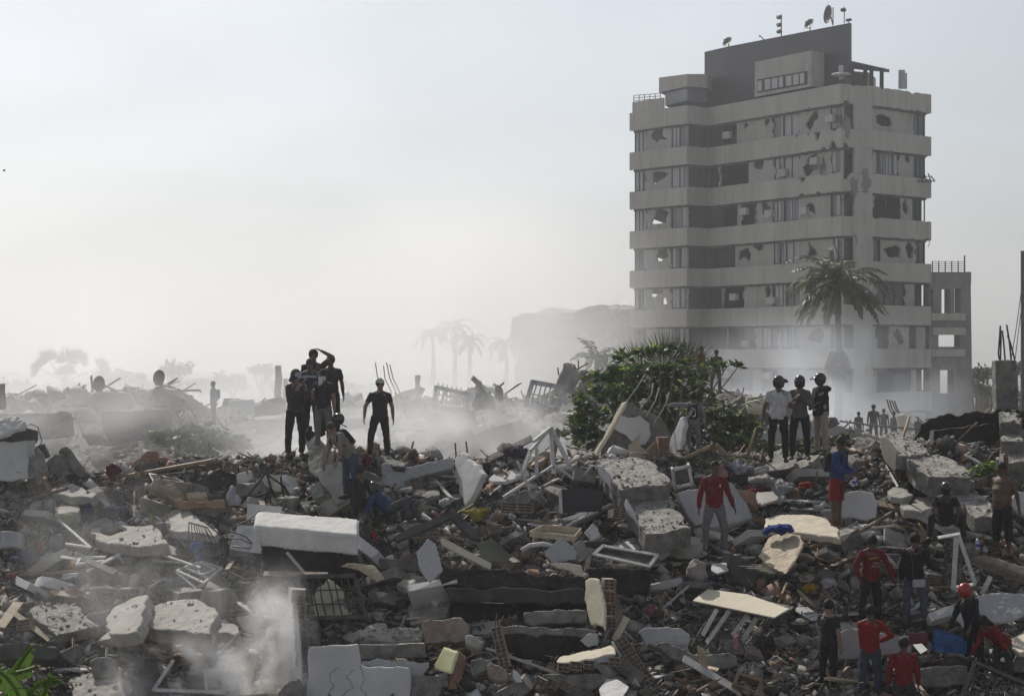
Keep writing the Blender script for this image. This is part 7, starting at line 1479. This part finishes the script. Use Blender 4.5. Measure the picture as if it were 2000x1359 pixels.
# ------------------------------------------------------------------ individual medium pieces
LANDM = [('the white mattress', 598, 1040), ('the big white wall piece', 690, 1310), ('the bright wall edge', 572, 1240), ('the bent square grille', 650, 1165), ('the speckled sunlit slab', 350, 1205), ('the tipped pale slab', 245, 1200), ('the dark rubble-covered slab', 125, 1205),
         ('the cracked grey slab', 245, 1040), ('the pale slab with a ledge', 370, 1015), ('the nested white frames', 390, 1118), ('the V-shaped frame', 140, 1040), ('the navy sack', 172, 998), ('the pitted white wall', 30, 900), ('the reddish beam', 390, 982), ('the upturned black seat', 425, 935),
         ('the burnt chair frame', 530, 960), ('the white wedge wall', 910, 940), ('the seated person', 700, 985), ('the bending man', 680, 930), ('the tent-shaped frame', 1070, 880), ('the black cabinet', 1135, 975), ('the long thick slab', 1240, 925), ('the second thick slab', 1290, 1000), ('the wooden tray', 1085, 1042),
         ('the grey angular board', 1095, 1075), ('the speckled board', 840, 1090), ('the charred beam', 1000, 1165), ('the tall cream wall piece', 1165, 1180), ('the long white window frame', 1220, 1085), ('the grey cushion', 1358, 1110), ('the man in red sweater', 1395, 1010), ('the tilted cream sheet', 1445, 1178), ('the wrecked rack', 1430, 1240),
         ('the curled cardboard', 1520, 1080), ('the cracked flat slab', 1570, 1025), ('the mustard cloth', 1578, 1145), ('the man in red shorts', 1635, 940), ('the stair-like slabs', 1810, 910), ('the crouching person', 1845, 1010), ('the shirtless man', 1955, 1000), ('the brown mattress', 1960, 1110), ('the wire gate', 1865, 1095),
         ('the printed red jacket', 1700, 1120), ('the black jacket', 1787, 1120), ('the red-helmeted man', 1895, 1230), ('the blue crate', 1855, 1258), ('the yellow-faced block', 875, 1295), ('the sunlit hollow brick row', 1145, 1285), ('the stacked cream beams', 1060, 1215), ('the brick heap', 790, 1180), ('the hand-on-hip man', 1700, 1270), ('the grooved beam', 1390, 1320), ('the clothes heap', 1500, 960), ('the banana leaves', 60, 1310), ('the smoke-filled frames', 400, 1320), ('the tall three helmets group', 1560, 900), ('the leaning hollow strip', 1240, 1290)]
USED = set()
def side_word(dx, dy):
    if abs(dx) > 2*abs(dy): return 'left of' if dx < 0 else 'right of'
    if abs(dy) > 2*abs(dx): return 'above' if dy < 0 else 'below'
    return ('upper' if dy < 0 else 'lower')+(' left of' if dx < 0 else ' right of')
ADJ = {'PLAS': ['white', 'clean white'], 'CONCL': ['pale', 'sandy pale'], 'CONC': ['grey', 'mid-grey'], 'CLAY': ['reddish', 'rust-red'], 'CLAYG': ['brownish', 'dusty brown'], 'CONCD': ['dark', 'blackened'], 'ROUGHC': ['rough grey', 'pitted grey'], 'WOOD': ['brown', 'weathered'], 'WOODP': ['tan', 'pale tan'], 'METW': ['white', 'off-white'], 'CREAM': ['cream', 'pale cream']}
def auto_label(px, py, noun, mk, size):
    ds = sorted(((px-l[1])**2+((py-l[2])*1.4)**2, l) for l in LANDM)
    szs = 'small' if size < .32 else ('large' if size > .5 else 'medium')
    for k in range(5):
        l = ds[k][1]; l2 = ds[k+1][1]
        for adj in ADJ[mk][:1]:
            for t in ('%s %s %s %s %s' % (szs, adj, noun, side_word(px-l[1], py-l[2]), l[0]), '%s %s %s %s %s, toward %s' % (szs, adj, noun, side_word(px-l[1], py-l[2]), l[0], l2[0])):
                if t not in USED and len(t.split()) < 16: USED.add(t); return t
    return t
MK = {'PLAS': PLAS, 'CONCL': CONCL, 'CONC': CONC, 'CLAY': CLAY, 'CLAYG': CLAYG, 'CONCD': CONCD, 'ROUGHC': ROUGHC, 'WOOD': WOOD, 'WOODP': WOODP, 'METW': METW, 'CREAM': CREAM}
def lib_mesh(li, m, sub=1):
    key = ('lib', li, m.name)
    if key in TEX: return TEX[key]
    me = bpy.data.meshes.new('piece'); me.from_pydata(LIB[li][1].tolist(), [], LIB[li][2].tolist()); me.materials.append(m); TEX[key] = me; return me
def free_spot(px, py, mg=0):
    return not any(in_poly(px, py, h) for h in HERO)
KINDSP = [('block','concrete_chunk','blocky chunk','chunk',['CONC','ROUGHC','CONCL','CONC','CONCD'],(.3,.62),70),('slabby','slab_piece','flat slab piece','slab piece',['CONCL','CONC','ROUGHC','PLAS'],(.4,.95),75),('shard','plaster_shard','thin plaster shard','plaster piece',['PLAS','CONCL','CREAM','PLAS'],(.3,.7),55),('stick','timber_piece','splintered timber','timber',['WOOD','WOODP','METW','WOOD'],(.4,.95),90)]
for lk, nm, noun, ct, mks, (s0, s1), num in KINDSP:
    got = 0; tries = 0
    while got < num and tries < 3000:
        tries += 1; px = rnd.uniform(5, 1995); rr = interp(RID, px); py = rnd.uniform(rr+6, 1352)
        if not free_spot(px, py): continue
        mk = rnd.choice(mks); sz = rnd.uniform(s0, s1)*(1 if rnd.random() < .8 else 1.3); Y = yg(px, py)-.1; x = (px-1000)/F*Y; li = rnd.choice(KIDX[lk])
        o = bpy.data.objects.new(nm, lib_mesh(li, MK[mk])); COL.objects.link(o); o.location = (x, Y, heap(x, Y)+sz*(.18 if lk == 'block' else .10)); o.scale = (sz, sz, sz)
        o.rotation_euler = (rnd.gauss(.25, .35), rnd.gauss(0, .3), rnd.uniform(0, 6.28)) if lk != 'stick' else (rnd.gauss(0, .3), rnd.gauss(0, .45), rnd.uniform(0, 6.28))
        m_ = o.modifiers.new('bevel', 'BEVEL'); m_.width = .012/sz*.9; m_.segments = 1
        tag(o, auto_label(px, py, noun, mk, sz), ct, {'block': 'concrete chunks scattered over the slope', 'slabby': 'slab pieces scattered over the slope', 'shard': 'plaster shards scattered over the slope', 'stick': 'timbers scattered over the slope'}[lk]); got += 1; HERO.append([(px-9, py-6), (px+9, py-6), (px+9, py+6), (px-9, py+6)])
# loose hollow bricks: one built with its clay webs, then copied
proto = None; got = 0
while got < 34:
    px = rnd.uniform(20, 1980); py = rnd.uniform(interp(RID, px)+10, 1345)
    if not free_spot(px, py): continue
    Y = yg(px, py)-.15; x = (px-1000)/F*Y
    if proto is None:
        mb = MB(); block_bm(mb, V(0,0,0), Matrix.Identity(3), .30, .2, .2, 2, 3); proto = mb.build('loose_hollow_brick', CLAYG); o = proto
    else: o = proto.copy(); COL.objects.link(o)
    o.location = (x, Y, heap(x, Y)+.10); o.rotation_euler = (rnd.gauss(0, .4), rnd.gauss(0, .4), rnd.uniform(-1.2, 1.2)); got += 1
    tag(o, auto_label(px, py, 'hollow brick', 'CLAYG', .3), 'hollow brick', 'loose hollow bricks'); HERO.append([(px-9, py-6), (px+9, py-6), (px+9, py+6), (px-9, py+6)])
# assorted rags and plastic
RC = [('white', (.45,.45,.46)), ('black', (.02,.02,.022)), ('navy', (.03,.04,.10)), ('grey', (.18,.18,.18)), ('maroon', (.14,.02,.03)), ('tan', (.28,.23,.17)), ('teal', (.04,.12,.13))]
got = 0
while got < 26:
    px = rnd.uniform(20, 1980); py = rnd.uniform(interp(RID, px)+12, 1340)
    if not free_spot(px, py): continue
    nm, cc = rnd.choice(RC); t = auto_label(px, py, nm+' rag', 'METW', .4).replace('off-white ', '').replace('medium white ', '').replace('white '+nm, nm)
    cloth_heap('crumpled '+t, px, py, rnd.uniform(18, 40), rnd.uniform(9, 18), cloth('rag_'+nm, cc), group='rags scattered over the slope', lift=.2); got += 1

# large broken slabs of the far heap, seen through the smoke
FARL = [('the fan palm', 126, 760), ('the lower satellite dish', 196, 760), ('the higher satellite dish', 313, 745), ('the man in blue', 417, 800), ('the white square panel', 470, 795), ('the hooded person', 577, 800), ('the man in the pale cap', 742, 800), ('the rough pancaked column', 810, 830), ('the left barred frame', 880, 785), ('the taller barred frame', 1065, 775), ('the tall slanted slab', 1105, 730), ('the three helmets', 1560, 830), ('the distant people', 1710, 840), ('the charred wall', 1870, 840), ('the smoky shrub', 390, 865), ('the pale patched wall', 880, 840)]
save = LANDM[:]; LANDM[:] = FARL; got = 0
for _ in range(900):
    if got >= 120: break
    px = rnd.uniform(-20, 2010); 
    if 1180 < px < 1440: continue
    Y = rnd.choice([rnd.uniform(66, 76), rnd.uniform(54, 74)]); x = (px-1000)/F*Y; z = heap(x, Y); py = H0-(z-CZ)/F*-1*0-(z-CZ)*F/Y; mk = rnd.choice(['CONC','CONCL','CONCD','ROUGHC','CONC','CONCD']); lk = rnd.choice(['slabby','slabby','block','stick','shard']); sz = rnd.uniform(.7, 1.9)*{'block': .6, 'stick': .5}.get(lk, 1.0)
    if any(abs(px-q[0]) < q[2] and Y < 78 and abs(py-q[1]) < 60 for q in ((196,750,22),(313,740,22),(417,800,22),(335,820,22),(880,775,45),(1065,775,45),(1700,830,70),(742,830,28),(610,800,45))): continue
    o = bpy.data.objects.new('far_slab_piece', lib_mesh(rnd.choice(KIDX[lk]), MK[mk])); COL.objects.link(o); o.location = (x, Y, z+sz*.08); o.scale = (sz, sz, sz); o.rotation_euler = (rnd.gauss(.35, .4), rnd.gauss(0, .4), rnd.uniform(0, 6.28))
    tag(o, auto_label(px, py, 'smoky '+{'slabby':'slab piece','block':'chunk','stick':'beam','shard':'thin plate'}[lk], mk, sz*.25), 'slab piece', 'broken slabs on the far heap'); got += 1
LANDM[:] = save
# ------------------------------------------------------------------ smoke and haze
def volmat(name, col, dens, g=.3, scale=.2, lo=.45, hi=.75, center=None, rad=None, power=1.0, stretch=(1,1,1), seed=0, fine=0):
    m = bpy.data.materials.new(name); m.use_nodes = True; t = m.node_tree; N = t.nodes; N.remove(N['Principled BSDF']); Lk = t.links
    v = N.new('ShaderNodeVolumePrincipled'); v.inputs['Color'].default_value = (*col, 1); v.inputs['Anisotropy'].default_value = g
    Lk.new(v.outputs[0], N['Material Output'].inputs['Volume'])
    if center is None: v.inputs['Density'].default_value = dens; return m
    ge = N.new('ShaderNodeTexCoord'); mp = N.new('ShaderNodeMapping'); mp.inputs['Scale'].default_value = stretch; mp.inputs['Location'].default_value = (seed, seed*.7, 0)
    Lk.new(ge.outputs['Object'], mp.inputs[0])
    n = N.new('ShaderNodeTexNoise'); n.inputs['Scale'].default_value = scale; n.inputs['Detail'].default_value = 5; n.inputs['Roughness'].default_value = .58; n.inputs['Distortion'].default_value = .6
    Lk.new(mp.outputs[0], n.inputs['Vector'])
    # falloff: 1 - |(p-c)/r|^2, noise subtracts
    sb = N.new('ShaderNodeVectorMath'); sb.operation = 'SUBTRACT'; sb.inputs[1].default_value = center; Lk.new(ge.outputs['Object'], sb.inputs[0])
    dv = N.new('ShaderNodeVectorMath'); dv.operation = 'DIVIDE'; dv.inputs[1].default_value = rad; Lk.new(sb.outputs[0], dv.inputs[0])
    ln = N.new('ShaderNodeVectorMath'); ln.operation = 'LENGTH'; Lk.new(dv.outputs[0], ln.inputs[0])
    fo = N.new('ShaderNodeMapRange'); fo.interpolation_type = 'SMOOTHSTEP'; fo.inputs[1].default_value = 1.0; fo.inputs[2].default_value = .1; fo.inputs[3].default_value = 0; fo.inputs[4].default_value = 1
    Lk.new(ln.outputs['Value'], fo.inputs[0])
    nr = N.new('ShaderNodeMapRange'); nr.inputs[1].default_value = lo; nr.inputs[2].default_value = hi; Lk.new(n.outputs['Fac'], nr.inputs[0])
    a = N.new('ShaderNodeMath'); a.operation = 'MULTIPLY'; Lk.new(fo.outputs[0], a.inputs[0]); Lk.new(nr.outputs[0], a.inputs[1])
    b = N.new('ShaderNodeMath'); b.operation = 'MULTIPLY'; b.inputs[1].default_value = dens; Lk.new(a.outputs[0], b.inputs[0])
    Lk.new(b.outputs[0], v.inputs['Density']); return m
def smoke(c, r, dens, label, scale=.2, lo=.42, hi=.7, g=.35, col=(.93,.94,.96), stretch=(1,1,1), seed=0, step=1.0):
    mb = MB().box((0,0,0), (2*r[0], 2*r[1], 2*r[2])); o = mb.build('smoke', volmat('smoke_volume', col, dens, g, scale, lo, hi, (0,0,0), r, 1, stretch, seed), fix=True)
    me = o.data
    for v in me.vertices: v.co.z -= r[2]          # centre the box on its origin
    o.location = c; tag(o, label, None, None, 'stuff'); o.data.materials[0].cycles.volume_step_rate = step
    return o
HAZE = volmat('haze_volume', (.94,.95,.97), .0008, .75)
MB().box((0, 700, 28), (3200, 1800, 62)).build('haze', HAZE, label='thin pale smoke haze over the whole site', kind='stuff')

SM = (.985,.988,.992)
smoke((-13, 59, 7.4), (24, 11, 2.9), .21, 'pale smoke drifting low between the near ridge and the far heap at left', .16, .46, .64, .6, SM, (1,1,1.7), 3, 2)
smoke((-17, 104, 8.6), (28, 24, 7.5), .13, 'broad bank of white smoke behind the far heap, left and centre', .06, .38, .66, .75, SM, (1,1,1.5), 8, 3)
smoke((-2, 134, 12), (15, 26, 12), .16, 'tall smoke veil in front of the far collapsed building', .06, .38, .66, .7, SM, (1,1,1.2), 15, 3)
smoke((14.6, 96, 8.3), (9.0, 14, 4.8), .24, 'bluish white smoke pooling at the foot of the tower', .17, .43, .66, .6, (.90,.94,1.0), (1,1,1.2), 21, 1.5)
smoke((14.5, 60, 6.9), (6.5, 8, 2.4), .10, 'thin smoke between the three helmets and the distant people', .25, .45, .66, .55, SM, (1,1,1.4), 27, 1.5)
smoke((-1.6, 49.5, 7.9), (5.0, 4, 2.0), .85, 'bright smoke welling up behind the tent-shaped frame', .40, .46, .64, .55, SM, (1,1,1.1), 31, .8)
smoke((-5.2, 34.4, 4.5), (2.2, 1.3, .85), 3.0, 'dense white smoke around the broken frames at the bottom left', 1.2, .46, .62, .45, SM, (1,1,1.0), 41, .4)
smoke((-4.15, 35.0, 5.1), (.8, 1.1, 1.6), 3.4, 'bright smoke plume rising beside the white wall edge', 1.3, .44, .62, .45, SM, (1,1,.7), 47, .4)
smoke((-6.8, 35.0, 6.3), (3.8, 1.7, 2.2), .30, 'thin smoke wisps drifting over the sunlit slabs', .8, .48, .66, .45, SM, (1,1,.6), 53, .5)
